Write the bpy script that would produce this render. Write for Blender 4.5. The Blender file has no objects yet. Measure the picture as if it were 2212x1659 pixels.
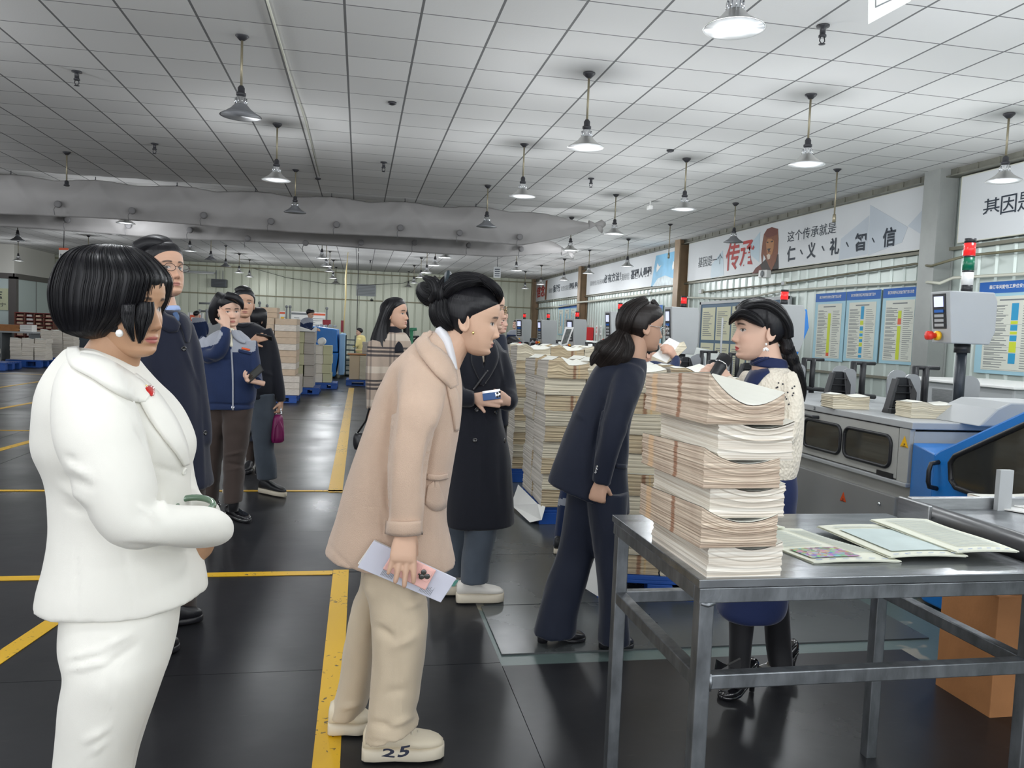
import bpy, bmesh, math, random
import numpy as np
from mathutils import Vector, Matrix, noise as mnoise
SC = bpy.context.scene
COL = SC.collection
rnd = random.Random(7)
PI = math.pi
# ---------------------------------------------------------------- camera
YAW, PIT, ROL, FPX, CAMH = math.radians(10.95), math.radians(-3.72), math.radians(2.27), 1720.0, 1.48
fw = Vector((math.sin(YAW)*math.cos(PIT), math.cos(YAW)*math.cos(PIT), math.sin(PIT)))
r0 = Vector((math.cos(YAW), -math.sin(YAW), 0)); u0 = r0.cross(fw)
rt = r0*math.cos(ROL)+u0*math.sin(ROL); up = -r0*math.sin(ROL)+u0*math.cos(ROL)
CP = Vector((0, 0, CAMH))
cam = bpy.data.cameras.new('camera'); cam.sensor_width = 36; cam.lens = 36*FPX/2212; cam.clip_start = .05; cam.clip_end = 200
camo = bpy.data.objects.new('camera', cam); COL.objects.link(camo)
camo.matrix_world = Matrix((( rt.x, up.x, -fw.x, 0), (rt.y, up.y, -fw.y, 0), (rt.z, up.z, -fw.z, CAMH), (0, 0, 0, 1)))
SC.camera = camo
# ---------------------------------------------------------------- world, exposure
w = bpy.data.worlds.new('hall_fill'); SC.world = w; w.use_nodes = True  # even ambient fill, added; it enters by the open end behind the camera
w.node_tree.nodes['Background'].inputs[0].default_value = (.93, .96, 1, 1)
w.node_tree.nodes['Background'].inputs[1].default_value = 2.1
SC.view_settings.view_transform = 'Standard'; SC.view_settings.look = 'None'
SC.view_settings.exposure = 0.46; SC.view_settings.gamma = 1; SC.view_settings.use_curve_mapping = False
LAMP_W = 39.0      # watts of one lit pendant
SC.cycles.max_bounces = 8; SC.cycles.diffuse_bounces = 4; SC.cycles.glossy_bounces = 4
SC.cycles.transparent_max_bounces = 8; SC.cycles.use_light_tree = True; SC.cycles.sample_clamp_indirect = 6
# ---------------------------------------------------------------- pixel rays (2212 x 1659 frame)
def ray(x, y): return fw+rt*((x-1106)/FPX)-up*((y-829.5)/FPX)
def on_z(x, y, z=0.0): d = ray(x, y); return CP+d*((z-CAMH)/d.z)
def on_x(x, y, X): d = ray(x, y); return CP+d*(X/d.x)
def on_y(x, y, Y): d = ray(x, y); return CP+d*(Y/d.y)
HF = Vector((math.sin(YAW), math.cos(YAW), 0))
def at(x, y, D):                       # point on the upright plane D metres ahead
    d = ray(x, y); return CP+d*(D/d.dot(HF))
def dep(p): return (p-CP).dot(HF)
# ---------------------------------------------------------------- materials
MATS = {}
def mat(name, col, rough=.5, metal=0., bump=0., bscale=200., var=0., vscale=8., spec=.5, emit=None, es=0., coat=0., stretch=None, sheen=0.):
    if name in MATS: return MATS[name]
    m = bpy.data.materials.new(name); m.use_nodes = True; MATS[name] = m
    nt = m.node_tree; b = nt.nodes['Principled BSDF']
    b.inputs['Base Color'].default_value = (*col, 1); b.inputs['Roughness'].default_value = rough; b.inputs['Metallic'].default_value = metal
    b.inputs['Specular IOR Level'].default_value = spec; b.inputs['Coat Weight'].default_value = coat
    if sheen: b.inputs['Sheen Weight'].default_value = sheen; b.inputs['Sheen Roughness'].default_value = .4
    if emit: b.inputs['Emission Color'].default_value = (*emit, 1); b.inputs['Emission Strength'].default_value = es
    if bump or var:
        tc = nt.nodes.new('ShaderNodeTexCoord'); mp = nt.nodes.new('ShaderNodeMapping'); nt.links.new(tc.outputs['Object'], mp.inputs[0])
        if stretch: mp.inputs['Scale'].default_value = stretch
    if bump:
        n = nt.nodes.new('ShaderNodeTexNoise'); n.inputs['Scale'].default_value = bscale; n.inputs['Detail'].default_value = 3
        bp = nt.nodes.new('ShaderNodeBump'); bp.inputs['Strength'].default_value = bump; bp.inputs['Distance'].default_value = .01
        nt.links.new(mp.outputs[0], n.inputs['Vector']); nt.links.new(n.outputs[0], bp.inputs['Height']); nt.links.new(bp.outputs[0], b.inputs['Normal'])
    if var:
        n = nt.nodes.new('ShaderNodeTexNoise'); n.inputs['Scale'].default_value = vscale; n.inputs['Detail'].default_value = 5
        mr = nt.nodes.new('ShaderNodeMapRange'); mr.inputs[1].default_value = .3; mr.inputs[2].default_value = .7
        mr.inputs[3].default_value = 1-var; mr.inputs[4].default_value = 1+var
        mx = nt.nodes.new('ShaderNodeMix'); mx.data_type = 'RGBA'; mx.blend_type = 'MULTIPLY'; mx.inputs[0].default_value = 1
        mx.inputs[6].default_value = (*col, 1)
        nt.links.new(mp.outputs[0], n.inputs['Vector']); nt.links.new(n.outputs[0], mr.inputs[0]); nt.links.new(mr.outputs[0], mx.inputs[7]); nt.links.new(mx.outputs[2], b.inputs['Base Color'])
    return m
def nodes(m): return m.node_tree, m.node_tree.nodes, m.node_tree.links, m.node_tree.nodes['Principled BSDF']
def N(nt, t, **kw):
    n = nt.nodes.new(t)
    for k, v in kw.items():
        if k.startswith('i'): n.inputs[int(k[1:])].default_value = v
        else: setattr(n, k, v)
    return n
def math_n(nt, op, a, b=None, c=None):
    n = nt.nodes.new('ShaderNodeMath'); n.operation = op
    for i, v in enumerate((a, b, c)):
        if v is None: continue
        if isinstance(v, (int, float)): n.inputs[i].default_value = v
        else: nt.links.new(v, n.inputs[i])
    return n.outputs[0]
def mixc(nt, f, a, b):
    n = nt.nodes.new('ShaderNodeMix'); n.data_type = 'RGBA'
    for i, v in ((0, f), (6, a), (7, b)):
        if isinstance(v, tuple): n.inputs[i].default_value = (*v, 1)
        elif isinstance(v, (int, float)): n.inputs[i].default_value = v
        else: nt.links.new(v, n.inputs[i])
    return n.outputs[2]
def srgb(r, g, b):
    f = lambda c: c/12.92 if c <= .04045 else ((c+.055)/1.055)**2.4
    return (f(r/255), f(g/255), f(b/255))
# ---------------------------------------------------------------- object helpers
def tag(o, label=None, cat=None, group=None, kind=None):
    if label: o['label'] = label
    if cat: o['category'] = cat
    if group: o['group'] = group
    if kind: o['kind'] = kind
    return o
def thing(name, label, cat, loc=(0, 0, 0), group=None):
    o = bpy.data.objects.new(name, None); COL.objects.link(o); o.location = loc; o.empty_display_size = .1
    return tag(o, label, cat, group)
def wloc(p):
    v = Vector((0, 0, 0))
    while p is not None: v = v+p.location; p = p.parent
    return v
def copy_tree(o, parent=None, loc=None):
    c = o.copy(); COL.objects.link(c)
    if parent is not None: c.parent = parent
    if loc is not None: c.location = loc
    for ch in list(o.children): copy_tree(ch, c)
    return c
class MB:
    def __init__(s): s.v = []; s.f = []; s.m = []; s.sm = []; s.mi = 0; s.smooth = False
    def add(s, vs, fs):
        o = len(s.v); s.v += [tuple(x) for x in vs]
        for f in fs: s.f.append(tuple(i+o for i in f)); s.m.append(s.mi); s.sm.append(s.smooth)
        return s
    def box(s, c, d, rz=0., tilt=None):
        R = Matrix.Rotation(rz, 3, 'Z') if tilt is None else tilt
        vs = [Vector(c)+R@Vector((x*d[0]/2, y*d[1]/2, z*d[2]/2)) for x in (-1, 1) for y in (-1, 1) for z in (-1, 1)]
        return s.add(vs, [(0, 1, 3, 2), (4, 6, 7, 5), (0, 4, 5, 1), (2, 3, 7, 6), (0, 2, 6, 4), (1, 5, 7, 3)])
    def b2(s, a, b): return s.box([(a[i]+b[i])/2 for i in range(3)], [abs(b[i]-a[i]) for i in range(3)])
    def prism(s, poly, vec):
        n = len(poly); a = [Vector(p) for p in poly]; b = [p+Vector(vec) for p in a]
        return s.add(a+b, [tuple(range(n))[::-1], tuple(range(n, 2*n))]+[(i, (i+1) % n, n+(i+1) % n, n+i) for i in range(n)])
    def quad(s, a, b, c, d): return s.add([a, b, c, d], [(0, 1, 2, 3)])
    def ring(s, rings, caps=True, closed=True):
        n = len(rings[0]); o = []; fs = []
        for r in rings: o += [tuple(p) for p in r]
        for i in range(len(rings)-1):
            for j in range(n if closed else n-1): fs.append((i*n+j, i*n+(j+1) % n, (i+1)*n+(j+1) % n, (i+1)*n+j))
        if caps and closed: fs += [tuple(range(n))[::-1], tuple(range((len(rings)-1)*n, len(rings)*n))]
        return s.add(o, fs)
    def lathe(s, prof, c=(0, 0, 0), n=24, axis='z'):
        c = Vector(c); rs = []
        for r, z in prof:
            q = []
            for k in range(n):
                a = 2*PI*k/n; x, y = max(r, 1e-5)*math.cos(a), max(r, 1e-5)*math.sin(a)
                q.append(c+Vector({'z': (x, y, z), 'x': (z, x, y), 'y': (y, z, x)}[axis]))
            rs.append(q)
        return s.ring(rs)
    def tube(s, path, r, n=10):
        P = [Vector(p) for p in path]; rr = r if isinstance(r, (list, tuple)) else [r]*len(P); rs = []
        prev = None
        for i, p in enumerate(P):
            t = (P[min(i+1, len(P)-1)]-P[max(i-1, 0)]).normalized()
            if prev is None: prev = t.orthogonal().normalized()
            a = (prev-t*prev.dot(t)); a = a.normalized() if a.length > 1e-6 else t.orthogonal().normalized()
            prev = a; b = t.cross(a)
            rs.append([p+(a*math.cos(2*PI*k/n)+b*math.sin(2*PI*k/n))*rr[i] for k in range(n)])
        return s.ring(rs)
    def build(s, name, mats, parent=None, bevel=0., loc=None, seg=2):
        me = bpy.data.meshes.new(name); org = wloc(parent) if parent is not None else Vector(loc or (0, 0, 0))
        me.from_pydata([(x-org.x, y-org.y, z-org.z) for x, y, z in s.v], [], s.f)
        for m in (mats if isinstance(mats, (list, tuple)) else [mats]): me.materials.append(m)
        me.polygons.foreach_set('material_index', s.m); me.polygons.foreach_set('use_smooth', s.sm)
        bm = bmesh.new(); bm.from_mesh(me); bmesh.ops.recalc_face_normals(bm, faces=bm.faces); bm.to_mesh(me); bm.free()
        o = bpy.data.objects.new(name, me); COL.objects.link(o)
        if parent is not None: o.parent = parent
        elif loc: o.location = loc
        if bevel:
            b = o.modifiers.new('edge', 'BEVEL'); b.width = bevel; b.segments = seg; b.limit_method = 'ANGLE'; b.angle_limit = .6
        return o
def S(): m = MB(); m.smooth = True; return m
def evalmesh(o):
    dg = bpy.context.evaluated_depsgraph_get(); dg.update()
    return bpy.data.meshes.new_from_object(o.evaluated_get(dg))
_txt = {}
def text_mesh(s, bold=0., sp=1.):
    k = (s, bold, sp)
    if k in _txt: return _txt[k]
    c = bpy.data.curves.new('lettering', 'FONT'); c.body = s; c.offset = bold; c.resolution_u = 3; c.space_character = sp
    o = bpy.data.objects.new('lettering', c); COL.objects.link(o); me = evalmesh(o)
    bpy.data.objects.remove(o); bpy.data.curves.remove(c)
    v = np.array([q.co[:] for q in me.vertices]) if len(me.vertices) else np.zeros((1, 3))
    f = [tuple(p.vertices) for p in me.polygons]; bpy.data.meshes.remove(me)
    lo, hi = v.min(0), v.max(0); v = (v-lo)/np.maximum(hi-lo, 1e-6)
    _txt[k] = (v, f); return _txt[k]
def text(mb, s, o, u, v, bold=0., sp=1.):
    """lettering that fills the parallelogram o, o+u, o+v"""
    V, F = text_mesh(s, bold, sp); o, u, v = Vector(o), Vector(u), Vector(v)
    return mb.add([o+u*p[0]+v*p[1] for p in V], F)
# ---------------------------------------------------------------- shared materials
M = {}
M['black'] = mat('black_plastic', (.012, .013, .016), .42)
M['steel'] = mat('brushed_steel', (.42, .43, .44), .34, .9, .08, 60, .12, 14, stretch=(1, 1, 8))
M['dsteel'] = mat('dark_steel', (.2, .21, .22), .4, .8, .1, 90, .25, 10)
M['white'] = mat('white_plastic', (.78, .78, .76), .4)
M['machine'] = mat('machine_grey_paint', srgb(172, 173, 169), .42, 0, .03, 120, .03, 3)
M['machine_d'] = mat('machine_dark_grey', srgb(142, 143, 142), .45, .1, .03, 120, .05, 3)
M['lgrey'] = mat('light_grey_paint', srgb(168, 171, 172), .45, 0, .02, 100, .04, 3)
M['blue'] = mat('machine_blue_paint', srgb(20, 112, 190), .4, 0, .03, 60, .06, 3)
M['pblue'] = mat('pallet_blue_plastic', srgb(24, 78, 160), .5, 0, .05, 60, .12, 6)
M['red'] = mat('red_lens', (.6, .02, .02), .25, emit=(1, .03, .03), es=.35)
M['redp'] = mat('red_paint', srgb(200, 40, 45), .45)
M['orange'] = mat('orange_plastic', srgb(215, 80, 25), .4)
M['yellow'] = mat('yellow_plastic', srgb(235, 180, 20), .4)
M['green'] = mat('green_lens', srgb(10, 105, 75), .3)
M['glass'] = mat('smoked_glass', (.02, .022, .022), .08, spec=.8)
M['paper'] = mat('white_paper', (.8, .8, .77), .8, 0, .05, 40, .03, 5)
M['ink'] = mat('black_ink', (.02, .03, .045), .6)
M['inkred'] = mat('red_ink', srgb(178, 44, 40), .6)
M['inkblue'] = mat('blue_ink', srgb(28, 96, 178), .55)
M['cyan'] = mat('cyan_ink', srgb(40, 150, 195), .55)
M['lime'] = mat('lime_ink', srgb(200, 212, 50), .55)
M['inkgrey'] = mat('grey_ink', srgb(120, 124, 126), .6)
M['pvc'] = mat('pale_pvc', srgb(196, 196, 182), .45)
M['card'] = mat('cardboard', srgb(176, 122, 76), .75, 0, .1, 80, .08, 10)
M['wood'] = mat('pale_wood', srgb(190, 160, 110), .65, 0, .1, 60, .15, 12, stretch=(1, 8, 8))
M['brass'] = mat('gold_metal', (.75, .58, .25), .25, 1)
M['chrome'] = mat('chrome', (.75, .76, .78), .12, 1)
# ================================================================ the hall
CEIL = 3.976
XR, YB = 8.15, 36.7
def floor_mat(name, col, rough):
    m = mat(name, col, rough, spec=.3); nt, nd, lk, b = nodes(m)
    tc = N(nt, 'ShaderNodeTexCoord')
    n1 = N(nt, 'ShaderNodeTexNoise'); n1.inputs['Scale'].default_value = 1.3; n1.inputs['Detail'].default_value = 6
    mp = N(nt, 'ShaderNodeMapping'); mp.inputs['Scale'].default_value = (1.2, 9, 1); mp.inputs['Rotation'].default_value = (0, 0, .7)
    n2 = N(nt, 'ShaderNodeTexNoise'); n2.inputs['Scale'].default_value = 6; n2.inputs['Detail'].default_value = 8
    lk.new(tc.outputs['Object'], n1.inputs['Vector']); lk.new(tc.outputs['Object'], mp.inputs[0]); lk.new(mp.outputs[0], n2.inputs['Vector'])
    r = N(nt, 'ShaderNodeMapRange', i1=.3, i2=.7, i3=rough-.04, i4=rough+.08); lk.new(n1.outputs[0], r.inputs[0]); lk.new(r.outputs[0], b.inputs['Roughness'])
    sc = N(nt, 'ShaderNodeMapRange', i1=.66, i2=.8, i3=0, i4=.14); lk.new(n2.outputs[0], sc.inputs[0])
    d = N(nt, 'ShaderNodeMapRange', i1=.35, i2=.7, i3=0, i4=.25); lk.new(n1.outputs[0], d.inputs[0])
    c1 = mixc(nt, d.outputs[0], col, tuple(c*1.7+.008 for c in col))
    c2 = mixc(nt, sc.outputs[0], c1, (.22, .21, .19)); lk.new(c2, b.inputs['Base Color'])
    bp = N(nt, 'ShaderNodeBump'); bp.inputs['Strength'].default_value = .05; bp.inputs['Distance'].default_value = .02
    n3 = N(nt, 'ShaderNodeTexNoise'); n3.inputs['Scale'].default_value = 7; lk.new(tc.outputs['Object'], n3.inputs['Vector'])
    lk.new(n3.outputs[0], bp.inputs['Height']); lk.new(bp.outputs[0], b.inputs['Normal'])
    return m
FM = floor_mat('dark_rubber_sheet', (.016, .0165, .019), .31)
FM2 = floor_mat('grey_steel_sheet', (.07, .078, .08), .25)
FG = mat('worn_green_floor_paint', srgb(98, 112, 108), .35, 0, .08, 30, .1, 3)
nt, nd, lk, b_ = nodes(FG)
_tc = N(nt, 'ShaderNodeTexCoord'); _n = N(nt, 'ShaderNodeTexNoise'); _n.inputs['Scale'].default_value = 3.4; _n.inputs['Detail'].default_value = 3
lk.new(_tc.outputs['Object'], _n.inputs['Vector']); _r = N(nt, 'ShaderNodeMapRange', i1=.62, i2=.65, i3=0, i4=.8); lk.new(_n.outputs[0], _r.inputs[0])
lk.new(mixc(nt, _r.outputs[0], srgb(92, 108, 106), srgb(158, 150, 132)), b_.inputs['Base Color'])
fl = MB(); fl.quad((-22, -9, -.002), (XR+.3, -9, -.002), (XR+.3, YB+.2, -.002), (-22, YB+.2, -.002))
fl.mi = 1
def sheet(x0, y0, x1, y1, mi=1, h=.004):
    fl.mi = mi; fl.b2((x0, y0, -.002), (x1, y1, h))
g = .006
XS = [-22, -14, -9.2, -6.4, -4.1]
YS = [-9, -5, -2, .9, 3.41, 4.79, 5.757, 7.16, 9.7, 12.6, 15.5, 18.2, 21.4, 25, 29, 33, YB]
for i in range(len(YS)-1):
    off = (i % 2)*.7
    cuts = [-22]+[x+off for x in XS[1:]]+[-2.0+off*.5, .66 if i != 3 else .66, ]
    for a, b in zip(cuts[:-1], cuts[1:]): sheet(a+g/2, YS[i]+g/2, b-g/2, YS[i+1]-g/2, 1, .004+.0012*((i*3+int(a*5)) % 2))
# right-hand sheets: paler steel, with a strip of bare floor between
sheet(.68, 3.50, 2.9, 4.14, 2, .006); sheet(.70, 4.15, 3.05, 5.11, 2, .006); sheet(.68, 5.12, 3.1, 7.15, 2, .005); sheet(.68, 7.17, 3.1, 12.5, 2, .004); sheet(.68, 12.52, 3.1, 21, 1, .004); sheet(.68, 21.02, XR, YB, 1, .004)
sheet(.66, 1.6, 2.65, 3.375, 1, .005); sheet(.66, -4, 6, 1.59, 1, .004)
fl.mi = 0
tag(fl.build('floor', [FG, FM, FM2]), 'dark rubber and steel sheets over worn green floor', None, None, 'structure')
# painted lane lines, worn through
YP = mat('worn_yellow_floor_paint', srgb(216, 170, 28), .42, spec=.4); nt, nd, lk, b_ = nodes(YP)
_tc = N(nt, 'ShaderNodeTexCoord'); _n = N(nt, 'ShaderNodeTexNoise'); _n.inputs['Scale'].default_value = 42; _n.inputs['Detail'].default_value = 5; _n.inputs['Distortion'].default_value = .6
_n2 = N(nt, 'ShaderNodeTexNoise'); _n2.inputs['Scale'].default_value = 2.2
lk.new(_tc.outputs['Object'], _n.inputs['Vector']); lk.new(_tc.outputs['Object'], _n2.inputs['Vector'])
_s = math_n(nt, 'ADD', _n.outputs[0], math_n(nt, 'MULTIPLY', _n2.outputs[0], .55))
_r = N(nt, 'ShaderNodeMapRange', i1=.93, i2=.96, i3=0, i4=.85); lk.new(_s, _r.inputs[0])
lk.new(mixc(nt, _r.outputs[0], srgb(218, 172, 30), (.03, .03, .03)), b_.inputs['Base Color'])
_tn = [0]
def line(a, b, w, z=.0075):
    _tn[0] += 1; a, b = Vector((*a, 0)), Vector((*b, 0)); d = (b-a).normalized(); p = Vector((-d.y, d.x, 0))*w/2
    m = MB(); m.prism([a-p+Vector((0, 0, z-.0025)), b-p+Vector((0, 0, z-.0025)), b+p+Vector((0, 0, z-.0025)), a+p+Vector((0, 0, z-.0025))], (0, 0, .0025))
    tag(m.build('trim_%d' % _tn[0], YP), 'worn yellow lane line painted on the dark floor', None, None, 'structure')
line((-.072, -3), (-.072, 4.83), .092)
line((-.175, 7.12), (-.155, 19.3), .125)
line((-6, 4.78), (-.12, 4.78), .075); line((-3, 7.19), (-.10, 7.19), .06)
line((-1.7, 2.2), (-1.33, 4.6), .085)
line((-3.85, 8.4), (-3.45, 12.4), .10); line((-5.45, 12.6), (-5.0, 17), .10); line((-6.95, 16), (-6.6, 22.5), .10)
line((-9.5, 20.9), (-5.6, 21.3), .09); line((-4.6, 10.9), (-3.6, 10.9), .05)
# ---- ceiling with a 0.6 m grid
CM = mat('ceiling_tile', (.74, .73, .71), .85); nt, nd, lk, b_ = nodes(CM)
_tc = N(nt, 'ShaderNodeTexCoord'); _sp = N(nt, 'ShaderNodeSeparateXYZ'); lk.new(_tc.outputs['Object'], _sp.inputs[0])
def _gl(out, off, w):
    f = math_n(nt, 'FRACT', math_n(nt, 'MULTIPLY', math_n(nt, 'ADD', out, off), 1/.6))
    return math_n(nt, 'LESS_THAN', math_n(nt, 'ABSOLUTE', math_n(nt, 'SUBTRACT', f, .5)), w/.6/2)
_gx = _gl(_sp.outputs[0], .184+.3+6, .021); _gy = _gl(_sp.outputs[1], -6.54+.3+12, .014)
_g = math_n(nt, 'MAXIMUM', _gx, _gy)
_n = N(nt, 'ShaderNodeTexNoise'); _n.inputs['Scale'].default_value = 60; _n.inputs['Detail'].default_value = 4; lk.new(_tc.outputs['Object'], _n.inputs['Vector'])
_fx = N(nt, 'ShaderNodeTexWhiteNoise'); _fx.noise_dimensions = '2D'
_vm = N(nt, 'ShaderNodeVectorMath', operation='FLOOR'); _va = N(nt, 'ShaderNodeVectorMath', operation='MULTIPLY_ADD')
lk.new(_tc.outputs['Object'], _va.inputs[0]); _va.inputs[1].default_value = (1/.6, 1/.6, 0); _va.inputs[2].default_value = (.306, .1, 0)
lk.new(_va.outputs[0], _vm.inputs[0]); lk.new(_vm.outputs[0], _fx.inputs[0])
_t = N(nt, 'ShaderNodeMapRange', i1=0, i2=1, i3=.92, i4=1.03); lk.new(_fx.outputs[0], _t.inputs[0])
_mv = N(nt, 'ShaderNodeMix', data_type='RGBA', blend_type='MULTIPLY'); _mv.inputs[0].default_value = 1; _mv.inputs[6].default_value = (.74, .735, .72, 1); lk.new(_t.outputs[0], _mv.inputs[7])
lk.new(mixc(nt, _g, _mv.outputs[2], srgb(112, 112, 112)), b_.inputs['Base Color'])
_bp = N(nt, 'ShaderNodeBump'); _bp.inputs['Strength'].default_value = .12; _bp.inputs['Distance'].default_value = .01; lk.new(_n.outputs[0], _bp.inputs['Height']); lk.new(_bp.outputs[0], b_.inputs['Normal'])
m = MB(); m.b2((-22, -9, CEIL), (XR+.3, YB+.2, CEIL+.08))
tag(m.build('ceiling', CM), None, None, None, 'structure')
# ---- corrugated metal walls
def rib_wall(name, x0, y0, x1, y1, z0, z1, pitch, col, rough=.38):
    d = Vector((x1-x0, y1-y0, 0)); L = d.length; d.normalize(); nrm = Vector((d.y, -d.x, 0)); pts = []; s = 0
    while s < L:
        for o, h in ((0, 0), (pitch*.80, 0), (pitch*.86, .028), (pitch*.94, .028)): pts.append((min(s+o, L), h))
        s += pitch
    pts.append((L, 0)); m = MB(); rows = []
    for z in (z0, z1): rows.append([Vector((x0, y0, z))+d*a+nrm*h for a, h in pts])
    m.ring(rows, caps=False, closed=False)
    return tag(m.build(name, mat(name+'_sheet', col, rough, .15, .03, 5, .07, 1.2, stretch=(1, 1, .25))), None, None, None, 'structure')
rib_wall('wall_back', -22, YB, XR, YB, 0, CEIL, .36, srgb(186, 190, 172))
rib_wall('wall_right', XR, YB, XR, -9, 0, CEIL, .30, srgb(188, 198, 192), .32)
m = MB(); m.b2((-22.1, -9, 0), (-22, YB, CEIL)); tag(m.build('wall_left', mat('plain_wall', (.6, .6, .57), .7)), None, None, None, 'structure')  # unseen wall added to keep world light off the left side
# columns and beams along the right wall
CG = mat('grey_steel_section', srgb(150, 153, 150), .45, .2, .04, 40, .08, 3); CB = mat('brown_steel_section', srgb(134, 112, 86), .5, .1, .05, 30, .18, 3)
for i, (y, mm) in enumerate(((.9, CG), (10.05, CG), (19.2, CB), (28.35, CB), (36.5, CB))):
    m = MB(); m.b2((7.83, y-.16, 0), (7.86, y+.16, CEIL)); m.b2((7.86, y-.012, 0), (8.12, y+.012, CEIL)); m.b2((8.1, y-.16, 0), (8.13, y+.16, CEIL))
    if mm is CG: m.b2((7.85, y-.15, 0), (8.1, y+.15, CEIL))
    tag(m.build('trim_%d' % (20+i), mm), 'steel wall column', None, None, 'structure')
m = MB(); m.b2((8.0, -9, 3.86), (8.12, YB, CEIL)); m.b2((7.93, -9, 3.86), (8.02, YB, 3.875))
for k in range(120): m.b2((7.985, -8+k*.37, 3.875), (8.0, -7.98+k*.37, CEIL))
tag(m.build('trim_30', mat('galvanised_beam', srgb(122, 122, 112), .5, .3, .1, 25, .2, 4)), 'galvanised beam under the ceiling', None, None, 'structure')
m = MB(); m.b2((8.06, -9, 2.86), (8.13, YB, 2.905)); m.b2((8.06, -9, .98), (8.13, YB, 1.02))
tag(m.build('trim_31', mat('girt', srgb(120, 118, 104), .5, .2)), 'horizontal wall girt', None, None, 'structure')
m = MB()
for z in (3.8, 2.62): m.b2((-12.6, YB-.09, z), (XR, YB-.03, z+.05))
tag(m.build('trim_32', mat('back_girt', srgb(128, 124, 100), .5, .2)), 'horizontal girts on the back wall', None, None, 'structure')
# ---- glazed office in the far left corner
OW = mat('office_wall', (.62, .61, .56), .7, 0, .03, 20); OF = mat('office_frame', srgb(88, 84, 82), .45)
m = MB(); m.b2((-22, 32.6, 2.9), (-12.6, 36.6, CEIL)); tag(m.build('wall_office', OW), 'plain upper wall of the office', None, None, 'structure')
m = MB()
m.b2((-22, 32.5, 2.72), (-12.55, 32.6, 2.92)); m.b2((-12.6, 32.5, 2.72), (-12.5, 36.6, 2.92))
for p in ((-12.75, 32.5, -12.5, 32.72), (-12.6, 36.35, -12.5, 36.6), (-14.6, 32.5, -14.45, 32.65), (-17, 32.5, -16.8, 32.65)): m.b2((p[0], p[1], 0), (p[2], p[3], 2.8))
tag(m.build('trim_33', OF), 'grey frame of the glazed office', None, None, 'structure')
FR = mat('frosted_office_glass', srgb(190, 204, 202), .3)
m = MB(); m.b2((-22, 32.56, .1), (-12.7, 32.59, 2.75)); m.b2((-12.57, 32.7, .1), (-12.54, 36.4, 2.75)); tag(m.build('window_1', FR), 'frosted glazing of the office', None, None, 'structure')
m = MB(); m.b2((-12.535, 34.45, .1), (-12.53, 34.48, 2.75)); tag(m.build('trim_34', OF), 'thin glazing bar', None, None, 'structure')
po = thing('poster', 'pale calligraphy sheet behind the glass of the corner office', 'poster', (-13.2, 32.53, 1.9))
m = MB(); m.b2((-14.4, 32.52, 1.55), (-12.78, 32.55, 2.35)); m.build('sheet', mat('cream_sheet', srgb(196, 200, 168), .7), po)
m = MB(); text(m, '志', (-13.25, 32.515, 1.95), (.28, 0, 0), (0, 0, .33), .01); text(m, '远宁', (-13.35, 32.515, 1.68), (.5, 0, 0), (0, 0, .14)); m.build('lettering', M['ink'], po)
# ================================================================ pendant lamps
LENS = mat('lit_lamp_lens', (1, 1, 1), .4, emit=(.93, .97, 1), es=9)
LENS0 = mat('unlit_lamp_lens', srgb(150, 154, 156), .35)
SHI = mat('lamp_reflector_white', (.8, .82, .82), .3); SHO = mat('lamp_shade_metal', (.5, .5, .49), .28, .85)
SHG = mat('lamp_shade_grey', srgb(120, 122, 126), .45, .2); ROD = mat('lamp_rod_tan', srgb(150, 142, 120), .4, .5); DK = mat('lamp_socket_black', (.03, .03, .035), .45)
RIM = 3.28; L0 = CEIL-RIM
def lamp_proto(kind):
    t = thing('pendant_lamp', 'x', 'ceiling lamp')
    a = S().lathe([(.0, L0), (.058, L0), (.058, L0-.012), (.02, L0-.05), (0, L0-.05)]); a.build('canopy', DK, t)
    top = .25 if kind != 'bare' else .02
    S().tube([(0, 0, L0-.03), (0, 0, top)], .011, 8).build('rod', ROD, t)
    if kind == 'bare':
        S().lathe([(0, .05), (.02, .05), (.024, .0), (.024, -.06), (.0, -.06)]).build('socket', ROD, t); return t
    S().lathe([(0, .26), (.018, .26), (.03, .24), (.03, .2), (.042, .195), (.042, .175), (.02, .17), (0, .17)]).build('socket', DK, t)
    if kind == 'socket': return t
    n = S().lathe([(0, .172), (.035, .17), (.045, .15), (.045, .1), (.055, .09), (0, .09)], n=20)
    for k in range(10):
        q = 2*PI*k/10; n.box((.047*math.cos(q), .047*math.sin(q), .125), (.012, .006, .05), q)
    n.build('heat_sink', M['chrome'], t)
    sm = SHG if kind == 'unlit' else SHO
    S().lathe([(.05, .10), (.062, .088), (.085, .06), (.13, .028), (.176, .0), (.179, -.004), (.172, -.002), (.126, .022), (.08, .054), (.055, .08), (.0, .084)], n=36).build('shade', [sm], t)
    S().lathe([(0, .083), (.054, .079), (.079, .053), (.125, .0205), (.171, -.003)], n=36).build('reflector', SHI if kind != 'unlit' else SHG, t)
    S().lathe([(0, .07), (.05, .07), (.062, .05), (.055, .03), (.03, .018), (0, .015)], n=24).build('bulb', LENS if kind == 'lit' else LENS0, t)
    if kind == 'lit':
        l = bpy.data.lights.new('lamp_light', 'POINT'); l.energy = LAMP_W; l.color = (.94, .97, 1); l.shadow_soft_size = .2
        lo = bpy.data.objects.new('lamp_light', l); COL.objects.link(lo); lo.parent = t; lo.location = (0, 0, -.15)
    return t
XC = (-4.45, -1.08, 2.08, 4.38, 6.62)
ordn = ('first', 'second', 'third', 'fourth', 'fifth', 'sixth', 'seventh', 'eighth', 'ninth', 'tenth', 'eleventh', 'twelfth')
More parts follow.
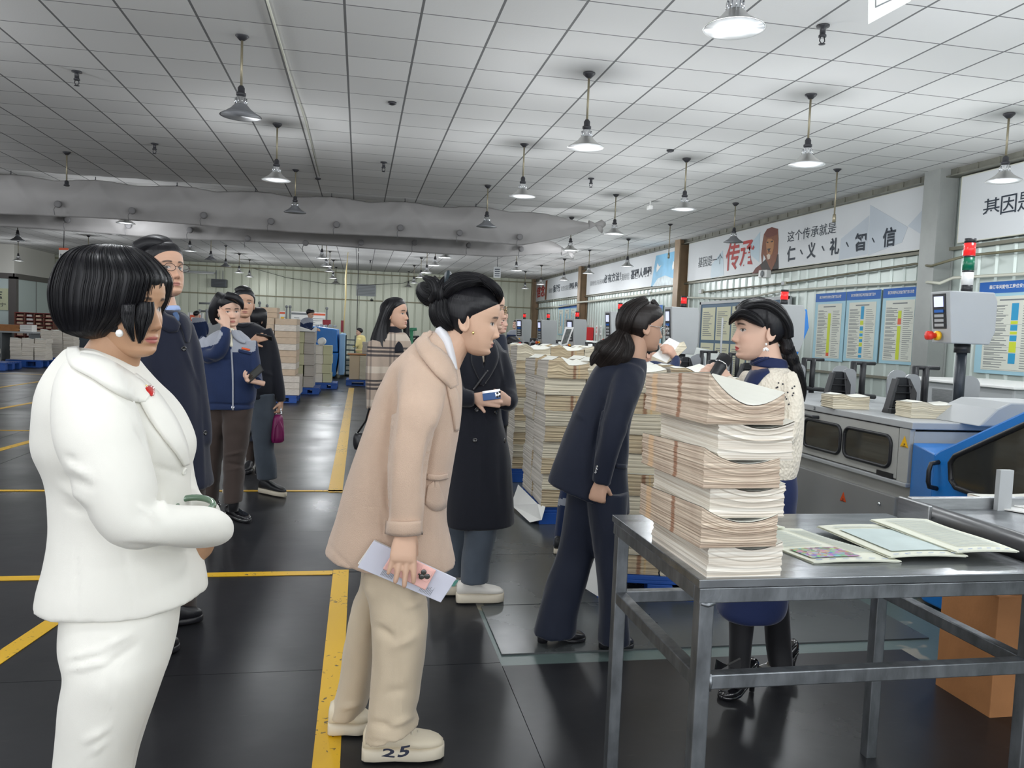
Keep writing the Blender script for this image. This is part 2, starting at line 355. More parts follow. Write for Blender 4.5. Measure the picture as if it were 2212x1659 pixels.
LP = [  # x, y, kind, label
 (2.08, 4.42, 'lit', 'glaring pendant lamp hanging lowest in view over the stitching machine'),
 (-1.08, 7.5, 'unlit', 'big unlit grey pendant lamp near the hair of the woman in white'),
 (2.08, 7.5, 'lit', 'lit pendant lamp high above the woman in the beige coat'),
 (4.38, 7.47, 'lit', 'lit pendant lamp straight above the woman with the microphone'),
 (6.62, 7.4, 'lit', 'lit pendant lamp in front of the banner at the frame edge'),
 (-1.08, 10.55, 'lit', 'dazzling pendant lamp in front of the grey curtain'),
 (2.08, 10.55, 'lit', 'lit pendant lamp in front of the curtain, second in its row'),
 (4.38, 10.57, 'lit', 'lit pendant lamp over the woman in the navy suit'),
 (6.61, 10.45, 'bare', 'bare lamp rod without shade before the lion banner'),
 (-4.5, 13.55, 'socket', 'black lamp socket without shade before the grey curtain'),
 (-1.09, 13.6, 'unlit', 'unlit grey pendant lamp against the middle of the grey curtain'),
 (2.09, 13.67, 'unlit', 'unlit pendant lamp before the tied end of the curtain'),
 (4.38, 13.67, 'lit', 'lit pendant lamp just beside the tied curtain knots'),
 (6.62, 13.6, 'unlit', 'unlit pale pendant lamp over the red banner characters'),
 (-4.47, 16.6, 'lit', 'lit pendant lamp peeping out below the front curtain'),
 (4.36, 16.6, 'lit', 'lit pendant lamp under the knotted end of the rear curtain'),
 (6.61, 16.67, 'bare', 'bare lamp rod without shade before the sky blue picture'),
 (6.65, 19.55, 'lit', 'lit pendant lamp before the banner that ends in a blue picture'),
 (6.56, 22.74, 'lit', 'lit pendant lamp at the far end of the second banner'),
 (4.42, 22.9, 'lit', 'lit pendant lamp far off left of the far banner corner'),
 (6.6, 25.8, 'lit', 'lit pendant lamp before the middle of the farthest banner'),
 (6.5, 28.8, 'lit', 'lit pendant lamp before the red characters of the farthest banner'),
 (6.57, 32, 'lit', 'lit pendant lamp nearest the far corner of the hall')]
for y, k in ((22.3, 'lit'), (25.3, 'unlit'), (28.0, 'unlit'), (31, 'lit'), (33.8, 'lit')): LP.append((-4.43, y, k, '%s pendant lamp %s along the row above the dark heater box' % ({'lit': 'lit', 'unlit': 'unlit'}[k], ordn[int((y-21)/3)])))
for i, y in enumerate((22.4, 25.2, 28.0, 31.6, 35.2)): LP.append((-1.06, y, 'lit', 'lit pendant lamp, %s in the row receding above the yellow rope' % ordn[i]))
for i, y in enumerate((20.0, 22.9, 25.8, 28.3, 32, 35.6)): LP.append((2.06, y, 'lit', 'lit pendant lamp, %s in the row receding behind the bun hairstyle' % ordn[i]))
for y in (-1.8, 1.3, 4.4, 7.5, 10.55, 13.6): LP += [(-7.6, y, 'lit', 'added lit pendant lamp unseen from the place the picture was taken from'), (-11, y, 'lit', 'added lit pendant lamp unseen from the place the picture was taken from')]  # unseen rows added on the left to brighten the ceiling there
LP += [(-8.5, 22.2, 'unlit', 'unlit white pendant lamp before the plain office wall'), (-11.7, 30.6, 'lit', 'lit pendant lamp close to the glazed corner office'), (-8.4, 27.2, 'lit', 'lit pendant lamp half hidden by the small hanging sign')]
for x in XC:
    for y in (-4.9, -1.8, 1.3): LP.append((x, y, 'lit', 'added lit pendant lamp unseen from the place the picture was taken from'))  # unseen lamps added out of frame for more light
for x, y in ((-1.08, 4.42), (-4.45, 4.4), (-4.45, 7.5), (4.38, 4.42), (6.62, 4.4), (-14.5, 10), (-12, 18), (-16, 5)): LP.append((x, y, 'lit', 'added lit pendant lamp unseen from the place the picture was taken from'))  # more unseen lamps added around the frame as fill
PR = {k: lamp_proto(k) for k in ('lit', 'unlit', 'socket', 'bare')}; used = set()
for x, y, k, lab in LP:
    o = PR[k]
    if k in used: o = copy_tree(o)
    used.add(k)
    if y > 34:
        for ch in list(o.children):
            if ch.type == 'LIGHT': bpy.data.objects.remove(ch)
    o.location = (x, y, RIM+.012*math.sin(x*7+y*3)); o['label'] = lab
    o['group'] = 'added pendant lamps out of view' if 'taken from' in lab else 'pendant lamps under the ceiling grid'
# ---- sprinkler heads, smoke detectors
def sprinkler(px, py, lab, disc=False):
    p = on_z(px, py, CEIL); t = thing('ceiling_detector' if disc else 'sprinkler_head', lab, 'detector' if disc else 'sprinkler', p)
    if disc: S().lathe([(0, 0), (.05, 0), (.045, -.02), (.02, -.03), (0, -.03)], p).build('cover', DK, t); return
    S().lathe([(0, 0), (.05, 0), (.05, -.012), (.022, -.02), (.022, -.07), (.03, -.075), (.03, -.09), (0, -.09)], p, 14).build('housing', DK, t)
    a = S(); a.tube([p+Vector((.016, 0, -.085)), p+Vector((.022, 0, -.12)), p+Vector((.004, 0, -.14))], .005, 6); a.tube([p+Vector((-.016, 0, -.085)), p+Vector((-.022, 0, -.12)), p+Vector((-.004, 0, -.14))], .005, 6)
    a.lathe([(0, -.14), (.026, -.142), (.026, -.146), (0, -.15)], p, 12); a.build('deflector', DK, t)
for px, py, l, d in ((166, 154, 'black sprinkler head above the socket without shade', 0), (334, 310, 'black sprinkler head above the curtain near the lit lamp', 0), (829, 350, 'black sprinkler head hanging straight above the curtain', 0), (847, 221, 'flat dark detector on the ceiling tiles', 1), (1277, 385, 'small sprinkler head between two lamp rows', 0), (1778, 55, 'black sprinkler head near the upper frame edge', 0), (687, 385, 'pale detector next to the curtain top', 1), (1448, 324, 'tiny detector beside the lamp over the navy suit', 1), (800, 562, 'far sprinkler head on the ceiling behind the curtain', 0)): sprinkler(px, py, l, d)
t = thing('security_camera', 'small white camera on the ceiling left of the long banner', 'camera', on_z(1405, 434, CEIL)); p = on_z(1405, 434, CEIL)
S().tube([p, p+Vector((0, 0, -.1))], .012, 8).build('bracket', M['white'], t); m = MB(); m.box(p+Vector((-.02, -.04, -.13)), (.07, .16, .07)); m.build('housing', M['white'], t, .012)
# ---- conduit on the ceiling
pp = [on_z(x, y, CEIL-.02) for x, y in ((577, 0), (625, 160), (660, 260), (690, 380))]
tag(S().tube(pp, .012, 6).build('ceiling_conduit', M['pvc']), 'thin pale conduit running along the ceiling tiles', 'conduit')
# ================================================================ rolled grey smoke curtain across the hall
CF = mat('grey_curtain_fabric', srgb(150, 148, 147), .8, 0, .1, 30, .04, 1.5)
def curtain(name, lab, Y, x0, x1, zt, zb, hooks, ties, knot, ph):
    t = thing(name, lab, 'curtain', ((x0+x1)/2, Y, zt), 'rolled smoke curtains')
    nx, nv = 240, 22; V = []
    for i in range(nx+1):
        u = i/nx; x = x0+(x1-x0)*u
        hk = abs(((x-hooks[0])/hooks[1]+.5) % 1-.5)*2          # 0 at hooks, 1 midway
        taper = max(0, 1-max(0, (x-(x1-1.5))/1.5)); tp = taper**.7
        row = []
        for j in range(nv+1):
            v = j/nv; top = zt-.05*hk*hk*0.9-(.06 if hk < .5 else .07); bot = zb+.02*math.sin(x*1.1+ph)
            z = top+(bot-top)*v; z = knot+(z-knot)*(tp if x > x1-1.5 else 1)
            fold = .03*math.sin((x-hooks[0])/hooks[1]*2*PI*1.0+v*1.5)*math.exp(-v*1.2)+.035*mnoise.noise((x*1.3, v*2.2, ph))+.02*mnoise.noise((x*3.1+v*2.5, v*3, ph+4))
            # V-shaped drag lines below each hook
            for sg in (-1, 1): fold += .022*math.exp(-((hk*hooks[1]/2-v*.55)/.08)**2)*math.exp(-v*1.1)
            y = Y-.16*math.sin(PI*min(1, v*1.02))*tp-fold*tp
            row.append((x, y, z))
        for j in range(1, 9):                                   # rolled under and up the back
            v = j/8; x_, y_, z_ = row[nv]; row.append((x_, Y+.1*math.sin(v*PI/2)*tp, z_+(.05+.5*v)*v*tp*.9))
        V.append(row)
    c = S(); c.ring([[Vector(p) for p in r] for r in V], caps=False, closed=False); o = c.build('sheet', CF, t)
    s = o.modifiers.new('thickness', 'SOLIDIFY'); s.thickness = .006
    h = hooks[0]
    while h < x1-1.2:
        if h > x0: m = S(); m.tube([(h, Y-.02, zt), (h, Y-.02, zt-.06)], .008, 6); m.lathe([(0, -.075), (.016, -.07), (.016, -.055), (0, -.05)], (h, Y-.03, zt), 8); m.build('hook', DK, t)
        h += hooks[1]
    for px, py in ties:
        p = on_y(px, py, Y-.19); m = S(); m.lathe([(.035, -.025), (.06, -.02), (.062, .02), (.045, .03), (.03, .01), (.03, -.01)], p, 14, 'y'); m.tube([p+Vector((-.03, 0, -.02)), p+Vector((-.06, -.02, -.1)), p+Vector((-.05, 0, -.19))], .008, 6); m.build('tie', mat('tie_fabric', srgb(112, 111, 112), .8), t)
    e = Vector((x1, Y-.02, knot)); m = S()
    m.tube([e+Vector((-.12, 0, -.01)), e, e+Vector((.06, 0, .01)), e+Vector((.15, 0, .02)), e+Vector((.22, 0, .03))], [.09, .035, .05, .09, .04], 14)
    for k in range(3): m.tube([e+Vector((.02, -.02, 0)), e+Vector((.1, -.06, -.05-.03*k)), e+Vector((.16, -.07+.03*k, -.12-.02*k))], [.02, .035, .012], 8)
    m.build('knot', CF, t)
curtain('smoke_curtain', 'grey rolled curtain across the hall, the nearer of two', 15.75, -9.5, 4.62, CEIL, 3.22, (-8.9, 1.385), ((125, 441), (285, 455), (440, 465), (585, 478), (727, 485), (865, 492), (993, 503), (1123, 512)), 3.72, 0)
curtain('smoke_curtain', 'grey rolled curtain hanging just behind the nearer curtain', 17.45, -11.5, 4.5, CEIL, 3.13, (-10.9, 1.4), ((145, 475), (277, 487), (410, 497), (535, 515), (660, 525), (780, 524), (896, 524), (1013, 530), (1126, 538)), 3.33, 9)
# ================================================================ right wall: banners
WX = 8.03
def W(x, y, d=0): return on_x(x, y, WX-d)
BW = mat('banner_white', srgb(205, 208, 210), .45); BGa = mat('banner_facet', srgb(184, 192, 200), .45); BGb = mat('banner_facet_blue', srgb(176, 196, 206), .45)
def banner(lab, y0, y1, z0, z1):
    t = thing('banner', lab, 'banner', (WX, (y0+y1)/2, z0), 'long banners along the wall')
    m = MB(); m.b2((WX, y0, z0), (WX+.03, y1, z1)); m.build('panel', BW, t)
    m = MB()
    for a, b, c, d in ((y0, y1, z0-.012, z0), (y0, y1, z1, z1+.012), (y0, y0+.012, z0, z1), (y1-.012, y1, z0, z1)): m.b2((WX-.004, a, c), (WX+.03, b, d))
    m.build('frame', M['pvc'], t); return t
def poly(mb, pts, d=.004): mb.prism([(WX-d, y, z) for y, z in pts], (.002, 0, 0))
def pw(pts, d=.004): return [(W(x, y, d).y, W(x, y, d).z) for x, y in pts]
def c8(x, y): return (1480+x*.25316, 440+y*.25316)
def c6(x, y): return (1050+x*.22604, 500+y*.22604)
def tx(mb, s, bl, br, tl, conv, bold=0., d=.006):
    a, b, c = (W(*conv(*p), d) for p in (bl, br, tl)); text(mb, s, a, (0, b.y-a.y, 0), (0, 0, c.z-a.z), bold)
t = banner('white banner with a lion and bold black and red characters', 10.37, 18.92, 2.93, 3.85)
m = MB()
for k, q in enumerate(([(1310, 480), (1330, 300), (1570, 100), (1555, 430)], [(1560, 440), (1580, 10), (1900, 200), (1850, 330)], [(1900, 190), (2050, 25), (2090, 110), (2075, 300)])): poly(m, pw([c8(*p) for p in q], .002+.0012*k), .002+.0012*k)
m.build('facet', BGa, t)
m = MB()
for q in ([(215, 640), (225, 520), (320, 400), (330, 610)], [(560, 340), (640, 240), (630, 500), (560, 440)]): poly(m, pw([c8(*p) for p in q]), .003)
m.build('facet', BGb, t)
m = MB(); tx(m, '基因是一个', (110, 548), (315, 512), (112, 462), c8); tx(m, '这个传承就是', (870, 330), (1285, 262), (880, 238), c8); m.build('lettering', M['ink'], t)
m = MB(); tx(m, '传承', (340, 578), (585, 540), (345, 345), c8, .018); m.build('lettering', M['inkred'], t)
m = MB()
for s, a, b in (('仁', 865, 935), ('义', 1035, 1110), ('礼', 1228, 1310), ('智', 1440, 1540), ('信', 1680, 1790)):
    yb = 497-(a-865)*.148; tx(m, s, (a, yb), (b, yb-.148*(b-a)), (a, yb-130-(a-865)*.042), c8, .03)
for a in (978, 1163, 1370, 1592):
    yb = 432-(a-978)*.165; pp = [W(*c8(*q), .006) for q in ((a, yb-35), (a+8, yb-42), (a+26, yb-2), (a+18, yb+2))]; m.prism([(p.x, p.y, p.z) for p in pp], (.002, 0, 0))
m.build('lettering', M['ink'], t)
# the lion picture
LB = [mat('lion_dark', srgb(48, 38, 34), .6), mat('lion_mane', srgb(122, 70, 42), .6, 0, .0, 10, .25, 18, stretch=(1, 3, .6)), mat('lion_face', srgb(168, 116, 72), .6), mat('lion_light', srgb(206, 190, 172), .6), mat('lion_top', srgb(104, 48, 34), .6)]
def lp(pts, mi, d):
    m = MB(); poly(m, pw([c8(*p) for p in pts], d), d); m.build('lion_print', LB[mi], t)
lp([(570, 597), (600, 550), (650, 510), (690, 470), (795, 430), (797, 562), (690, 580)], 0, .004)
lp([(570, 597), (600, 552), (640, 520), (660, 585)], 4, .005)
lp([(660, 330), (672, 260), (700, 215), (740, 200), (790, 215), (795, 300), (790, 420), (770, 500), (735, 572), (700, 500), (668, 430), (655, 520), (648, 440)], 1, .006)
lp([(672, 262), (700, 215), (740, 200), (792, 218), (786, 262), (740, 280), (700, 290)], 4, .007)
lp([(690, 330), (705, 300), (735, 298), (758, 315), (755, 380), (740, 432), (715, 445), (696, 420)], 2, .008)
lp([(694, 440), (710, 428), (728, 436), (722, 470), (705, 478)], 3, .010)
lp([(700, 385), (728, 380), (718, 403), (708, 404)], 0, .010)
lp([(694, 322), (710, 326), (708, 336), (695, 334)], 0, .010); lp([(730, 320), (750, 314), (748, 326), (732, 331)], 0, .010)
lp([(704, 408), (724, 404), (728, 412), (706, 418)], 4, .010)
t = banner('white banner running out of view, large thin black characters', 2.0, 9.72, 2.95, 3.83)
m = MB()
for s, a, b in (('基', 2122, 2158), ('因', 2160, 2194), ('是', 2197, 2232)):
    k = (a-2122)*.16; p, q, r_ = W(a, 470-k, .006), W(b, 468-k, .006), W(a, 432-k*1.25, .006); text(m, s, p, (0, q.y-p.y, 0), (0, 0, r_.z-p.z), .004)
text(m, '一个信仰', (WX-.006, 8.2, 3.2), (0, -3.0, 0), (0, 0, .35)); m.build('lettering', M['ink'], t)
t = banner('white banner ending in a sky blue picture with white birds', 19.62, 28.02, 2.93, 3.86)
m = MB(); tx(m, '我相信有困难', (992, 522), (1128, 490), (992, 478), c6); tx(m, '我相信', (1290, 472), (1368, 462), (1290, 408), c6); m.build('lettering', M['inkgrey'], t)
m = MB(); tx(m, '必有方法！', (1125, 498), (1285, 470), (1125, 415), c6, .03); tx(m, '基因人最强', (1380, 462), (1580, 432), (1380, 370), c6, .035); m.build('lettering', M['ink'], t)
m = MB(); poly(m, pw([c6(1575, 528), c6(1625, 232), c6(1850, 178), c6(1830, 505)])); m.build('picture', mat('sky_print', srgb(118, 180, 214), .5, 0, 0, 1, .2, 2), t)
m = MB(); poly(m, pw([c6(1590, 526), c6(1640, 450), c6(1710, 420), c6(1790, 450), c6(1825, 506)], .007), .007); m.build('picture', mat('pale_globe_print', srgb(196, 208, 210), .5, 0, 0, 1, .25, 6), t)
for ox, oy in ((1640, 300), (1790, 280)):
    m = MB(); poly(m, pw([c6(ox, oy), c6(ox+15, oy+35), c6(ox+35, oy+20), c6(ox+20, oy+50), c6(ox-10, oy+90), c6(ox-12, oy+50)], .008), .008); m.build('bird_print', M['paper'], t)
t = banner('farthest white banner, red characters at its far end', 29.0, 37.0-.45, 2.95, 3.88)
m = MB(); tx(m, '信念', (482, 635), (560, 622), (484, 520), c6, .03); m.build('lettering', M['inkred'], t)
m = MB(); poly(m, pw([c6(560, 655), c6(570, 470), c6(588, 465), c6(575, 652)])); m.build('facet', LB[1], t)
m = MB(); tx(m, '我能行', (640, 585), (705, 570), (640, 515), c6, .03); tx(m, '团队最棒', (795, 558), (895, 540), (795, 495), c6, .03); m.build('lettering', M['ink'], t)
m = MB(); tx(m, '我相信', (597, 590), (636, 580), (597, 545), c6); tx(m, '我坚信我们', (715, 570), (795, 552), (715, 525), c6); m.build('lettering', M['inkgrey'], t)
# ---- safety posters
PB = mat('poster_pale_blue', srgb(160, 200, 214), .5); PW = mat('poster_white', srgb(214, 216, 204), .55)
def poster(lab, y0, y1, z0, z1, head, cells, seed, grp='safety posters on the wall', X=8.105, tilt=0.):
    """y0 > y1: left edge, right edge as seen"""
    k_ = X/8.03; y0, y1, z0, z1 = y0*k_, y1*k_, 1.48+(z0-1.48)*k_, 1.48+(z1-1.48)*k_
    r = random.Random(seed); t = thing('poster', lab, 'poster', (X, (y0+y1)/2, z0), grp); h = z1-z0; L = y0-y1
    P = lambda a, b, d: (X-d, y0-a*L, z0+b*h)
    def q(m, a0, b0, a1, b1, d): m.prism([P(a0, b0, d), P(a1, b0, d), P(a1, b1, d), P(a0, b1, d)], (.002, 0, 0))
    m = MB(); m.b2((X, y0, z0), (X+.012, y1, z1)); m.build('backing', PB, t)
    m = MB(); q(m, 0, .875, 1, 1, .004); m.build('header', M['inkblue'], t)
    m = MB(); q(m, .1, .04, .9, .84, .004); m.build('sheet', PW, t)
    m = MB(); text(m, head, P(.14, .92, .006), (0, -L*.72, 0), (0, 0, h*.045), .02); m.build('lettering', M['paper'], t)
    m = MB(); n = 26
    for k in range(n):
        b = .07+.68*k/n; 
        q(m, .13, b+.002, .13+r.uniform(.2, .34), b+.009, .006); q(m, .62, b+.002, .62+r.uniform(.12, .25), b+.009, .006)
        if k % 2: q(m, .13, b+.014, .13+r.uniform(.1, .3), b+.02, .006)
    q(m, .3, .79, .7, .805, .006)
    for k in (0, 9, 18): q(m, .12, .05+.7*k/n, .88, .052+.7*k/n, .006)
    m.build('print', M['inkgrey'], t)
    for c, b0, b1 in cells:
        m = MB(); q(m, .47, b0, .56, b1, .007); m.build('colour_cell', M[c], t)
c1 = [('lime', .12, .7), ('orange', .07, .12)]
poster('blue headed poster with a lime column, farthest of three', 13.1, 12.2, 1.2, 2.38, '装订车间折页点安全风险管控公示牌', c1, 1)
poster('blue headed poster with a cyan and lime column, middle one of three', 12.17, 11.28, 1.22, 2.38, '装订车间胶订机各岗位安全风险管控卡', [('cyan', .6, .78), ('lime', .52, .58), ('cyan', .44, .5), ('lime', .41, .43), ('cyan', .36, .4), ('lime', .33, .35), ('cyan', .28, .32), ('lime', .22, .27), ('cyan', .12, .21), ('cyan', .06, .1)], 2)
poster('blue headed poster with a lime column, beside the grey column', 11.22, 10.39, 1.225, 2.385, '装订车间骑马订安全风险管控公示牌', [('lime', .6, .7), ('orange', .52, .6), ('lime', .06, .5)], 3)
poster('large blue headed poster cut by the frame edge', 9.24, 8.05, 1.19, 2.375, '装订车间胶包工岗位安全风险公示牌', [('cyan', .58, .76), ('lime', .54, .57), ('cyan', .47, .53), ('lime', .43, .46), ('cyan', .36, .42), ('lime', .24, .35), ('cyan', .12, .23)], 4)
for i, y in enumerate((32.05, 31.1, 30.15)): poster('blue headed poster far down the wall, %s beyond the control panels' % ordn[i], y, y-.9, 1.45, 2.66, '安全风险管控公示牌', [('cyan', .3, .7)], 8+i, 'far safety posters')
poster('narrow blue headed poster right behind the glasses of the navy suit woman', 21.9, 20.5, 1.2, 2.38, '安全风险公示', [('cyan', .3, .7)], 14, 'far safety posters')
# ---- notice board with ten sheets
t = thing('notice_board', 'blue notice board with yellowed sheets behind the speaking woman', 'notice board', (8.05, 16, .6))
m = MB(); m.b2((8.05, 18.05, .55), (8.08, 14.05, 2.33)); m.build('backing', mat('board_blue', srgb(76, 104, 128), .6), t)
m = MB()
for a in ((18.1, 18.03, .5, 2.38), (14.07, 14.0, .5, 2.38), (18.1, 14.0, .5, .56), (18.1, 14.0, 2.32, 2.38)): m.b2((8.03, a[0], a[2]), (8.08, a[1], a[3]))
m.build('frame', M['lgrey'], t)
SHT = mat('yellowed_sheet', srgb(214, 212, 182), .7)
for j in range(2):
    for k in range(5):
        y = 17.95-k*.78; z = 1.48-j*.83; m = MB(); m.b2((8.044, y, z), (8.05, y-.7, z+.76)); s_ = m.build('sheet', SHT, t); m = MB(); r = random.Random(k+9*j)
        for q in range(13): m.b2((8.041, y-.07, z+.1+q*.045), (8.044, y-.07-r.uniform(.2, .55), z+.115+q*.045))
        m.build('print', M['inkgrey'], s_)
# ---- conduits, boxes, loudspeaker on the right wall
tag(S().tube([W(1512, 632, .02), W(1700, 611, .02), W(1978, 570, .02), W(2010, 575, .25), W(2060, 560, .25), W(2090, 552, .02), W(2212, 540, .02), (8.0, 5, 2.72)], .018, 8).build('wall_conduit', mat('olive_conduit', srgb(110, 106, 84), .5)), 'dark olive conduit along the metal wall', 'conduit')
tag(S().tube([W(1460, 642, .03), W(1560, 645, .03), W(1630, 640, .03), W(1680, 630, .03), W(1830, 618, .03), W(1990, 609, .03), W(2008, 610, .25), W(2030, 612, .25), W(2060, 600, .03), W(2212, 592, .03), (7.98, 5, 2.5)], .022, 8).build('wall_conduit', M['pvc']), 'white pipe sagging along the wall above the posters', 'pipe')
tag(S().tube([(8.05, YB-.3, 2.62), (8.0, 32, 2.6), (8.02, 28.8, 2.64), (7.8, 28.3, 2.66), (8.0, 27.5, 2.68), (8.02, 23, 2.7), (8.02, 19.6, 2.72)], .035, 8).build('wall_conduit', M['pvc']), 'bundle of pale cables along the far wall', 'cable')
for px, py, s, lab in ((1694, 612, .07, 'small grey junction box on the conduit under the banner'), (1515, 630, .1, 'beige junction box beside the brown column'), (1404, 634, .1, 'junction box on the cables below the birds')):
    p = W(px, py, .04); t = thing('junction_box', lab, 'junction box', p); m = MB(); m.box(p, (.06, s*1.6, s)); m.build('body', M['pvc'], t, .008); m = MB(); m.box(p+Vector((-.033, 0, 0)), (.006, s*1.5, s*.9)); m.build('lid', M['lgrey'], t)
p = W(1652, 592, .1); t = thing('loudspeaker', 'small white loudspeaker under the lion picture', 'loudspeaker', p); m = MB(); m.box(p, (.14, .22, .16), .3); m.build('cabinet', M['white'], t, .02)
S().lathe([(0, 0), (.055, 0), (.065, .008), (0, .012)], p+Vector((-.085, -.03, 0)), 18, 'x').build('cone', M['inkgrey'], t)
# ---- red cabinet and small notices by the far column
p = Vector((7.75, 27.5, .4)); t = thing('fire_cabinet', 'red fire cabinet beside the far brown column', 'cabinet', p); m = MB(); m.b2((7.75, 28.05, .25), (8.1, 27.1, 1.76)); m.build('body', M['redp'], t, .02); m = MB(); m.b2((7.735, 27.98, .35), (7.75, 27.17, 1.68)); d_ = m.build('door', M['redp'], t, .008); m = MB(); m.b2((7.71, 27.25, .95), (7.735, 27.3, 1.1)); m.build('handle', M['chrome'], d_)
for i, (px, py) in enumerate(((1289, 713), (1298, 713), (1311, 713), (1320, 713))):
    p = W(px, py, .01); t = thing('wall_notice', '%s white notice sheet from the red cabinet' % ordn[i], 'notice', p, 'notices beside the red cabinet'); m = MB(); m.box(p, (.01, .2, .32)); m.build('sheet', M['paper'], t); m = MB()
    for k in range(5): m.box(p+Vector((-.007, .0, .09-.045*k)), (.003, .13, .02))
    m.build('print', M['inkred'] if i % 2 == 0 else M['inkgrey'], t)
p = W(1261, 728, .02); t = thing('wall_notice', 'orange notice strip right behind a control panel', 'notice', p); m = MB(); m.box(p, (.01, .35, .9)); m.build('sheet', M['orange'], t); m = MB()
for k in range(2): m.box(p+Vector((-.007, 0, .12-.28*k)), (.003, .24, .17))
m.build('panel', M['paper'], t)
# ---- back wall: heater box, tube light, louvre, sockets, rope, cable, hanging sign
t = thing('wall_heater', 'dark grey heater box hung on the back wall', 'heater', on_y(474, 612, YB-.3)); p = on_y(474, 612, YB-.3)
m = MB(); m.box(p, (.62, .4, .34)); m.build('body', mat('heater_grey', srgb(70, 74, 80), .5), t, .02); m = MB()
for k in range(5): m.box(p+Vector((0, -.21, -.12+.06*k)), (.52, .02, .022))
m.build('grille', M['black'], t); m = MB(); m.b2(p+Vector((.12, -.02, .17)), p+Vector((.15, .02, .55))); m.b2(p+Vector((-.15, -.02, .17)), p+Vector((-.12, .02, .55))); m.build('bracket', M['inkgrey'], t)
p = on_y(425, 587, YB-.4); t = thing('tube_light', 'unlit white tube light fixed to the back wall', 'lamp', p); m = MB(); m.box(p, (1.5, .12, .06)); m.build('housing', M['lgrey'], t, .01); S().tube([p+Vector((-.7, -.02, -.055)), p+Vector((.7, -.02, -.055))], .02, 8).build('tube', M['white'], t)
p = on_y(791, 627, YB-.06); t = thing('louvre_vent', 'grey louvre panel high on the back wall', 'vent', p); m = MB(); m.box(p, (.86, .06, .52)); m.build('frame', mat('louvre_grey', srgb(150, 156, 158), .5), t); m = MB()
for k in range(7): m.box(p+Vector((0, -.035, -.2+.066*k)), (.78, .02, .03))
m.build('slat', M['inkgrey'], t)
p = on_y(803, 647, YB-.12); t = thing('security_camera', 'tiny black camera under the louvre panel', 'camera', p); S().lathe([(0, 0), (.07, .0), (.06, -.06), (0, -.08)], p, 12).build('housing', M['black'], t); m = MB(); m.box(p+Vector((0, .05, .03)), (.05, .1, .03)); m.build('bracket', M['black'], t)
p0 = on_z(752, 545, CEIL); d0 = p0.y; mk = mat('yellow_rope', srgb(206, 190, 140), .7)
tag(S().tube([p0]+[on_y(x, y, d0) for x, y in ((749, 575), (747, 600), (747, 640), (744, 680), (742, 720))], [.012, .018, .03, .028, .022, .018], 8).build('hanging_rope', mk), 'thick yellow rope hanging from the ceiling', 'rope')
tag(S().tube([p0+Vector((.35, 0, 0)), (p0.x+.36, d0, 1.0)], .012, 6).build('hanging_cable', DK), 'black cable hanging straight down beside the yellow rope', 'cable')
pp = [on_y(545, 579, YB-.03)]+[on_y(x, y, YB-.3) for x, y in ((555, 582), (620, 600), (700, 612), (780, 616), (870, 612), (905, 600))]+[on_y(912, 596, YB-.03)]; tag(S().tube(pp, .01, 5).build('slack_cable', DK), 'thin slack cable strung before the back wall', 'cable')
D0 = 18.5; p = at(138, 552, D0); t = thing('hanging_sign', 'small white sign hanging by a rod beside the bob haircut', 'sign', p)
rx = Vector((math.cos(YAW+.25), -math.sin(YAW+.25), 0)); a = at(127, 575, D0)
m = MB(); m.prism([a, a+rx*.27, a+rx*.27+Vector((0, 0, .40)), a+Vector((0, 0, .40))], (0, .012, 0)); m.build('panel', M['paper'], t)
m = MB(); m.prism([a+Vector((0, -.004, .37)), a+rx*.27+Vector((0, -.004, .37)), a+rx*.27+Vector((0, -.004, .42)), a+Vector((0, -.004, .42))], (0, .003, 0)); m.build('header', M['orange'], t)
m = MB(); text(m, '生产区', a+rx*.03+Vector((0, -.006, .19)), rx*.21, (0, 0, .1), .02); text(m, '装订', a+rx*.05+Vector((0, -.006, .07)), rx*.17, (0, 0, .07), .02); m.build('lettering', M['ink'], t)
S().tube([a+rx*.135+Vector((0, 0, .42)), Vector(((a+rx*.135).x, a.y, CEIL))], .008, 6).build('rod', DK, t)
p = at(1071, 575, 22); t = thing('hanging_sign', 'narrow grey sign hanging above the far aisle', 'sign', p); a = at(1066, 600, 22); m = MB(); m.prism([a, a+rx*.2, a+rx*.2+Vector((0, 0, .3)), a+Vector((0, 0, .3))], (0, .012, 0)); m.build('panel', M['lgrey'], t)
m = MB()
for k in range(4): m.prism([a+rx*.03+Vector((0, -.004, .04+.06*k)), a+rx*.17+Vector((0, -.004, .04+.06*k)), a+rx*.17+Vector((0, -.004, .065+.06*k)), a+rx*.03+Vector((0, -.004, .065+.06*k))], (0, .003, 0))
m.build('print', M['ink'], t); S().tube([a+rx*.1+Vector((0, 0, .3)), Vector(((a+rx*.1).x, a.y, CEIL))], .008, 6).build('rod', DK, t)

D_ = 5.2; t = thing('hanging_sign', 'white printed sheet hanging from the ceiling, cut by the upper frame edge', 'sign', at(1920, 10, D_)); a, b, c, d = at(1876, 52, D_), at(1968, 2, D_+.5), at(1968, -70, D_+.5), at(1876, -40, D_); m = MB(); m.prism([a, b, c, d], HF*.006); m.build('panel', M['paper'], t)
m = MB(); q = lambda u, v: (a*(1-u)*(1-v)+b*u*(1-v)+c*u*v+d*(1-u)*v)-HF*.004
for s0, s1 in (((.15, .3), (.8, .3)), ((.15, .3), (.15, .9)), ((.8, .3), (.8, .9))): m.prism([q(*s0), q(*s1), q(s1[0]+.015, s1[1]+.03), q(s0[0]+.015, s0[1]+.03)], HF*.002)
m.build('print', M['inkgrey'], t)
for k, p in enumerate((c, d)): S().tube([p, Vector((p.x, p.y, CEIL))], .004, 6).build('cord', M['inkgrey'], t)
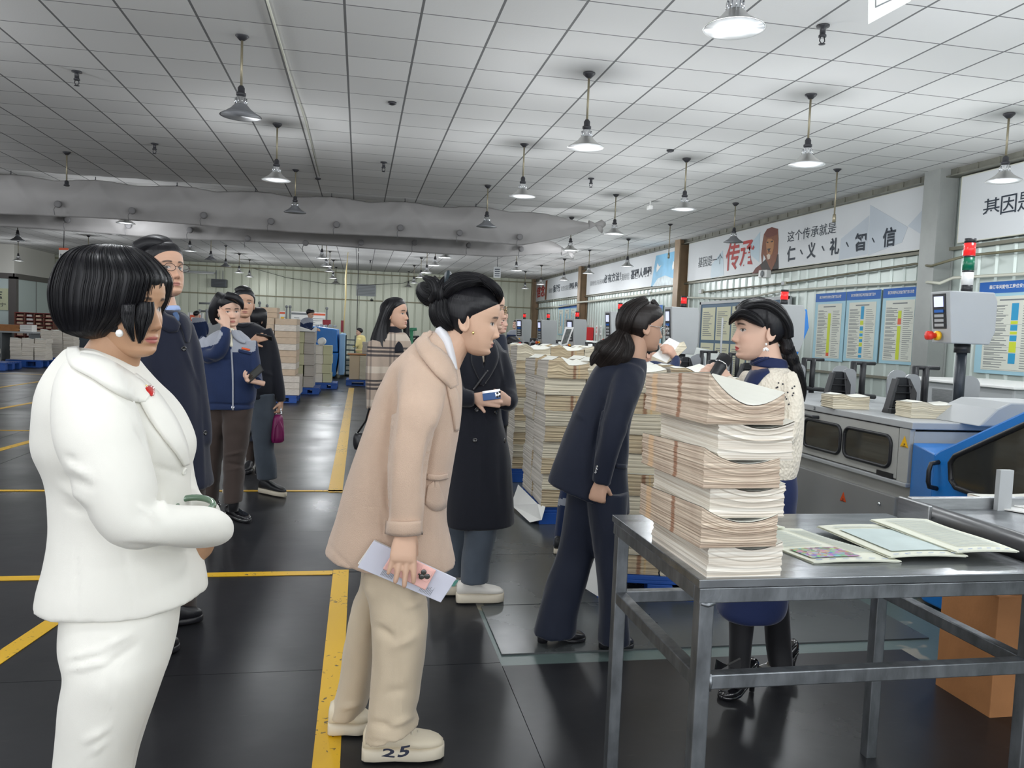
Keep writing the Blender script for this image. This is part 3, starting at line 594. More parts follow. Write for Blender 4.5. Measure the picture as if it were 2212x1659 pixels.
# ================================================================ the long gathering machine
mc = thing('gathering_machine', 'long grey gathering machine with windows in its side, running along the hall', 'machine', (4.2, 12, 0))
Y0, Y1, XF = 4.38, 20.6, 3.4
m = MB(); m.b2((XF+.02, Y0, .1), (5.0, Y1, .96)); m.build('body', M['machine'], mc)
m = MB(); m.b2((XF-.015, Y0-.02, .975), (4.75, Y1, 1.02)); m.build('deck', M['lgrey'], mc, .006)
m = MB(); m.b2((XF+.1, Y0+.05, .0), (4.9, Y1-.05, .1)); m.build('plinth', M['black'], mc)
m = MB(); m.b2((XF-.02, Y0, .605), (XF+.03, Y1, .632)); m.build('ledge', M['lgrey'], mc, .005)
m = MB(); m.b2((XF-.008, Y0+.005, .632), (XF+.03, 4.485, .972)); m.build('end_panel', M['machine'], mc, .003)
GL = mat('machine_window', (.03, .031, .028), .07, spec=.9)
def rrect(y0, y1, z0, z1, r, n=6):
    p = []
    for cy, cz, a0 in ((y1-r, z1-r, 0), (y0+r, z1-r, 90), (y0+r, z0+r, 180), (y1-r, z0+r, 270)):
        for k in range(n+1): a = math.radians(a0+90*k/n); p.append((cy+r*math.cos(a), cz+r*math.sin(a)))
    return p
def mach_panel(y0, y1, wins):
    m = MB(); m.b2((XF-.004, y0+.006, .64), (XF+.02, y1-.006, .968)); p = m.build('access_panel', M['machine'], mc, .003)
    for a, b in wins:
        q = rrect(a, b, .70, .905, .055); m = MB(); m.prism([(XF-.008, y, z) for y, z in q], (.004, 0, 0)); m.build('window', GL, p)
        m = S(); m.tube([(XF-.01, y, z) for y, z in q+q[:2]], .012, 8); m.build('seal', M['black'], p)
    m = MB(); yh = y1-.12; m.tube([(XF-.005, yh-.1, .935), (XF-.045, yh-.09, .935), (XF-.045, yh+.09, .935), (XF-.005, yh+.1, .935)], .012, 8); m.build('handle', M['black'], p)
mach_panel(4.49, 5.62, [(4.555, 5.06), (5.105, 5.58)])
y = 5.62
while y < Y1-.9: mach_panel(y, y+1.2, [(y+.08, y+.55), (y+.62, y+1.1)]); y += 1.2
m = MB(); m.b2((XF-.012, 4.52, .636), (XF-.002, 4.68, .668)); m.build('vent_block', M['black'], mc)
y = 4.47
while y < Y1-1: m = MB(); m.b2((XF-.012, y+.01, .12), (XF+.02, y+1.78, .525)); d_ = m.build('lower_door', M['machine_d'], mc, .008); m = S(); m.lathe([(0, 0), (.012, 0), (.012, -.012), (0, -.014)], (XF-.012, y+.15, .45), 12, 'x'); m.build('lock', M['chrome'], d_); y += 1.82
def tri_sign(parent, y, z, s, colr, X):
    m = MB(); m.prism([(X, y-s/2, z), (X, y+s/2, z), (X, y, z+s*.95)], (-.002, 0, 0)); o = m.build('warning_sign', M[colr], parent)
    m = MB(); m.prism([(X-.003, y-.12*s, z+.3*s), (X-.003, y+.02*s, z+.3*s), (X-.003, y-.02*s, z+.12*s), (X-.003, y+.02*s, z+.12*s), (X-.003, y, z+.06*s), (X-.003, y-.06*s, z+.12*s), (X-.003, y-.02*s, z+.12*s)], (-.001, 0, 0)); m.b2((X-.004, y-.3*s, z+.05*s), (X-.003, y+.3*s, z+.08*s)); m.build('symbol', M['ink'], o)
tri_sign(mc, 4.43, .855, .075, 'yellow', XF-.009); tri_sign(mc, 5.02, .38, .07, 'orange', XF-.013)
m = MB(); text(m, '2', (XF-.017, 5.46, .985), (0, -.03, 0), (0, 0, .025)); m.build('lettering', M['ink'], mc)
# feeding stations on the deck
PL = mat('brushed_plate', srgb(160, 162, 166), .35, .5, 0, 1, .05, 4)
def station(y, far):
    x = 3.74
    m = MB(); m.prism([(x-.10, y-.02, 1.02), (x+.09, y-.02, 1.02), (x+.09, y-.02, 1.23), (x+.075, y-.02, 1.27), (x-.0, y-.02, 1.27), (x-.02, y-.02, 1.24)], (0, .02, 0)); m.prism([(x+.075, y-.09, 1.02), (x+.105, y-.09, 1.02), (x+.105, y-.09, 1.17), (x+.09, y-.03, 1.265), (x+.075, y-.03, 1.265)], (0, .11, 0)); m.prism([(x-.11, y-.08, 1.02), (x-.085, y-.08, 1.02), (x-.0, y-.04, 1.26), (x-.02, y-.04, 1.26)], (0, .06, 0))
    for k in range(4): m.b2((x-.085+.022*k, y-.06, 1.06+.05*k), (x+.08, y-.03, 1.066+.05*k))
    m.b2((x-.11, y-.12, 1.02), (x+.0, y-.08, 1.055)); o = m.build('feeder_bracket', M['black'], mc, .004)
    m = MB(); q = rrect(x+.16, x+.29, 1.03, 1.29, .05, 4); m.prism([(a, y+.12, z) for a, z in q], (0, .012, 0)); m.build('side_plate', PL, mc)
    m = MB(); q = rrect(x+.42, x+.6, 1.03, 1.3, .08, 4); m.prism([(a, y-.1, z) for a, z in q], (0, .012, 0)); m.build('side_plate', PL, mc)
    m = S()
    for a in (.38, .47): m.tube([(x+a, y+.3, 1.02), (x+a, y+.3, 1.34)], .026, 8)
    m.tube([(x+.36, y+.3, 1.335), (x+.58, y+.3, 1.335)], .016, 8); m.tube([(x+.3, y+.28, 1.07), (x+.6, y+.3, 1.05)], .02, 8); m.build('feeder_post', M['black'], mc)
for k in range(20): station(5.02+.765*k, k > 6)
# ---- bundle builder for printed paper
def edge_mat(name, c1, c2, band=None, sc=1.):
    m = mat(name, c1, .85); nt, nd, lk, b = nodes(m); tc = N(nt, 'ShaderNodeTexCoord'); sp = N(nt, 'ShaderNodeSeparateXYZ'); lk.new(tc.outputs['Object'], sp.inputs[0])
    mp = N(nt, 'ShaderNodeMapping'); mp.inputs['Scale'].default_value = (3*sc, 3*sc, 260*sc); lk.new(tc.outputs['Object'], mp.inputs[0]); n = N(nt, 'ShaderNodeTexNoise'); n.inputs['Scale'].default_value = 1; n.inputs['Detail'].default_value = 3; lk.new(mp.outputs[0], n.inputs['Vector'])
    r = N(nt, 'ShaderNodeMapRange', i1=.32, i2=.68, i3=0, i4=1); lk.new(n.outputs[0], r.inputs[0]); c = mixc(nt, r.outputs[0], c2, c1)
    if band:
        mp2 = N(nt, 'ShaderNodeMapping'); mp2.inputs['Scale'].default_value = (11, 11, 7); lk.new(tc.outputs['Object'], mp2.inputs[0]); n2 = N(nt, 'ShaderNodeTexNoise'); n2.inputs['Scale'].default_value = 1; lk.new(mp2.outputs[0], n2.inputs['Vector'])
        r2 = N(nt, 'ShaderNodeMapRange', i1=.48, i2=.75, i3=0, i4=.38); lk.new(n2.outputs[0], r2.inputs[0]); c = mixc(nt, r2.outputs[0], c, srgb(150, 126, 112))
        for out, v0, wd, colr in band:
            wob = math_n(nt, 'MULTIPLY', math_n(nt, 'SUBTRACT', n.outputs[0], .5), .02); d = math_n(nt, 'ABSOLUTE', math_n(nt, 'SUBTRACT', math_n(nt, 'ADD', sp.outputs[out], wob), v0)); f = N(nt, 'ShaderNodeMapRange', i1=wd*.6, i2=wd*1.3, i3=.75, i4=0); lk.new(d, f.inputs[0])
            c = mixc(nt, f.outputs[0], c, colr)
    lk.new(c, b.inputs['Base Color']); return m
EW = edge_mat('white_page_edges', srgb(240, 236, 226), srgb(196, 184, 168)); EC = edge_mat('cream_page_edges', srgb(226, 218, 196), srgb(178, 168, 146))
EB = edge_mat('printed_page_edges', srgb(226, 210, 190), srgb(158, 138, 120), ((1, -.03, .011, srgb(140, 86, 52)), (1, .13, .018, srgb(216, 182, 142))))
ES = edge_mat('striped_page_edges', srgb(216, 200, 168), srgb(150, 132, 104), ((0, .05, .012, srgb(122, 74, 48)), (0, .085, .006, srgb(196, 166, 120))))
EG = edge_mat('grey_page_edges', srgb(196, 190, 180), srgb(160, 152, 144)); ET = mat('folded_sheet_top', srgb(226, 226, 216), .8, 0, .03, 30, .03, 3)
def bundle_mesh(w, d, h, seed, step=.005, jit=.003, sag=.02, lift=.0, peak=0., spine=False):
    """block of stacked folded sheets: every ring is one sheet edge; returns an MB with slot 0 edges, slot 1 top"""
    r = random.Random(seed); m = MB(); m.smooth = False; nz = max(4, int(h/step)); NX, NY = 12, 10; rings = []
    per = [(-1+2*i/NX, -1) for i in range(NX)]+[(1, -1+2*i/NY) for i in range(NY)]+[(1-2*i/NX, 1) for i in range(NX)]+[(-1, 1-2*i/NY) for i in range(NY)]
    def zt(u, v, t): return t*h+t*(sag*(u*u-.35)+lift*(-u*.5)*(1 if u < 0 else .3)+.25*sag*v*u+peak*max(0, 1-abs(u+.45)*2.2))
    ox = oy = 0
    for k in range(nz+1):
        t = k/nz; j = r.uniform(-jit, jit); jx, jy = r.uniform(-jit, jit)*.8, r.uniform(-jit, jit)*.8; a = (w/2+(j if k % 2 else -abs(j)*.5)); b = (d/2+(j if k % 2 else -abs(j)*.5))
        ox += r.uniform(-1, 1)*jit*.25; oy += r.uniform(-1, 1)*jit*.25
        rings.append([Vector((u*a+jx+ox, v*b+jy+oy, max(0, zt(u, v, t)))) for u, v in per])
    m.ring(rings, caps=False); nf = len(m.f); np_ = len(per)
    for q in range(nf):
        j_ = q % np_
        if spine and (j_ >= 2*NX+NY): m.m[q] = 2
    m.mi = 1; top = rings[-1]; c0 = len(m.v); vs = []
    # top sheet
    for i in range(NX+1):
        for k in range(NY+1):
            u, v = -1+2*i/NX, -1+2*k/NY; vs.append((u*w/2+ox, v*d/2+oy, zt(u, v, 1)+.002))
    m.add(vs, [(i*(NY+1)+k, (i+1)*(NY+1)+k, (i+1)*(NY+1)+k+1, i*(NY+1)+k+1) for i in range(NX) for k in range(NY)])
    m.mi = 0; return m
_bm = {}
def bundle(key, p, rz, lab, cat='paper bundle', group=None, mats=(None, None), name='paper_bundle', **kw):
    k = (key, mats[0].name)
    if k not in _bm: o = bundle_mesh(**kw).build(name, list(mats)); _bm[k] = o.data
    else: o = bpy.data.objects.new(name, _bm[k]); COL.objects.link(o)
    o.location = p; o.rotation_euler = (0, 0, rz); return tag(o, lab, cat, group)
# paper piles standing in the feeders
for i, (px, py, sc) in enumerate(((1822, 884, 1), (2000, 905, 1.12), (1590, 840, .8), (1470, 810, .8))):
    p = on_z(px+20, py, 1.022); bundle('pile%d' % i, (p.x, p.y+.1, 1.022), -.15, 'short %s on the machine deck, %s' % ('pile of folded sheets', ('beside the middle black bracket', 'nearest the dark control pole', 'behind the microphone', 'right of the worker in blue'))[0] if False else 'short pile of folded sheets on the machine deck ' + ('between two black brackets', 'nearest the dark control pole', 'just behind the microphone', 'beside the arm of the reading worker')[i], 'paper pile', 'piles in the machine feeders', (EC, ET), 'sheet_pile', w=.27*sc, d=.2, h=.07+.02*sc, seed=40+i, sag=.012, peak=.02)
# ---- control panels on posts
SCR = mat('panel_screen', (.55, .58, .75), .3, emit=(.6, .64, .95), es=.55)
def control(x, y, zb, zt, rz, pole_z, lab, stack=False, wd=.27):
    t = thing('control_panel', lab, 'control panel', (x, y, pole_z), 'control panels on posts along the machine'); R = Matrix.Rotation(rz, 3, 'Z')
    def T(v): return Vector((x, y, 0))+R@Vector(v)
    m = S(); m.tube([T((0, 0, pole_z)), T((0, 0, zb-.05))], .033, 14); m.build('pole', mat('dark_pole', srgb(44, 50, 58), .4, .2), t)
    m = S(); m.tube([T((0, 0, zb-.06)), T((0, 0, zb))], .05, 14); m.build('collar', M['black'], t)
    h = zt-zb; m = MB(); m.prism([T((-wd*.5, -.11, zb+.0)), T((wd*.38, -.11, zb)), T((wd*.5, -.11, zb+.25*h)), T((wd*.5, -.11, zt-.06)), T((wd*.42, -.11, zt)), T((-wd*.62, -.11, zt)), ], R@Vector((0, .22, 0))); m.build('cabinet', M['lgrey'], t, .008)
    def face(a0, a1, b0, b1, d, mm, nm, par):        # on the slanted left face
        f = lambda a, b: T((-wd*.5-.12*wd*b-d, -.11+.22*a, zb+h*b)); m = MB(); q = [f(a0, b0), f(a1, b0), f(a1, b1), f(a0, b1)]; m.prism(q, R@Vector((-.004, 0, 0))); return m.build(nm, mm, par)
    k = face(.2, .85, .28, .95, .001, M['black'], 'keypad_panel', t); face(.3, .75, .70, .9, .006, SCR, 'screen', k)
    for j in range(4): face(.3, .75, .32+.09*j, .375+.09*j, .006, M['lgrey'] if j < 3 else M['inkblue'], 'key_row', k)
    c = T((-wd*.5-.02, .0, zb+.14*h)); ax = R@Vector((-1, 0, 0)); m = S(); m.tube([c+ax*.0, c+ax*.025], .032, 14); b_ = m.build('button_collar', M['yellow'], t); m = S(); m.tube([c+ax*.025, c+ax*.05, c+ax*.052, c+ax*.085, c+ax*.09], [.018, .018, .03, .03, .02], 14); m.build('emergency_button', M['orange'] if not stack else mat('stop_red', srgb(215, 45, 30), .35), t)
    z = zt; segs = [('black', .05), ('red', .075), ('black', .02)] if not stack else [('black', .05), ('white', .085), ('black', .012), ('green', .085), ('black', .012), ('red', .085), ('black', .03)]
    for cn, hh in segs: m = S(); m.lathe([(0, z), (.036, z), (.036, z+hh), (0, z+hh)], T((.0, 0, 0)), 18); m.build('signal_segment', M[cn], t); z += hh
    return t
CPL = ['second nearest control panel, half hidden by the speaking woman', 'third nearest control panel, right of the navy suit woman', 'control panel mostly hidden behind the navy suit woman', 'control panel beside the red fire cabinet', 'control panel left of the tilted tray', 'farthest control panel next to the standing worker']
control(4.0, 4.72, 1.521, 1.867, -.12, 1.02, 'nearest control panel with a red, green and white signal tower', True, .30)
for (x, y, zb, zt, rz), l in zip(((4.0, 7.07, 1.40, 1.845, .0), (4.0, 9.5, 1.29, 1.875, .05), (4.0, 12.0, 1.33, 1.86, .15), (4.0, 14.5, 1.19, 1.77, .62), (4.0, 16.85, 1.2, 1.77, .25), (4.0, 19.4, 1.23, 1.81, .75)), CPL): control(x, y, zb, zt, rz, 1.02, l, False, .34)
# ---- blue chute, hoods and trays further along
t = thing('feed_chute', 'tall blue sheet metal chute behind the speaking woman', 'chute', (4.55, 7.9, 1.02)); D_ = dep(Vector((4.55, 7.9, 1)))
m = MB(); q = [at(1716, 668, D_), at(1744, 668, D_), at(1748, 708, D_), at(1716, 785, D_), at(1700, 860, D_), at(1690, 860, D_), at(1700, 700, D_)]; m.prism(q, (0, .35, 0)); m.build('body', M['blue'], t, .01); m = MB(); m.b2((4.3, 7.95, 1.0), (4.7, 8.3, 1.3)); m.build('base', M['machine'], t)
for i in range(6):
    y = 12.2+1.35*i; t = thing('machine_hood', 'pale hood on the far half of the machine, %s from the fire cabinet end' % ordn[i], 'hood', (4.9, y, 1.02), 'pale hoods along the machine'); m = MB(); m.prism([(4.55, y-.45, 1.02), (5.6, y-.45, 1.02), (5.6, y-.45, 1.3), (5.2, y-.45, 1.36), (4.6, y-.45, 1.22)], (0, .9, 0)); m.build('cover', mat('hood_white', srgb(214, 218, 214), .4), t, .03); m = MB(); m.b2((4.52, y-.3, 1.08), (4.56, y+.3, 1.18)); m.build('grip', M['inkgrey'], t)
D_ = 13.6; t = thing('tilted_tray', 'white tilted tray with a dark printed sheet above the machine', 'tray', at(1228, 745, D_)); m = MB(); m.prism([at(1210, 748, D_), at(1226, 744, D_), at(1226+14, 707, D_), at(1222, 706, D_)], (0, .03, 0)); m.build('frame', M['white'], t)
m = MB(); m.prism([at(1213, 744, D_-.02), at(1224, 741, D_-.02), at(1235, 711, D_-.02), at(1224, 711, D_-.02)], (0, .01, 0)); m.build('sheet', mat('dark_print', srgb(88, 92, 90), .6, 0, 0, 1, .5, 20), t); m = S(); m.tube([at(1224, 742, D_+.05), at(1226, 790, D_+.05)], .02, 8); m.build('stand', M['inkgrey'], t)
for i, (x, y) in enumerate(((4.25, 8.9), (4.3, 13.6), (4.2, 5.0))): tag(S().tube([(x, y, 1.02), (x, y, 1.75)], .012, 8).build('guide_rod', M['lgrey']), 'thin upright grey rod on the deck ' + ('under the glasses of the navy suit woman', 'between two far control panels', 'beside the nearest control pole')[i], 'rod', 'guide rods on the machine')
# ---- blue hood of the stitcher at the near end
t = thing('stitching_unit', 'blue machine housing with a sloping top and a big dark window', 'machine', (3.6, 3.3, 0))
prof = [(3.93, .04), (3.93, .885), (3.89, .915), (3.33, 1.2), (2.9, 1.42), (1.9, 1.42), (1.9, .04)]
m = MB(); m.prism([(3.2, y, z) for y, z in prof], (1.0, 0, 0)); m.build('hood', M['blue'], t, .012)
m = MB(); m.prism([(3.2, 3.925, .04), (3.41, 4.376, .04), (4.2, 4.376, .04), (4.2, 3.925, .04)], (0, 0, .85)); m.build('side_cheek', M['blue'], t, .008)
wq = [(3.735, .735), (3.775, .77), (3.79, .86), (3.76, .905), (3.33, 1.125), (2.86, 1.36), (2.5, 1.36), (2.4, .72), (3.5, .72)]
m = MB(); m.prism([(3.194, y, z) for y, z in wq], (.004, 0, 0)); m.build('window', GL, t); m = S(); m.tube([(3.192, y, z) for y, z in wq+wq[:2]], .014, 8); m.build('window_seal', M['black'], t)
m = S(); m.tube([(3.2, 3.885, .85), (3.15, 3.885, .84), (3.14, 3.885, .80), (3.14, 3.885, .74), (3.15, 3.885, .71), (3.2, 3.885, .70)], .013, 10); m.build('handle', M['black'], t)
m = MB(); m.b2((3.196, 3.1, .05), (3.2, 3.106, .7)); m.build('panel_gap', M['black'], t)
for z in (.79, .70): m = S(); m.lathe([(0, -.006), (.008, -.006), (.008, .01), (0, .01)], (3.205 if z > .75 else 3.205, 3.97-.08, z), 10, 'x')
t = thing('hopper_box', 'grey tapered hopper box behind the blue housing', 'hopper', (4.0, 4.3, 1.02)); m = MB(); m.prism([(3.72, 4.2, 1.02), (4.5, 4.2, 1.02), (4.36, 4.2, 1.17), (3.93, 4.2, 1.17), (3.84, 4.2, 1.13)], (0, .42, 0)); m.build('body', M['lgrey'], t, .01); m = MB(); m.b2((4.42, 4.2, 1.12), (5.6, 4.5, 1.2)); m.build('rail', M['white'], t, .01)
t = thing('steel_cabinet', 'low grey steel machine standing by the wall under the cut poster', 'machine', (6.6, 7.3, 0)); m = MB(); m.b2((6.2, 6.6, 0), (7.4, 8.3, 1.12)); m.build('body', M['lgrey'], t, .02); m = MB(); m.b2((6.19, 7.1, .92), (6.2, 7.7, 1.05)); m.build('panel', M['steel'], t); m = MB(); m.b2((6.15, 6.55, 1.12), (7.45, 8.35, 1.15)); m.build('lid', M['white'], t, .008)
# ================================================================ delivery conveyor beside the table
t = thing('delivery_conveyor', 'steel delivery conveyor with a black roller at its edge', 'conveyor', (2.3, 2.2, 0))
m = MB(); m.b2((1.92, 2.45, .86), (3.1, 2.475, .955)); m.b2((1.885, 2.32, .86), (1.90, 2.475, .955)); m.b2((1.885, 2.3, .86), (1.95, 2.475, .868)); m.build('side_frame', M['steel'], t, .003)
m = S(); m.lathe([(0, -1.3), (.046, -1.3), (.05, -1.29), (.05, -.012), (.044, 0), (0, 0)], (1.945, 2.435, .895), 28, 'y'); m.build('roller', mat('black_roller', (.02, .021, .024), .32), t)
m = S(); m.lathe([(0, 0), (.016, 0), (.016, .03), (0, .03)], (1.945, 2.435, .895), 12, 'y'); m.build('axle', M['chrome'], t)
m = MB(); m.b2((1.99, 1.0, .90), (3.1, 2.448, .915)); m.build('bed', M['dsteel'], t)
for x, y in ((2.95, 2.4), (2.95, 1.2)): m = MB(); m.b2((x-.03, y-.03, 0), (x+.03, y+.03, .9)); m.build('leg', M['dsteel'], t)
m = MB(); m.b2((2.245, 2.42, .915), (2.30, 2.44, 1.06)); m.build('stop_plate', M['lgrey'], t)
for i in range(2):
    a = on_z(2150+i*14, 1098-i*9, .918+.006*i); m = MB(); m.prism([a, a+Vector((.05, -.09, 0)), a+Vector((.38, -.02, 0)), a+Vector((.33, .08, 0))], (0, 0, .004)); tag(m.build('folded_newspaper', M['paper']), ('upper', 'lower')[1-i]+' folded white paper lying on the delivery conveyor', 'newspaper', None, None)
# ================================================================ welded steel table
TZ = .885; TX0, TX1, TY0, TY1 = .845, 1.875, 1.815, 2.515
tb = thing('work_table', 'welded bare steel table carrying the newspaper stack', 'table', ((TX0+TX1)/2, (TY0+TY1)/2, 0))
TS = mat('scuffed_sheet_steel', srgb(150, 154, 158), .22, .85, .05, 18, .28, 5, stretch=(1, 6, 1)); RS = mat('raw_steel_tube', srgb(128, 132, 136), .36, .8, .12, 50, .3, 22, stretch=(1, 1, .4))
m = MB(); m.b2((TX0, TY0, TZ-.022), (TX1, TY1, TZ)); m.build('tabletop', TS, tb, .002)
m = MB()
for a, b in (((TX0+.005, TY0+.005), (TX1-.005, TY0+.04)), ((TX0+.005, TY1-.04), (TX1-.005, TY1-.005)), ((TX0+.005, TY0+.04), (TX0+.04, TY1-.04)), ((TX1-.04, TY0+.04), (TX1-.005, TY1-.04))): m.b2((*a, TZ-.062), (*b, TZ-.024))
m.build('apron', RS, tb, .002)
for x in (TX0+.008, TX1-.048):
    for y in (TY0+.008, TY1-.048):
        m = MB(); m.b2((x, y, 0), (x+.04, y+.04, TZ-.062)); l_ = m.build('leg', RS, tb, .003)
        if y < 2: m = S(); m.tube([(x+.002, y-.001, TZ-.063), (x+.02, y-.003, TZ-.066), (x+.04, y-.001, TZ-.063)], [.004, .007, .004], 8); m.tube([(x+.04, y+.004, .594), (x+.042, y+.002, .616), (x+.04, y+.004, .638)], [.004, .006, .004], 8); m.build('weld', RS, l_)
for a, b in (((TX0+.04, TY0+.01), (TX1-.04, TY0+.045)), ((TX0+.04, TY1-.045), (TX1-.04, TY1-.01)), ((TX0+.01, TY0+.04), (TX0+.045, TY1-.04)), ((TX1-.045, TY0+.04), (TX1-.01, TY1-.04))):
    m = MB(); m.b2((*a, .597), (*b, .635)); m.build('rail', RS, tb, .003)
# six bundles of newspapers stacked on the table
z = TZ; hs = (.077, .073, .077, .071, .09, .066)
for i, h in enumerate(hs):
    pr = i % 2 == 1; cx = 1.0-(.018 if pr else -.012)+(.012 if i == 4 else 0); wd, dp = (.212, .385) if pr else (.205, .37)
    b_ = bundle('table%d' % i, (cx-.042, 2.02, z), -.0+(.05 if pr else .015), '%s newspaper bundle in the stack on the steel table, counted from its base' % ordn[i], 'newspaper bundle', 'newspaper bundles on the table', (EB if pr else EW, ET), 'newspaper_bundle', w=wd, d=dp, h=h, seed=60+i, step=.0026 if pr else .0042, jit=.0017 if pr else .0024, sag=(.028 if i < 5 else .05), lift=.012 if i < 5 else .032)
    z += h
m = MB(); r = random.Random(3); topo = b_.location
for k in range(9):
    for q in range(2): m.b2((topo.x+.0+q*.045, topo.y-.12+k*.027, z+.012), (topo.x+.0+q*.045+.038, topo.y-.11+k*.027, z+.0135))
# folded newspapers lying on the table
NP = mat('newsprint', srgb(222, 224, 208), .8, 0, .05, 12, .02, 3); PH = mat('photo_print', srgb(120, 104, 116), .5); nt, nd, lk, b = nodes(PH)
tc_ = N(nt, 'ShaderNodeTexCoord'); v_ = N(nt, 'ShaderNodeTexVoronoi'); v_.inputs['Scale'].default_value = 80; lk.new(tc_.outputs['Object'], v_.inputs['Vector']); hs_ = N(nt, 'ShaderNodeHueSaturation'); hs_.inputs['Saturation'].default_value = .8; hs_.inputs['Value'].default_value = .5; lk.new(v_.outputs['Color'], hs_.inputs['Color']); lk.new(hs_.outputs[0], b.inputs['Base Color'])
def paper(lab, q, z, photo=None, ink=((.1, .55, .45, .95), (.55, .5, .9, .95)), name='newspaper', block=None):
    """q: near-left, near-right, far-right, far-left (x, y)"""
    A = [Vector((*p, 0)) for p in q]; f = lambda u, v, d: (A[0]*(1-u)*(1-v)+A[1]*u*(1-v)+A[2]*u*v+A[3]*(1-u)*v)+Vector((0, 0, d+.004*math.sin(u*PI)+.003*math.sin(v*2*PI)*(u-.3)))
    t = thing(name, lab, 'newspaper', (A[0]+A[2])/2+Vector((0, 0, z)), 'newspapers lying on the table'); m = MB(); n = 8
    for s in range(3):
        e = .006*s; vs = [f(i/n, j/n, z+.0025*s)+Vector((e*.6*(s % 2), -e*.5, 0)) for i in range(n+1) for j in range(n+1)]; m.add(vs, [(i*(n+1)+j, (i+1)*(n+1)+j, (i+1)*(n+1)+j+1, i*(n+1)+j+1) for i in range(n) for j in range(n)])
    o = m.build('folded_sheet', NP, t); so = o.modifiers.new('thickness', 'SOLIDIFY'); so.thickness = .0018
    zt = z+.0085; P = lambda u, v: f(u, v, zt)+Vector((0, -.006, 0))
    def patch(m, a, b, c, d, n=3):
        for i in range(n):
            for j in range(n): m.quad(P(a+(c-a)*i/n, b+(d-b)*j/n), P(a+(c-a)*(i+1)/n, b+(d-b)*j/n), P(a+(c-a)*(i+1)/n, b+(d-b)*(j+1)/n), P(a+(c-a)*i/n, b+(d-b)*(j+1)/n))
    m = MB()
    for a, b, c, d in ink:
        k = b
        while k < d: patch(m, a, k, c, k+.012, 2); k += .03
    m.build('print', mat('faded_print', srgb(176, 184, 180), .8), t)
    if photo: m = MB(); patch(m, *photo); m.build('photo', PH, t)
    if block: m = MB(); patch(m, *block); m.build('print_block', mat('pale_blue_print', srgb(192, 206, 204), .8, 0, 0, 1, .06, 9), t)
    m = MB()
    for k in range(6): patch(m, .05+.15*k, .015, .12+.15*k, .025, 1)
    m.build('colour_bar', M['inkblue'], t); return t
paper('open newspaper with a colour photo near its corner, beside the bundle stack', [(1.225, 1.935), (1.49, 1.93), (1.40, 2.29), (1.16, 2.29)], TZ+.001, (.06, .07, .62, .33), ((.08, .4, .55, .92), (.68, .2, .95, .92)))
paper('newspaper page with a pale blue print block, in the middle of the table', [(1.46, 1.935), (1.70, 1.93), (1.70, 2.285), (1.45, 2.28)], TZ+.013, None, ((.12, .86, .9, .9),), block=(.12, .1, .9, .8))
paper('folded newspaper at the table edge next to the black roller', [(1.665, 1.93), (1.862, 1.925), (1.868, 2.31), (1.66, 2.31)], TZ+.025, None, ((.15, .1, .85, .92),))
paper('folded newspaper peeping out behind the bundle stack', [(1.13, 2.20), (1.33, 2.27), (1.20, 2.44), (1.06, 2.42)], TZ+.013, None, ((.2, .3, .8, .8),))
# ================================================================ pallets and stacks of bundles
def pallet(x, y, w, d, rz, lab, mm=None, h=.14):
    t = thing('pallet', lab, 'pallet', (x, y, 0), 'pallets under the paper stacks'); R = Matrix.Rotation(rz, 3, 'Z'); mm = mm or M['pblue']
    def bx(m, cx, cy, cz, dx, dy, dz): m.box(Vector((x, y, 0))+R@Vector((cx, cy, cz)), (dx, dy, dz), tilt=R)
    m = MB(); n = 7
    for k in range(n): bx(m, 0, -d/2+d*(k+.5)/n, h-.012, w, d/n*.82, .024)
    bx(m, 0, 0, h-.034, w*.98, d*.98, .02); m.build('deck', mm, t, .003)
    m = MB()
    for i in (-1, 0, 1):
        for j in (-1, 0, 1): bx(m, i*(w/2-.07), j*(d/2-.07), h/2-.02, .14, .14, h-.05)
    for j in (-1, 0, 1): bx(m, 0, j*(d/2-.07), .012, w, .12, .024)
    m.build('skid', mm, t, .003); return t
SPN = edge_mat('folded_spine_side', srgb(204, 198, 188), srgb(184, 177, 168), None, .35)
def stack(x0, y0, rz, nx, ny, nz, bw, bd, bh, where, z0=.142, seed=0, mats=(EC, ES, EG), cat='paper bundle', hide=True, spine=True, peak=.0, skip=lambda i, j, k: False):
    r = random.Random(seed); R = Matrix.Rotation(rz, 3, 'Z'); zz = z0
    for k in range(nz):
        h = bh*(1+r.uniform(-.08, .08))*(1 if k else 1.05)
        for i in range(nx):
            for j in range(ny):
                if (hide and 0 < i and 0 < j and k < nz-1) or skip(i, j, k): continue
                p = Vector((x0, y0, 0))+R@Vector((bw*(i+.5)+r.uniform(-.012, .012), bd*(j+.5)+r.uniform(-.012, .012), 0)); mm = mats[1] if (k+i) % 2 == 0 else mats[0]
                top = k == nz-1; col = ('front', 'second', 'third', 'fourth')[j]+' row'; cl = ordn[i]+' column'
                bundle('st%.2f_%.2f_%.3f_%d_%d' % (bw, bd, h, (i+j) % 3, top), (p.x, p.y, zz), rz+r.uniform(-.03, .03), '%s bundle up, %s, %s, %s' % (ordn[k], cl, col, where), cat, 'bundles in the '+where, (mm, ET, SPN), spine=spine, w=bw*.97, d=bd*.97, h=h*.985, seed=seed+(i+j) % 3, step=.0075, jit=.003, sag=.006 if not top else .03, peak=peak if top else 0)
        zz += h
pallet(1.785, 4.55, .70, .82, -.22, 'blue pallet behind the navy suit woman, nearest of the stacks')
stack(1.36, 4.24, -.22, 2, 2, 10, .34, .40, .115, 'stack behind the navy suit woman', seed=1, peak=.03)
pallet(1.91, 6.31, 1.0, .8, -.02, 'blue pallet under the middle stack with folded top sheets')
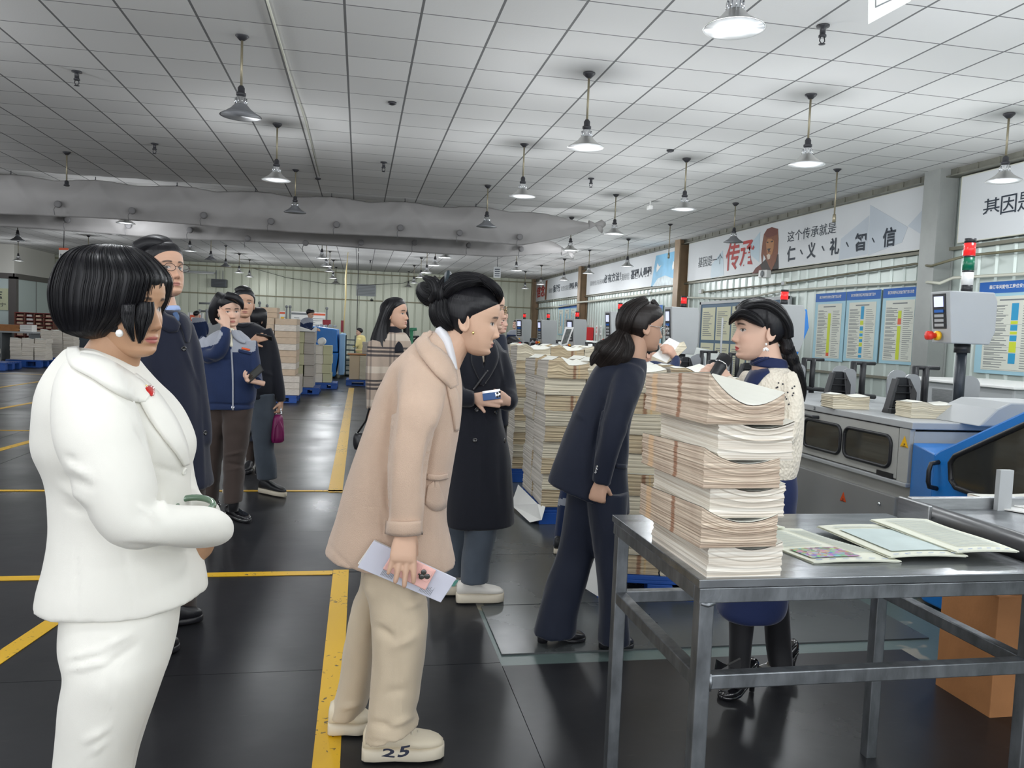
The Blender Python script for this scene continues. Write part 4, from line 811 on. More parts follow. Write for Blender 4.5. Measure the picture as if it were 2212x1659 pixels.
stack(1.40, 5.92, -.02, 3, 2, 9, .335, .40, .122, 'middle stack with folded tops', seed=2, peak=.06)
pallet(2.03, 8.01, 1.04, .82, -.03, 'blue pallet under the rear stack by the black coat')
stack(1.50, 7.62, -.03, 3, 2, 10, .345, .40, .118, 'rear stack by the black coat', seed=3, peak=.05)
def flap(pts, lab): m = MB(); n = 6; tag(MB().add([Vector(p) for p in pts], [tuple(range(len(pts)))]).build('wrapping_sheet', M['paper']), lab, 'paper sheet').modifiers.new('t', 'SOLIDIFY').thickness = .003
flap([(1.30, 4.28, .30), (1.34, 4.22, .32), (1.33, 4.1, .05), (1.27, 4.22, .07)], 'white wrapping sheet hanging off the nearest pallet between two trouser legs')
flap([(1.39, 6.72, .16), (1.39, 5.95, .16), (1.44, 5.90, .15), (1.40, 5.84, .06), (1.33, 5.93, .02), (1.29, 6.5, .03)], 'pale wrapping sheet hanging off the middle pallet')
# cardboard box with paper stack, under the table's far corner
t = thing('cardboard_box', 'brown cardboard box on the floor beside the table leg', 'box', (2.75, 2.84, 0)); m = MB(); m.b2((2.535, 2.69, 0), (2.95, 3.0, .5)); m.build('body', M['card'], t, .004); m = MB(); m.b2((2.53, 2.685, .5), (2.955, 3.005, .506)); m.build('flap', M['card'], t)
zz = .508
for i in range(5): bundle('boxp%d' % i, (2.78+rnd.uniform(-.015, .015), 2.845, zz), rnd.uniform(-.06, .06), '%s white paper bundle up on the brown cardboard box' % ordn[i], 'paper bundle', 'white bundles on the cardboard box', (EW, ET), w=.34, d=.27, h=.07, seed=90+i, step=.008, jit=.008, sag=.006); zz += .07
m = S(); m.tube([(2.5+.0, 2.44, .87), (2.46, 2.42, .78), (2.52, 2.42, .72), (2.62, 2.44, .74), (2.66, 2.46, .8)], .012, 8); tag(m.build('cable', M['orange'] if False else mat('rusty_cable', srgb(96, 60, 44), .5)), 'brown cable looping down beside the paper on the cardboard box', 'cable')
# ---- middle of the hall: stacks beside the aisle
PKR = mat('kraft_edges', srgb(206, 184, 160), .8, 0, .05, 30, .1, 14, stretch=(1, 1, 8)); PKW = mat('film_wrapped_edges', srgb(214, 204, 192), .35, 0, .3, 30, .12, 20, stretch=(1, 1, 4))
pallet(-1.62, 15.75, 1.0, 1.0, 0, 'bright blue pallet under the wrapped parcels by the aisle')
def pile(x0, y0, nx, nz, bw, bd, bh, z0, where, mats, seed, rz=0):
    r = random.Random(seed); z = z0
    for k in range(nz):
        for i in range(nx): 
            m = MB(); m.box((0, 0, bh/2), (bw*.97, bd, bh*.97)); o = m.build('wrapped_parcel', mats[(i+k*2+seed) % len(mats)], None, .004); o.location = (x0+bw*(i+.5)+r.uniform(-.012, .012), y0+bd/2+r.uniform(-.02, .02), z); tag(o, '%s parcel up, %s row, %s' % (ordn[k], ordn[i], where), 'parcel', 'parcels in the '+where)
        z += bh
pile(-1.84, 15.32, 2, 3, .38, .9, .12, .142, 'lower aisle stack on the bright blue pallet', (PKW, PKR), 1)
pile(-1.95, 15.36, 2, 9, .40, .85, .118, .505, 'upper aisle stack on the bright blue pallet', (PKR, PKR, PKW), 2)
pile(-2.1, 15.9, 1, 2, .55, .5, .1, 1.57, 'top of the aisle stack', (PKR,), 3)
pallet(-1.12, 17.7, .62, .9, 0, 'dark blue pallet second along the aisle')
pile(-1.35, 17.3, 2, 5, .21, .8, .235, .142, 'pale stack second along the aisle', (mat('pale_green_edges', srgb(198, 196, 160), .8), EG), 4)
m = MB(); m.prism([(-1.42, 17.25, 1.325), (-.93, 17.25, 1.325), (-.93, 17.25, 1.42), (-1.0, 17.25, 1.34), (-1.42, 17.25, 1.46)], (0, .8, 0)); tag(m.build('cover_sheet', M['paper']), 'white curled cover sheet on the pale stack', 'paper sheet')
pallet(-.78, 19.2, .6, .8, 0, 'blue pallet third along the aisle, before the blue machine')
pile(-1.02, 18.9, 2, 4, .2, .7, .215, .142, 'pale stack third along the aisle', (mat('pale_green_edges', (.5, .5, .3)), EW), 5)
tag(S().lathe([(.03, -.3), (.085, -.3), (.09, .3), (.03, .3)], (-.86, 19.1, 1.09), 20, 'y').build('paper_roll', M['paper']), 'white paper roll lying on the third aisle stack', 'paper roll')
pallet(.2, 20.5, 1.0, .9, 0, 'blue pallet behind the plaid coat woman')
pile(-.24, 20.15, 3, 1, .26, .5, .62, .142, 'tall cream parcels behind the plaid coat', (mat('cream_parcel', srgb(206, 186, 158), .8), EC), 6)
m = MB(); m.b2((-.28, 20.1, .765), (.62, 20.7, .79)); tag(m.build('top_board', M['card']), 'thin brown board lying on the tall cream parcels', 'board')
pile(.08, 20.2, 2, 4, .2, .4, .075, .792, 'grey stack on the brown board', (EG,), 8)
# blue machine beside the aisle
t = thing('folding_machine', 'bright blue machine housing at the far end of the aisle', 'machine', (-.9, 23, 0)); BY = 22.5
m = MB(); m.prism([(-1.3, BY, .74), (-.58, BY, .74), (-.62, BY, 1.36), (-1.3, BY, 1.43)], (0, 2.6, 0)); m.build('upper_hood', M['blue'], t, .02); m = MB(); m.prism([(-1.2, BY, .06), (-.64, BY, .06), (-.56, BY, .72), (-1.2, BY, .72)], (0, 2.5, 0)); m.build('lower_cabinet', M['blue'], t, .02)
m = MB(); m.b2((-.96, BY-.012, .1), (-.62, BY, .68)); m.build('door', M['blue'], t, .01); m = MB(); m.b2((-1.22, BY-.02, .06), (-.98, BY+.02, .33)); m.build('motor', M['black'], t, .02)
m = S(); m.lathe([(0, -.03), (.11, -.03), (.11, .02), (0, .02)], (-1.0, BY-.01, .76), 18, 'y'); m.build('roller_end', M['black'], t); m = MB(); m.b2((-.55, BY+.1, .1), (-.4, BY+2.5, 1.25)); m.build('side_unit', mat('pale_blue_paint', srgb(130, 170, 205), .45), t, .03)
m = MB()
for k in range(5): m.b2((-1.2+.12*k, BY+.15, 1.42), (-1.12+.12*k, BY+.5, 1.48+.02*(k % 2)))
m.build('top_guide', M['lgrey'], t, .01); m = MB(); m.b2((-1.02, BY+.3, 1.47), (-.8, BY+.45, 1.62)); m.b2((-1.06, BY+.25, 1.47), (-.78, BY+.5, 1.5)); m.build('top_tray', mat('dark_red_plastic', srgb(140, 34, 48), .5), t); m = MB(); m.b2((-.52, BY+.3, 1.3), (-.45, BY+.45, 1.62)); m.build('upright', mat('dark_red_plastic', (.3, .02, .03)), t)
# white notice stands by the back wall
def stand(x0, x1, y, z0, z1, lab, seed):
    t = thing('notice_stand', lab, 'notice board', ((x0+x1)/2, y, 0), 'notice stands near the back wall')
    for x in (x0, x1): m = S(); m.tube([(x, y, 0), (x, y, z1+.12)], .03, 8); m.lathe([(0, z1+.1), (.05, z1+.13), (.05, z1+.19), (0, z1+.22)], (x, y, 0), 10); m.build('post', M['inkgrey'], t)
    m = MB(); m.b2((x0+.05, y-.01, z0), (x1-.05, y+.02, z1)); m.build('panel', M['paper'], t); m = MB(); m.b2((x0+.05, y-.015, z1-.11), ((x0+x1)/2, y-.01, z1-.04)); m.build('header', M['inkgrey'], t); m = MB(); m.b2(((x0+x1)/2, y-.015, z1-.11), (x1-.05, y-.01, z1-.04)); m.build('header', M['orange'], t)
    m = MB(); r = random.Random(seed)
    for k in range(9):
        for q in range(2): x = x0+.15+q*(x1-x0)/2; m.b2((x, y-.015, z0+.08+.075*k), (x+r.uniform(.1, (x1-x0)*.36), y-.01, z0+.1+.075*k))
    m.build('print', M['inkgrey'], t); return t
stand(-2.5, -1.2, 30, 1.0, 1.92, 'white notice stand directly behind the worker at the blue machine', 1)
t = stand(-3.3, -2.62, 30, 1.0, 1.92, 'narrower notice stand with yellow stickers beside the wrapped parcels', 2); m = MB()
for k in range(5): m.b2((-2.82, 29.98, 1.1+.13*k), (-2.7, 29.985, 1.19+.13*k))
m.build('sticker', M['yellow'], t)
t = stand(-4.6, -3.5, 29.5, .95, 2.0, 'notice stand with a yellow sheet behind the man in black', 3); m = MB(); m.b2((-4.2, 29.47, 1.25), (-3.6, 29.48, 1.9)); m.build('yellow_sheet', mat('lemon_paper', srgb(236, 214, 40), .7), t)
t = thing('notice_stand', 'orange and white notice board behind the navy overcoat', 'notice board', (-6.4, 30, 0), 'notice stands near the back wall'); a, b = at(405, 726, 29), at(438, 676, 29); m = MB(); m.b2((a.x, a.y, a.z), (b.x, a.y+.04, b.z)); m.build('panel', M['paper'], t); m = MB(); m.b2((a.x+.08, a.y-.01, a.z+.1), (b.x-.1, a.y, b.z-.08)); m.build('orange_field', M['orange'], t)
m = MB()
for k in range(4): m.b2((a.x+.12, a.y-.02, a.z+.16+.15*k), (b.x-.14, a.y-.01, a.z+.24+.15*k))
m.build('print', M['paper'], t)
for x in (a.x+.05, b.x-.05): m = S(); m.tube([(x, a.y+.02, 0), (x, a.y+.02, b.z)], .025, 8); m.build('post', M['inkgrey'], t)
# pipe rack left of the stands
t = thing('pipe_rack', 'grey pipe rack between the two workers in blue', 'rack', at(440, 690, 30)); D_ = 30
for x in (432, 447, 458): m = S(); a = at(x, 668, D_); m.tube([a, (a.x, a.y, 0)], .05, 8); m.build('post', M['inkgrey'], t)
for yy in (655, 672): a, b = at(430, yy, D_), at(478, yy+1, D_); m = S(); m.tube([a, b], .035, 8); m.build('rail', M['inkgrey'], t)
p = at(455, 720, 28); t = thing('grey_cabinet', 'grey cabinet behind the blue jacket woman', 'cabinet', (p.x, p.y, 0)); m = MB(); m.b2((p.x-.5, p.y, 0), (p.x+.4, p.y+.6, p.z+.35)); m.build('body', M['lgrey'], t, .01)
m = MB(); m.b2((p.x-.45, p.y-.015, .05), (p.x-.06, p.y, p.z+.3)); m.build('door', M['lgrey'], t, .006)
# desks: seated worker in yellow
t = thing('desk', 'pale desk in front of the seated worker in yellow', 'desk', (.35, 25, 0)); m = MB(); m.b2((-.2, 24.6, .72), (1.1, 25.3, .75)); m.build('top', M['wood'], t)
for x in (-.15, 1.0): m = MB(); m.b2((x, 24.65, 0), (x+.05, 25.25, .72)); m.build('leg', M['inkgrey'], t)
t = thing('plastic_crate', 'dark green crate rack beside the yellow rope', 'crate', (-.28, 24.0, 0)); m = MB(); m.b2((-.4, 23.8, .0), (-.12, 24.2, .05))
for k in range(8): m.b2((-.4, 23.8, .15*k), (-.12, 24.2, .03+.15*k))
m.build('shelf_plate', mat('dark_green_plastic', srgb(36, 56, 56), .5), t); m = MB()
for x in (-.4, -.14):
    for y in (23.8, 24.16): m.b2((x, y, 0), (x+.03, y+.03, 1.2))
m.build('corner_post', mat('dark_green_plastic', (.02, .04, .04)), t)
D_ = 17; t = thing('hand_trolley', 'green and black trolley frame behind the plaid coat woman', 'trolley', at(890, 760, D_)); m = S(); m.tube([at(876, 712, D_), at(900, 711, D_)], .035, 8); m.tube([at(889, 712, D_), at(890, 770, D_)], .04, 8); m.build('post', mat('trolley_green', srgb(60, 130, 96), .5), t)
m = S(); m.tube([at(905, 727, D_), at(884, 728, D_), at(880, 736, D_), at(886, 742, D_), at(905, 728, D_)], .025, 8); m.tube([at(888, 742, D_), (at(888, 742, D_).x, at(888, 742, D_).y, 0)], .03, 8); m.build('handle', M['black'], t); m = MB(); a = at(878, 765, D_); m.b2((a.x, a.y, 0), (a.x+.5, a.y+.3, a.z)); m.build('body', mat('trolley_green', (.05, .2, .1)), t)
# ---- far left: white paper stacks on pallets before the glazed office
for i, (x, y, w_, mm) in enumerate(((-9.25, 22.6, 1.0, None), (-8.98, 24.3, .9, None), (-8.9, 26.0, .9, None), (-8.75, 27.6, 1.0, M['wood']), (-7.8, 28.6, 1.0, None), (-10.6, 22.8, 1.0, None))): pallet(x, y, w_, 1.0, 0, '%s pallet in the row under the white paper stacks%s' % (ordn[i], ', made of pale wood' if mm else ''), mm, .2)
GW = (EW, EW, EG)
def lstack(x0, y0, nx, nz, bw, bd, bh, where, seed): stack(x0, y0, 0, nx, 1, nz, bw, bd, bh, where, .202, seed, GW, hide=False)
lstack(-9.7, 22.2, 2, 3, .3, .5, .1, 'low white stack at the frame edge', 11)
lstack(-9.35, 23.9, 3, 5, .3, .5, .115, 'white stack in front of the desk', 12)
lstack(-9.2, 25.6, 3, 6, .3, .5, .13, 'white stack beside the glass bottle', 13)
lstack(-8.35, 28.3, 2, 8, .42, .6, .115, 'tall white stack beside the white collar', 14)
lstack(-7.62, 28.5, 1, 11, .3, .5, .12, 'tallest white stack with a brown label', 15)
m = MB(); m.b2((-7.56, 28.45, 1.35), (-7.3, 28.47, 1.75)); tag(m.build('brown_label', M['card']), 'brown label sheet on the tallest white stack', 'label', None, None)
t = thing('pigeonhole_shelf', 'brown pigeonhole shelf full of paper before the glazed office', 'shelf', (-11.3, 31, 0)); a, b = on_y(32, 675, 31), on_y(115, 675, 31); H_ = 1.5; m = MB(); m.b2((a.x, 31.35, 0), (b.x, 31.4, H_)); m.build('back_panel', mat('shelf_brown', srgb(110, 66, 52), .6), t); n = 4
for k in range(n+1): x = a.x+(b.x-a.x)*k/n; m = MB(); m.b2((x-.02, 31, 0), (x+.02, 31.4, H_)); m.build('upright', mat('shelf_brown', (.1, .05, .04)), t)
for k in range(11): m = MB(); m.b2((a.x, 31, .12+.135*k), (b.x, 31.4, .14+.135*k)); m.build('shelf_board', mat('shelf_red', srgb(124, 42, 46), .6), t)
r = random.Random(5); NTH = ('bottom', 'second', 'third', 'fourth', 'fifth', 'sixth', 'seventh', 'eighth', 'ninth', 'tenth')
for k in range(4, 10):
    for q in range(4): x = a.x+(b.x-a.x)*q/4; m = MB(); m.b2((x+.05, 31.02+r.uniform(0, .05), .142+.135*k), (x+.05+r.uniform(.13, .22), 31.3, .2+.135*k+r.uniform(0, .02))); tag(m.build('paper_pile', M['paper'] if q == 1 else PKR), 'paper pile in the %s shelf row, %s bay of the pigeonhole shelf' % (NTH[k], ordn[q]), 'paper pile', 'paper piles in the pigeonhole shelf')
t = thing('sorting_desk', 'long desk piled with brown folders before the pigeonhole shelf', 'desk', (-10.4, 28, 0)); a, b = on_y(-10, 715, 27), on_y(72, 712, 27); m = MB(); m.b2((a.x, 27, .85), (b.x, 27.9, .9)); m.build('top', M['lgrey'], t)
for x in (a.x+.1, b.x-.15): m = MB(); m.b2((x, 27.05, 0), (x+.06, 27.8, .85)); m.build('leg', M['inkgrey'], t)
for i in range(5): m = MB(); m.b2((b.x-1.35, 27.1, .902+.04*i), (b.x-.45+.03*(i % 2), 27.6, .94+.04*i)); tag(m.build('brown_folder', M['card'], None, .004), '%s brown folder up in the pile on the sorting desk' % ordn[i], 'folder', 'brown folders on the sorting desk')
for i in range(3): m = MB(); m.b2((b.x-.42, 27.1, .902+.07*i), (b.x-.08, 27.5, .97+.07*i)); tag(m.build('paper_bundle', M['paper'], None, .004), '%s white bundle up beside the brown folders on the desk' % ordn[i], 'paper bundle', 'white bundles on the sorting desk')
tag(S().lathe([(0, 0), (.06, 0), (.06, .16), (.03, .2), (.03, .26), (0, .26)], (-8.55, 25.9, .985), 14).build('bottle', mat('clear_bottle', srgb(190, 200, 196), .1)), 'pale bottle standing on the white stack', 'bottle')
a, b = on_y(136, 790, 29), on_y(165, 705, 29); t = thing('dark_machine', 'dark green machine half hidden behind the white collar', 'machine', (a.x, 29.2, 0)); m = MB(); m.b2((a.x, 29.2, .0), (a.x+1.8, 30.4, 1.12)); m.build('body', mat('dark_teal_paint', srgb(44, 58, 70), .45), t, .03); m = MB(); m.b2((a.x, 29.17, 1.13), (a.x+1.8, 30.4, 1.2)); m.build('top_rail', M['black'], t); m = MB(); m.b2((a.x+.95, 29.16, .98), (a.x+1.2, 29.2, 1.1)); m.build('green_panel', mat('bright_green', srgb(70, 190, 80), .5), t)
# ================================================================ people: tools
SKIN = {}
def skin_mat():
    m = mat('skin', (.6, .4, .3), .48, spec=.35); nt, nd, lk, b = nodes(m)
    a = N(nt, 'ShaderNodeVertexColor', layer_name='col'); lk.new(a.outputs[0], b.inputs['Base Color'])
    n = N(nt, 'ShaderNodeTexNoise'); n.inputs['Scale'].default_value = 350; bp = N(nt, 'ShaderNodeBump'); bp.inputs['Strength'].default_value = .06; bp.inputs['Distance'].default_value = .003
    tc = N(nt, 'ShaderNodeTexCoord'); lk.new(tc.outputs['Object'], n.inputs['Vector']); lk.new(n.outputs[0], bp.inputs['Height']); lk.new(bp.outputs[0], b.inputs['Normal']); return m
SKM = skin_mat()
def hair_mat(name, col, sheen=.35):
    m = mat(name, col, .36, spec=.32); nt, nd, lk, b = nodes(m)
    b.inputs['Anisotropic'].default_value = .6
    n = N(nt, 'ShaderNodeTexNoise'); n.inputs['Scale'].default_value = 1; n.inputs['Detail'].default_value = 4
    a = N(nt, 'ShaderNodeAttribute', attribute_name='strand'); mp = N(nt, 'ShaderNodeMapping'); mp.inputs['Scale'].default_value = (260, 4, 1); lk.new(a.outputs['Vector'], mp.inputs[0]); lk.new(mp.outputs[0], n.inputs['Vector'])
    bp = N(nt, 'ShaderNodeBump'); bp.inputs['Strength'].default_value = .5; bp.inputs['Distance'].default_value = .0025; lk.new(n.outputs[0], bp.inputs['Height']); lk.new(bp.outputs[0], b.inputs['Normal'])
    r = N(nt, 'ShaderNodeMapRange', i1=.3, i2=.7, i3=.28, i4=.5); lk.new(n.outputs[0], r.inputs[0]); lk.new(r.outputs[0], b.inputs['Roughness'])
    lk.new(mixc(nt, r.outputs[0], tuple(c*.8 for c in col), tuple(c*1.5 for c in col)), b.inputs['Base Color']); return m
HAIR = hair_mat('black_hair', (.007, .0068, .0088)); HAIRB = hair_mat('brown_black_hair', (.015, .0115, .0105))
def cat(rows, n):
    """Catmull-Rom through rows of numbers, n steps per span"""
    R = np.array(rows, float); out = []
    for i in range(len(R)-1):
        p0, p1, p2, p3 = R[max(i-1, 0)], R[i], R[i+1], R[min(i+2, len(R)-1)]
        for k in range(n):
            t = k/n; out.append(.5*((2*p1)+(-p0+p2)*t+(2*p0-5*p1+4*p2-p3)*t*t+(-p0+3*p1-3*p2+p3)*t**3))
    out.append(R[-1]); return out
def sring(c, a, b, n=28, e=2.2):
    q = []
    for k in range(n):
        t = 2*PI*k/n; x, y = math.cos(t), math.sin(t); q.append(c+a*(math.copysign(abs(x)**(2/e), x))+b*(math.copysign(abs(y)**(2/e), y)))
    return q
def lofts_mesh(lofts):
    m = S()
    for rs in lofts: m.ring(rs)
    return m
def remeshed(lofts, vox, iters=4):
    m = lofts_mesh(lofts); o = m.build('tmp', SKM); md = o.modifiers.new('r', 'REMESH'); md.mode = 'VOXEL'; md.voxel_size = vox
    me = evalmesh(o); old = o.data; bpy.data.objects.remove(o); bpy.data.meshes.remove(old)
    nv = len(me.vertices); v = np.empty(nv*3); me.vertices.foreach_get('co', v); v = v.reshape(-1, 3)
    e = np.empty(len(me.edges)*2, int); me.edges.foreach_get('vertices', e); e = e.reshape(-1, 2)
    cnt = np.bincount(e.ravel(), minlength=nv)[:, None]
    for k in range(iters):
        s = np.zeros_like(v); np.add.at(s, e[:, 0], v[e[:, 1]]); np.add.at(s, e[:, 1], v[e[:, 0]]); lam = .55 if k % 2 == 0 else -.2
        v = v+lam*(s/np.maximum(cnt, 1)-v)
    me.vertices.foreach_set('co', v.ravel()); me.materials.clear(); me.update(); return me, v
def normals(me):
    n = np.empty(len(me.vertices)*3); me.vertices.foreach_get('normal', n); return n.reshape(-1, 3)
_A = np.array
def proj(v):
    d = v-_A(CP); z = d@_A(fw); return 1106+FPX*(d@_A(rt))/z, 829.5-FPX*(d@_A(up))/z
def inpoly(x, y, P):
    c = np.zeros(len(x), bool); n = len(P)
    for i in range(n):
        (x1, y1), (x2, y2) = P[i], P[(i+1) % n]; k = ((y1 > y) != (y2 > y)) & (x < (x2-x1)*(y-y1)/((y2-y1) or 1e-9)+x1); c ^= k
    return c
def setcol(me, cols):
    a = me.color_attributes.get('col') or me.color_attributes.new('col', 'FLOAT_COLOR', 'POINT'); a.data.foreach_set('color', np.hstack([cols, np.ones((len(cols), 1))]).ravel())
# head: rings from chin to crown; u right ear side, v forward, w up; eyes at w = 0
_w = [-.118, -.114, -.107, -.098, -.088, -.079, -.07, -.06, -.05, -.035, -.015, 0, .012, .025, .04, .055, .07, .085, .097, .107, .113, .115]
_f = [.05, .069, .081, .0865, .0855, .0868, .0885, .0885, .0885, .089, .0885, .087, .0885, .0925, .0945, .093, .088, .078, .064, .044, .022, 0]
_b = [.03, .015, .0, -.012, -.02, -.026, -.032, -.042, -.055, -.074, -.088, -.093, -.096, -.098, -.0985, -.096, -.09, -.078, -.062, -.042, -.02, 0]
_W = [.012, .024, .036, .045, .051, .0555, .059, .0625, .0655, .069, .0722, .0738, .0748, .0755, .0752, .073, .068, .058, .046, .03, .015, .0]
def head_local(nt=90, nphi=120):
    ws = np.linspace(-.118, .115, nt); ws = np.sign(ws)*np.abs(ws); k = np.ones(5)/5
    F, B, W = (np.interp(ws, _w, t) for t in (_f, _b, _W))
    p = np.linspace(-1, 1, nphi, endpoint=False); phi = np.sign(p)*(np.abs(p)**1.35)*PI
    U = W[:, None]*np.sign(np.sin(phi))*np.abs(np.sin(phi))**.92; c, h = (F+B)/2, (F-B)/2
    V = c[:, None]+h[:, None]*np.sign(np.cos(phi))*np.abs(np.cos(phi))**.88; Z = np.repeat(ws[:, None], nphi, 1); fr = (np.cos(phi) > 0)[None, :]*np.clip(np.cos(phi)*2.2, 0, 1)[None, :]
    g = lambda u, w, su, sw: np.exp(-((np.abs(U)-u)/su)**2/2-((Z-w)/sw)**2/2)
    nr = np.interp(Z, [-.056, -.05, -.046, -.038, -.028, -.01, .006, .02], [0, .004, .014, .0205, .0165, .008, .0025, 0]); ns = np.interp(Z, [-.046, -.036, -.01, .01], [.0105, .0098, .0068, .007])
    d = nr*np.exp(-(U/ns)**2/2)+.0055*g(.0125, -.041, .0052, .0055)
    d += .0058*g(0, -.0655, .015, .0035)+.0062*g(0, -.0768, .0135, .0042)-.003*g(0, -.0712, .017, .0016)-.003*g(0, -.087, .015, .004)+.004*g(0, -.101, .013, .008)
    d += -.0085*g(.031, -.001, .0125, .0085)+.0045*g(.031, -.001, .0085, .0055)+.0028*g(.03, .022, .014, .006)+.003*g(.043, -.03, .014, .014)-.002*g(.024, -.058, .005, .012)
    V = V+d*fr
    return U, V, Z
def face_cols(U, V, W, skin, lips, brow=(.03, .022, .02), blush=.06):
    s = np.array(skin); n = U.shape[0]; C = np.repeat(s[None, :], n, 0); fr = V > .03; au = np.abs(U)
    def mixin(m, c): nonlocal C; m = np.clip(m, 0, 1)[:, None]*fr[:, None]; C = C*(1-m)+np.array(c)[None, :]*m
    mixin(blush*6*np.exp(-((au-.042)/.016)**2/2-((W+.032)/.014)**2/2)*.35, s*np.array([1.08, .82, .78]))
    mixin(.35*np.exp(-(U/.014)**2/2-((W+.042)/.012)**2/2), s*np.array([1.05, .86, .82]))
    sm = lambda x, a, b: np.clip((x-a)/(b-a), 0, 1)
    arch = .0205+.004*np.cos((au-.03)/.02*1.5); mixin(.9*sm(-np.abs(W-arch), -.0048, -.0026)*sm(au, .012, .016)*sm(-au, -.052, -.046), brow)
    ex, ez = (au-.0315)/.0145, (W+.0005)/.0056; eye = 1-ex**2-ez**2; mixin(sm(eye, 0, .25), (.5, .48, .455)); mixin(sm(.0058-np.hypot(U-np.sign(U)*.0315, W), -.0008, .0008)*sm(eye, -.05, .1), (.025, .015, .012))
    mixin(.92*sm(-np.abs(W-(.0056*np.sqrt(np.clip(1-ex**2, 0, 1)))+.0002), -.0022, -.0009)*sm(1-ex**2, -.1, .08), (.03, .02, .02))
    lw = .0215*(1-.0); lip = 1-(U/lw)**2-((W+.0715)/(.0092-.0012*np.cos(U/.006)*0))**2; mixin(.92*sm(lip, 0, .25), lips); mixin(.8*sm(-np.abs(W+.0712), -.0016, -.0006)*sm(-au, -.021, -.016), tuple(c*.35 for c in lips))
    mixin(.8*np.exp(-((au-.0068)/.0028)**2/2-((W+.0488)/.0018)**2/2), s*.25)
    return C
class Fig:
    def __init__(s, label, D, base, skin=(.62, .40, .29), group=None):
        s.D = D; s.root = thing('person', label, 'person', base, group); s.skin = skin; s.flesh = []; s.hd = None
    def P(s, x, y, d=0.): return at(x, y, s.D+d)
    def tube(s, rows, n=4, e=2.1, m=24):
        R = cat(rows, n); rs = []
        for i, q in enumerate(R):
            p, r_ = R[max(i-1, 0)], R[min(i+1, len(R)-1)]; dx, dy = r_[0]-p[0], r_[1]-p[1]; L = math.hypot(dx, dy) or 1; c = s.P(q[0], q[1], q[2]); h = max(q[3], .05)
            a = s.P(q[0]-dy/L*h, q[1]+dx/L*h, q[2])-c; t = (s.P(r_[0], r_[1], r_[2])-s.P(p[0], p[1], p[2])).normalized(); b = t.cross(a).normalized()*max(q[4], .0005); rs.append(sring(c, a, b, m, e))
        return rs
    def stack(s, rows, n=4, e=2.3, m=36):
        rs = []
        for y, xl, xr, rd, d, dy in cat([tuple(r)+(0,)*(6-len(r)) for r in rows], n):
            A, B = s.P(xl, y-dy, d), s.P(xr, y+dy, d); rs.append(sring((A+B)/2, (B-A)/2, HF*rd, m, e))
        return rs
    def cloth(s, name, lofts, mm, vox=.008, it=6, amp=.004, fs=(9, 9, 4), creases=(), paint=(), parent=None, seed=0):
        me, v = remeshed(lofts, vox, it); nr = normals(me); x, y = proj(v)
        d = _A([amp*(mnoise.noise((p[0]*fs[0]+seed, p[1]*fs[1], p[2]*fs[2]))+.5*mnoise.noise((p[0]*fs[0]*2.3, p[1]*fs[1]*2.3+seed, p[2]*fs[2]*2.3))) for p in v]) if amp else np.zeros(len(v))
        for c in creases:
            x0, y0, x1, y1, a, w = c[:6]; L2 = (x1-x0)**2+(y1-y0)**2; t = np.clip(((x-x0)*(x1-x0)+(y-y0)*(y1-y0))/L2, 0, 1); dd = np.hypot(x-x0-t*(x1-x0), y-y0-t*(y1-y0)); d += a*np.exp(-(dd/w)**2)*(.35+.65*np.sin(PI*t))*((nr@_A(HF)) < .15)
        v = v+nr*d[:, None]; me.vertices.foreach_set('co', (v-_A(wloc(s.root))).ravel())
        mats = mm if isinstance(mm, (list, tuple)) else [mm]
        for q in mats: me.materials.append(q)
        me.polygons.foreach_set('use_smooth', np.ones(len(me.polygons), bool))
        if paint:
            fc = np.empty(len(me.polygons)*3); me.polygons.foreach_get('center', fc); fc = fc.reshape(-1, 3)+_A(wloc(s.root)); fx, fy = proj(fc); mi = np.zeros(len(fc), int)
            for k, poly in paint: mi[inpoly(fx, fy, poly)] = k
            me.polygons.foreach_set('material_index', mi)
        me.update(); me.name = name; o = bpy.data.objects.new(name, me); COL.objects.link(o); o.parent = parent or s.root; return o
    def part(s, name, lofts, mm, parent=None):
        o = lofts_mesh(lofts).build(name, mm, s.root if parent is None else parent); return o
    def sheet(s, rows, n=4, m=30):
        """flat curtain: rows (y, xl, xr, dl, dr, thickness)"""
        rs = []
        for y, xl, xr, dl, dr, th in cat(rows, n):
            A, B = s.P(xl, y, dl), s.P(xr, y, dr); a = (B-A)/2; rs.append(sring((A+B)/2, a, a.cross(Vector((0, 0, 1))).normalized()*th, m, 3))
        return rs
    # ---- head
    def head(s, x, y, d=0., size=1., yaw=0., pitch=0., roll=0., lips=(.42, .13, .11), ears=True, res=(90, 120), brow=(.03, .022, .02), blush=.06, wide=1.):
        c = s.P(x, y, d); ya, pi_, ro = (math.radians(k) for k in (yaw, pitch, roll))
        f0 = -HF*math.cos(ya)+r0*math.sin(ya); rg = f0.cross(Vector((0, 0, 1))).normalized(); f = (f0*math.cos(pi_)-Vector((0, 0, 1))*math.sin(pi_)).normalized(); u = rg.cross(f).normalized()
        rg, u = rg*math.cos(ro)+u*math.sin(ro), u*math.cos(ro)-rg*math.sin(ro)
        s.hd = dict(c=c, r=rg*size*wide, f=f*size, u=u*size); U, V, Z = head_local(*res); nt, nphi = U.shape; s.UVZ = (U, V, Z)
        s.hcols = face_cols(U.ravel(), V.ravel(), Z.ravel(), s.skin, lips, brow, blush)
        s.hverts = s.H(U.ravel(), V.ravel(), Z.ravel()); i, j = np.meshgrid(np.arange(nt-1), np.arange(nphi), indexing='ij'); j2 = (j+1) % nphi
        s.hfaces = np.stack([i*nphi+j, i*nphi+j2, (i+1)*nphi+j2, (i+1)*nphi+j], -1).reshape(-1, 4)
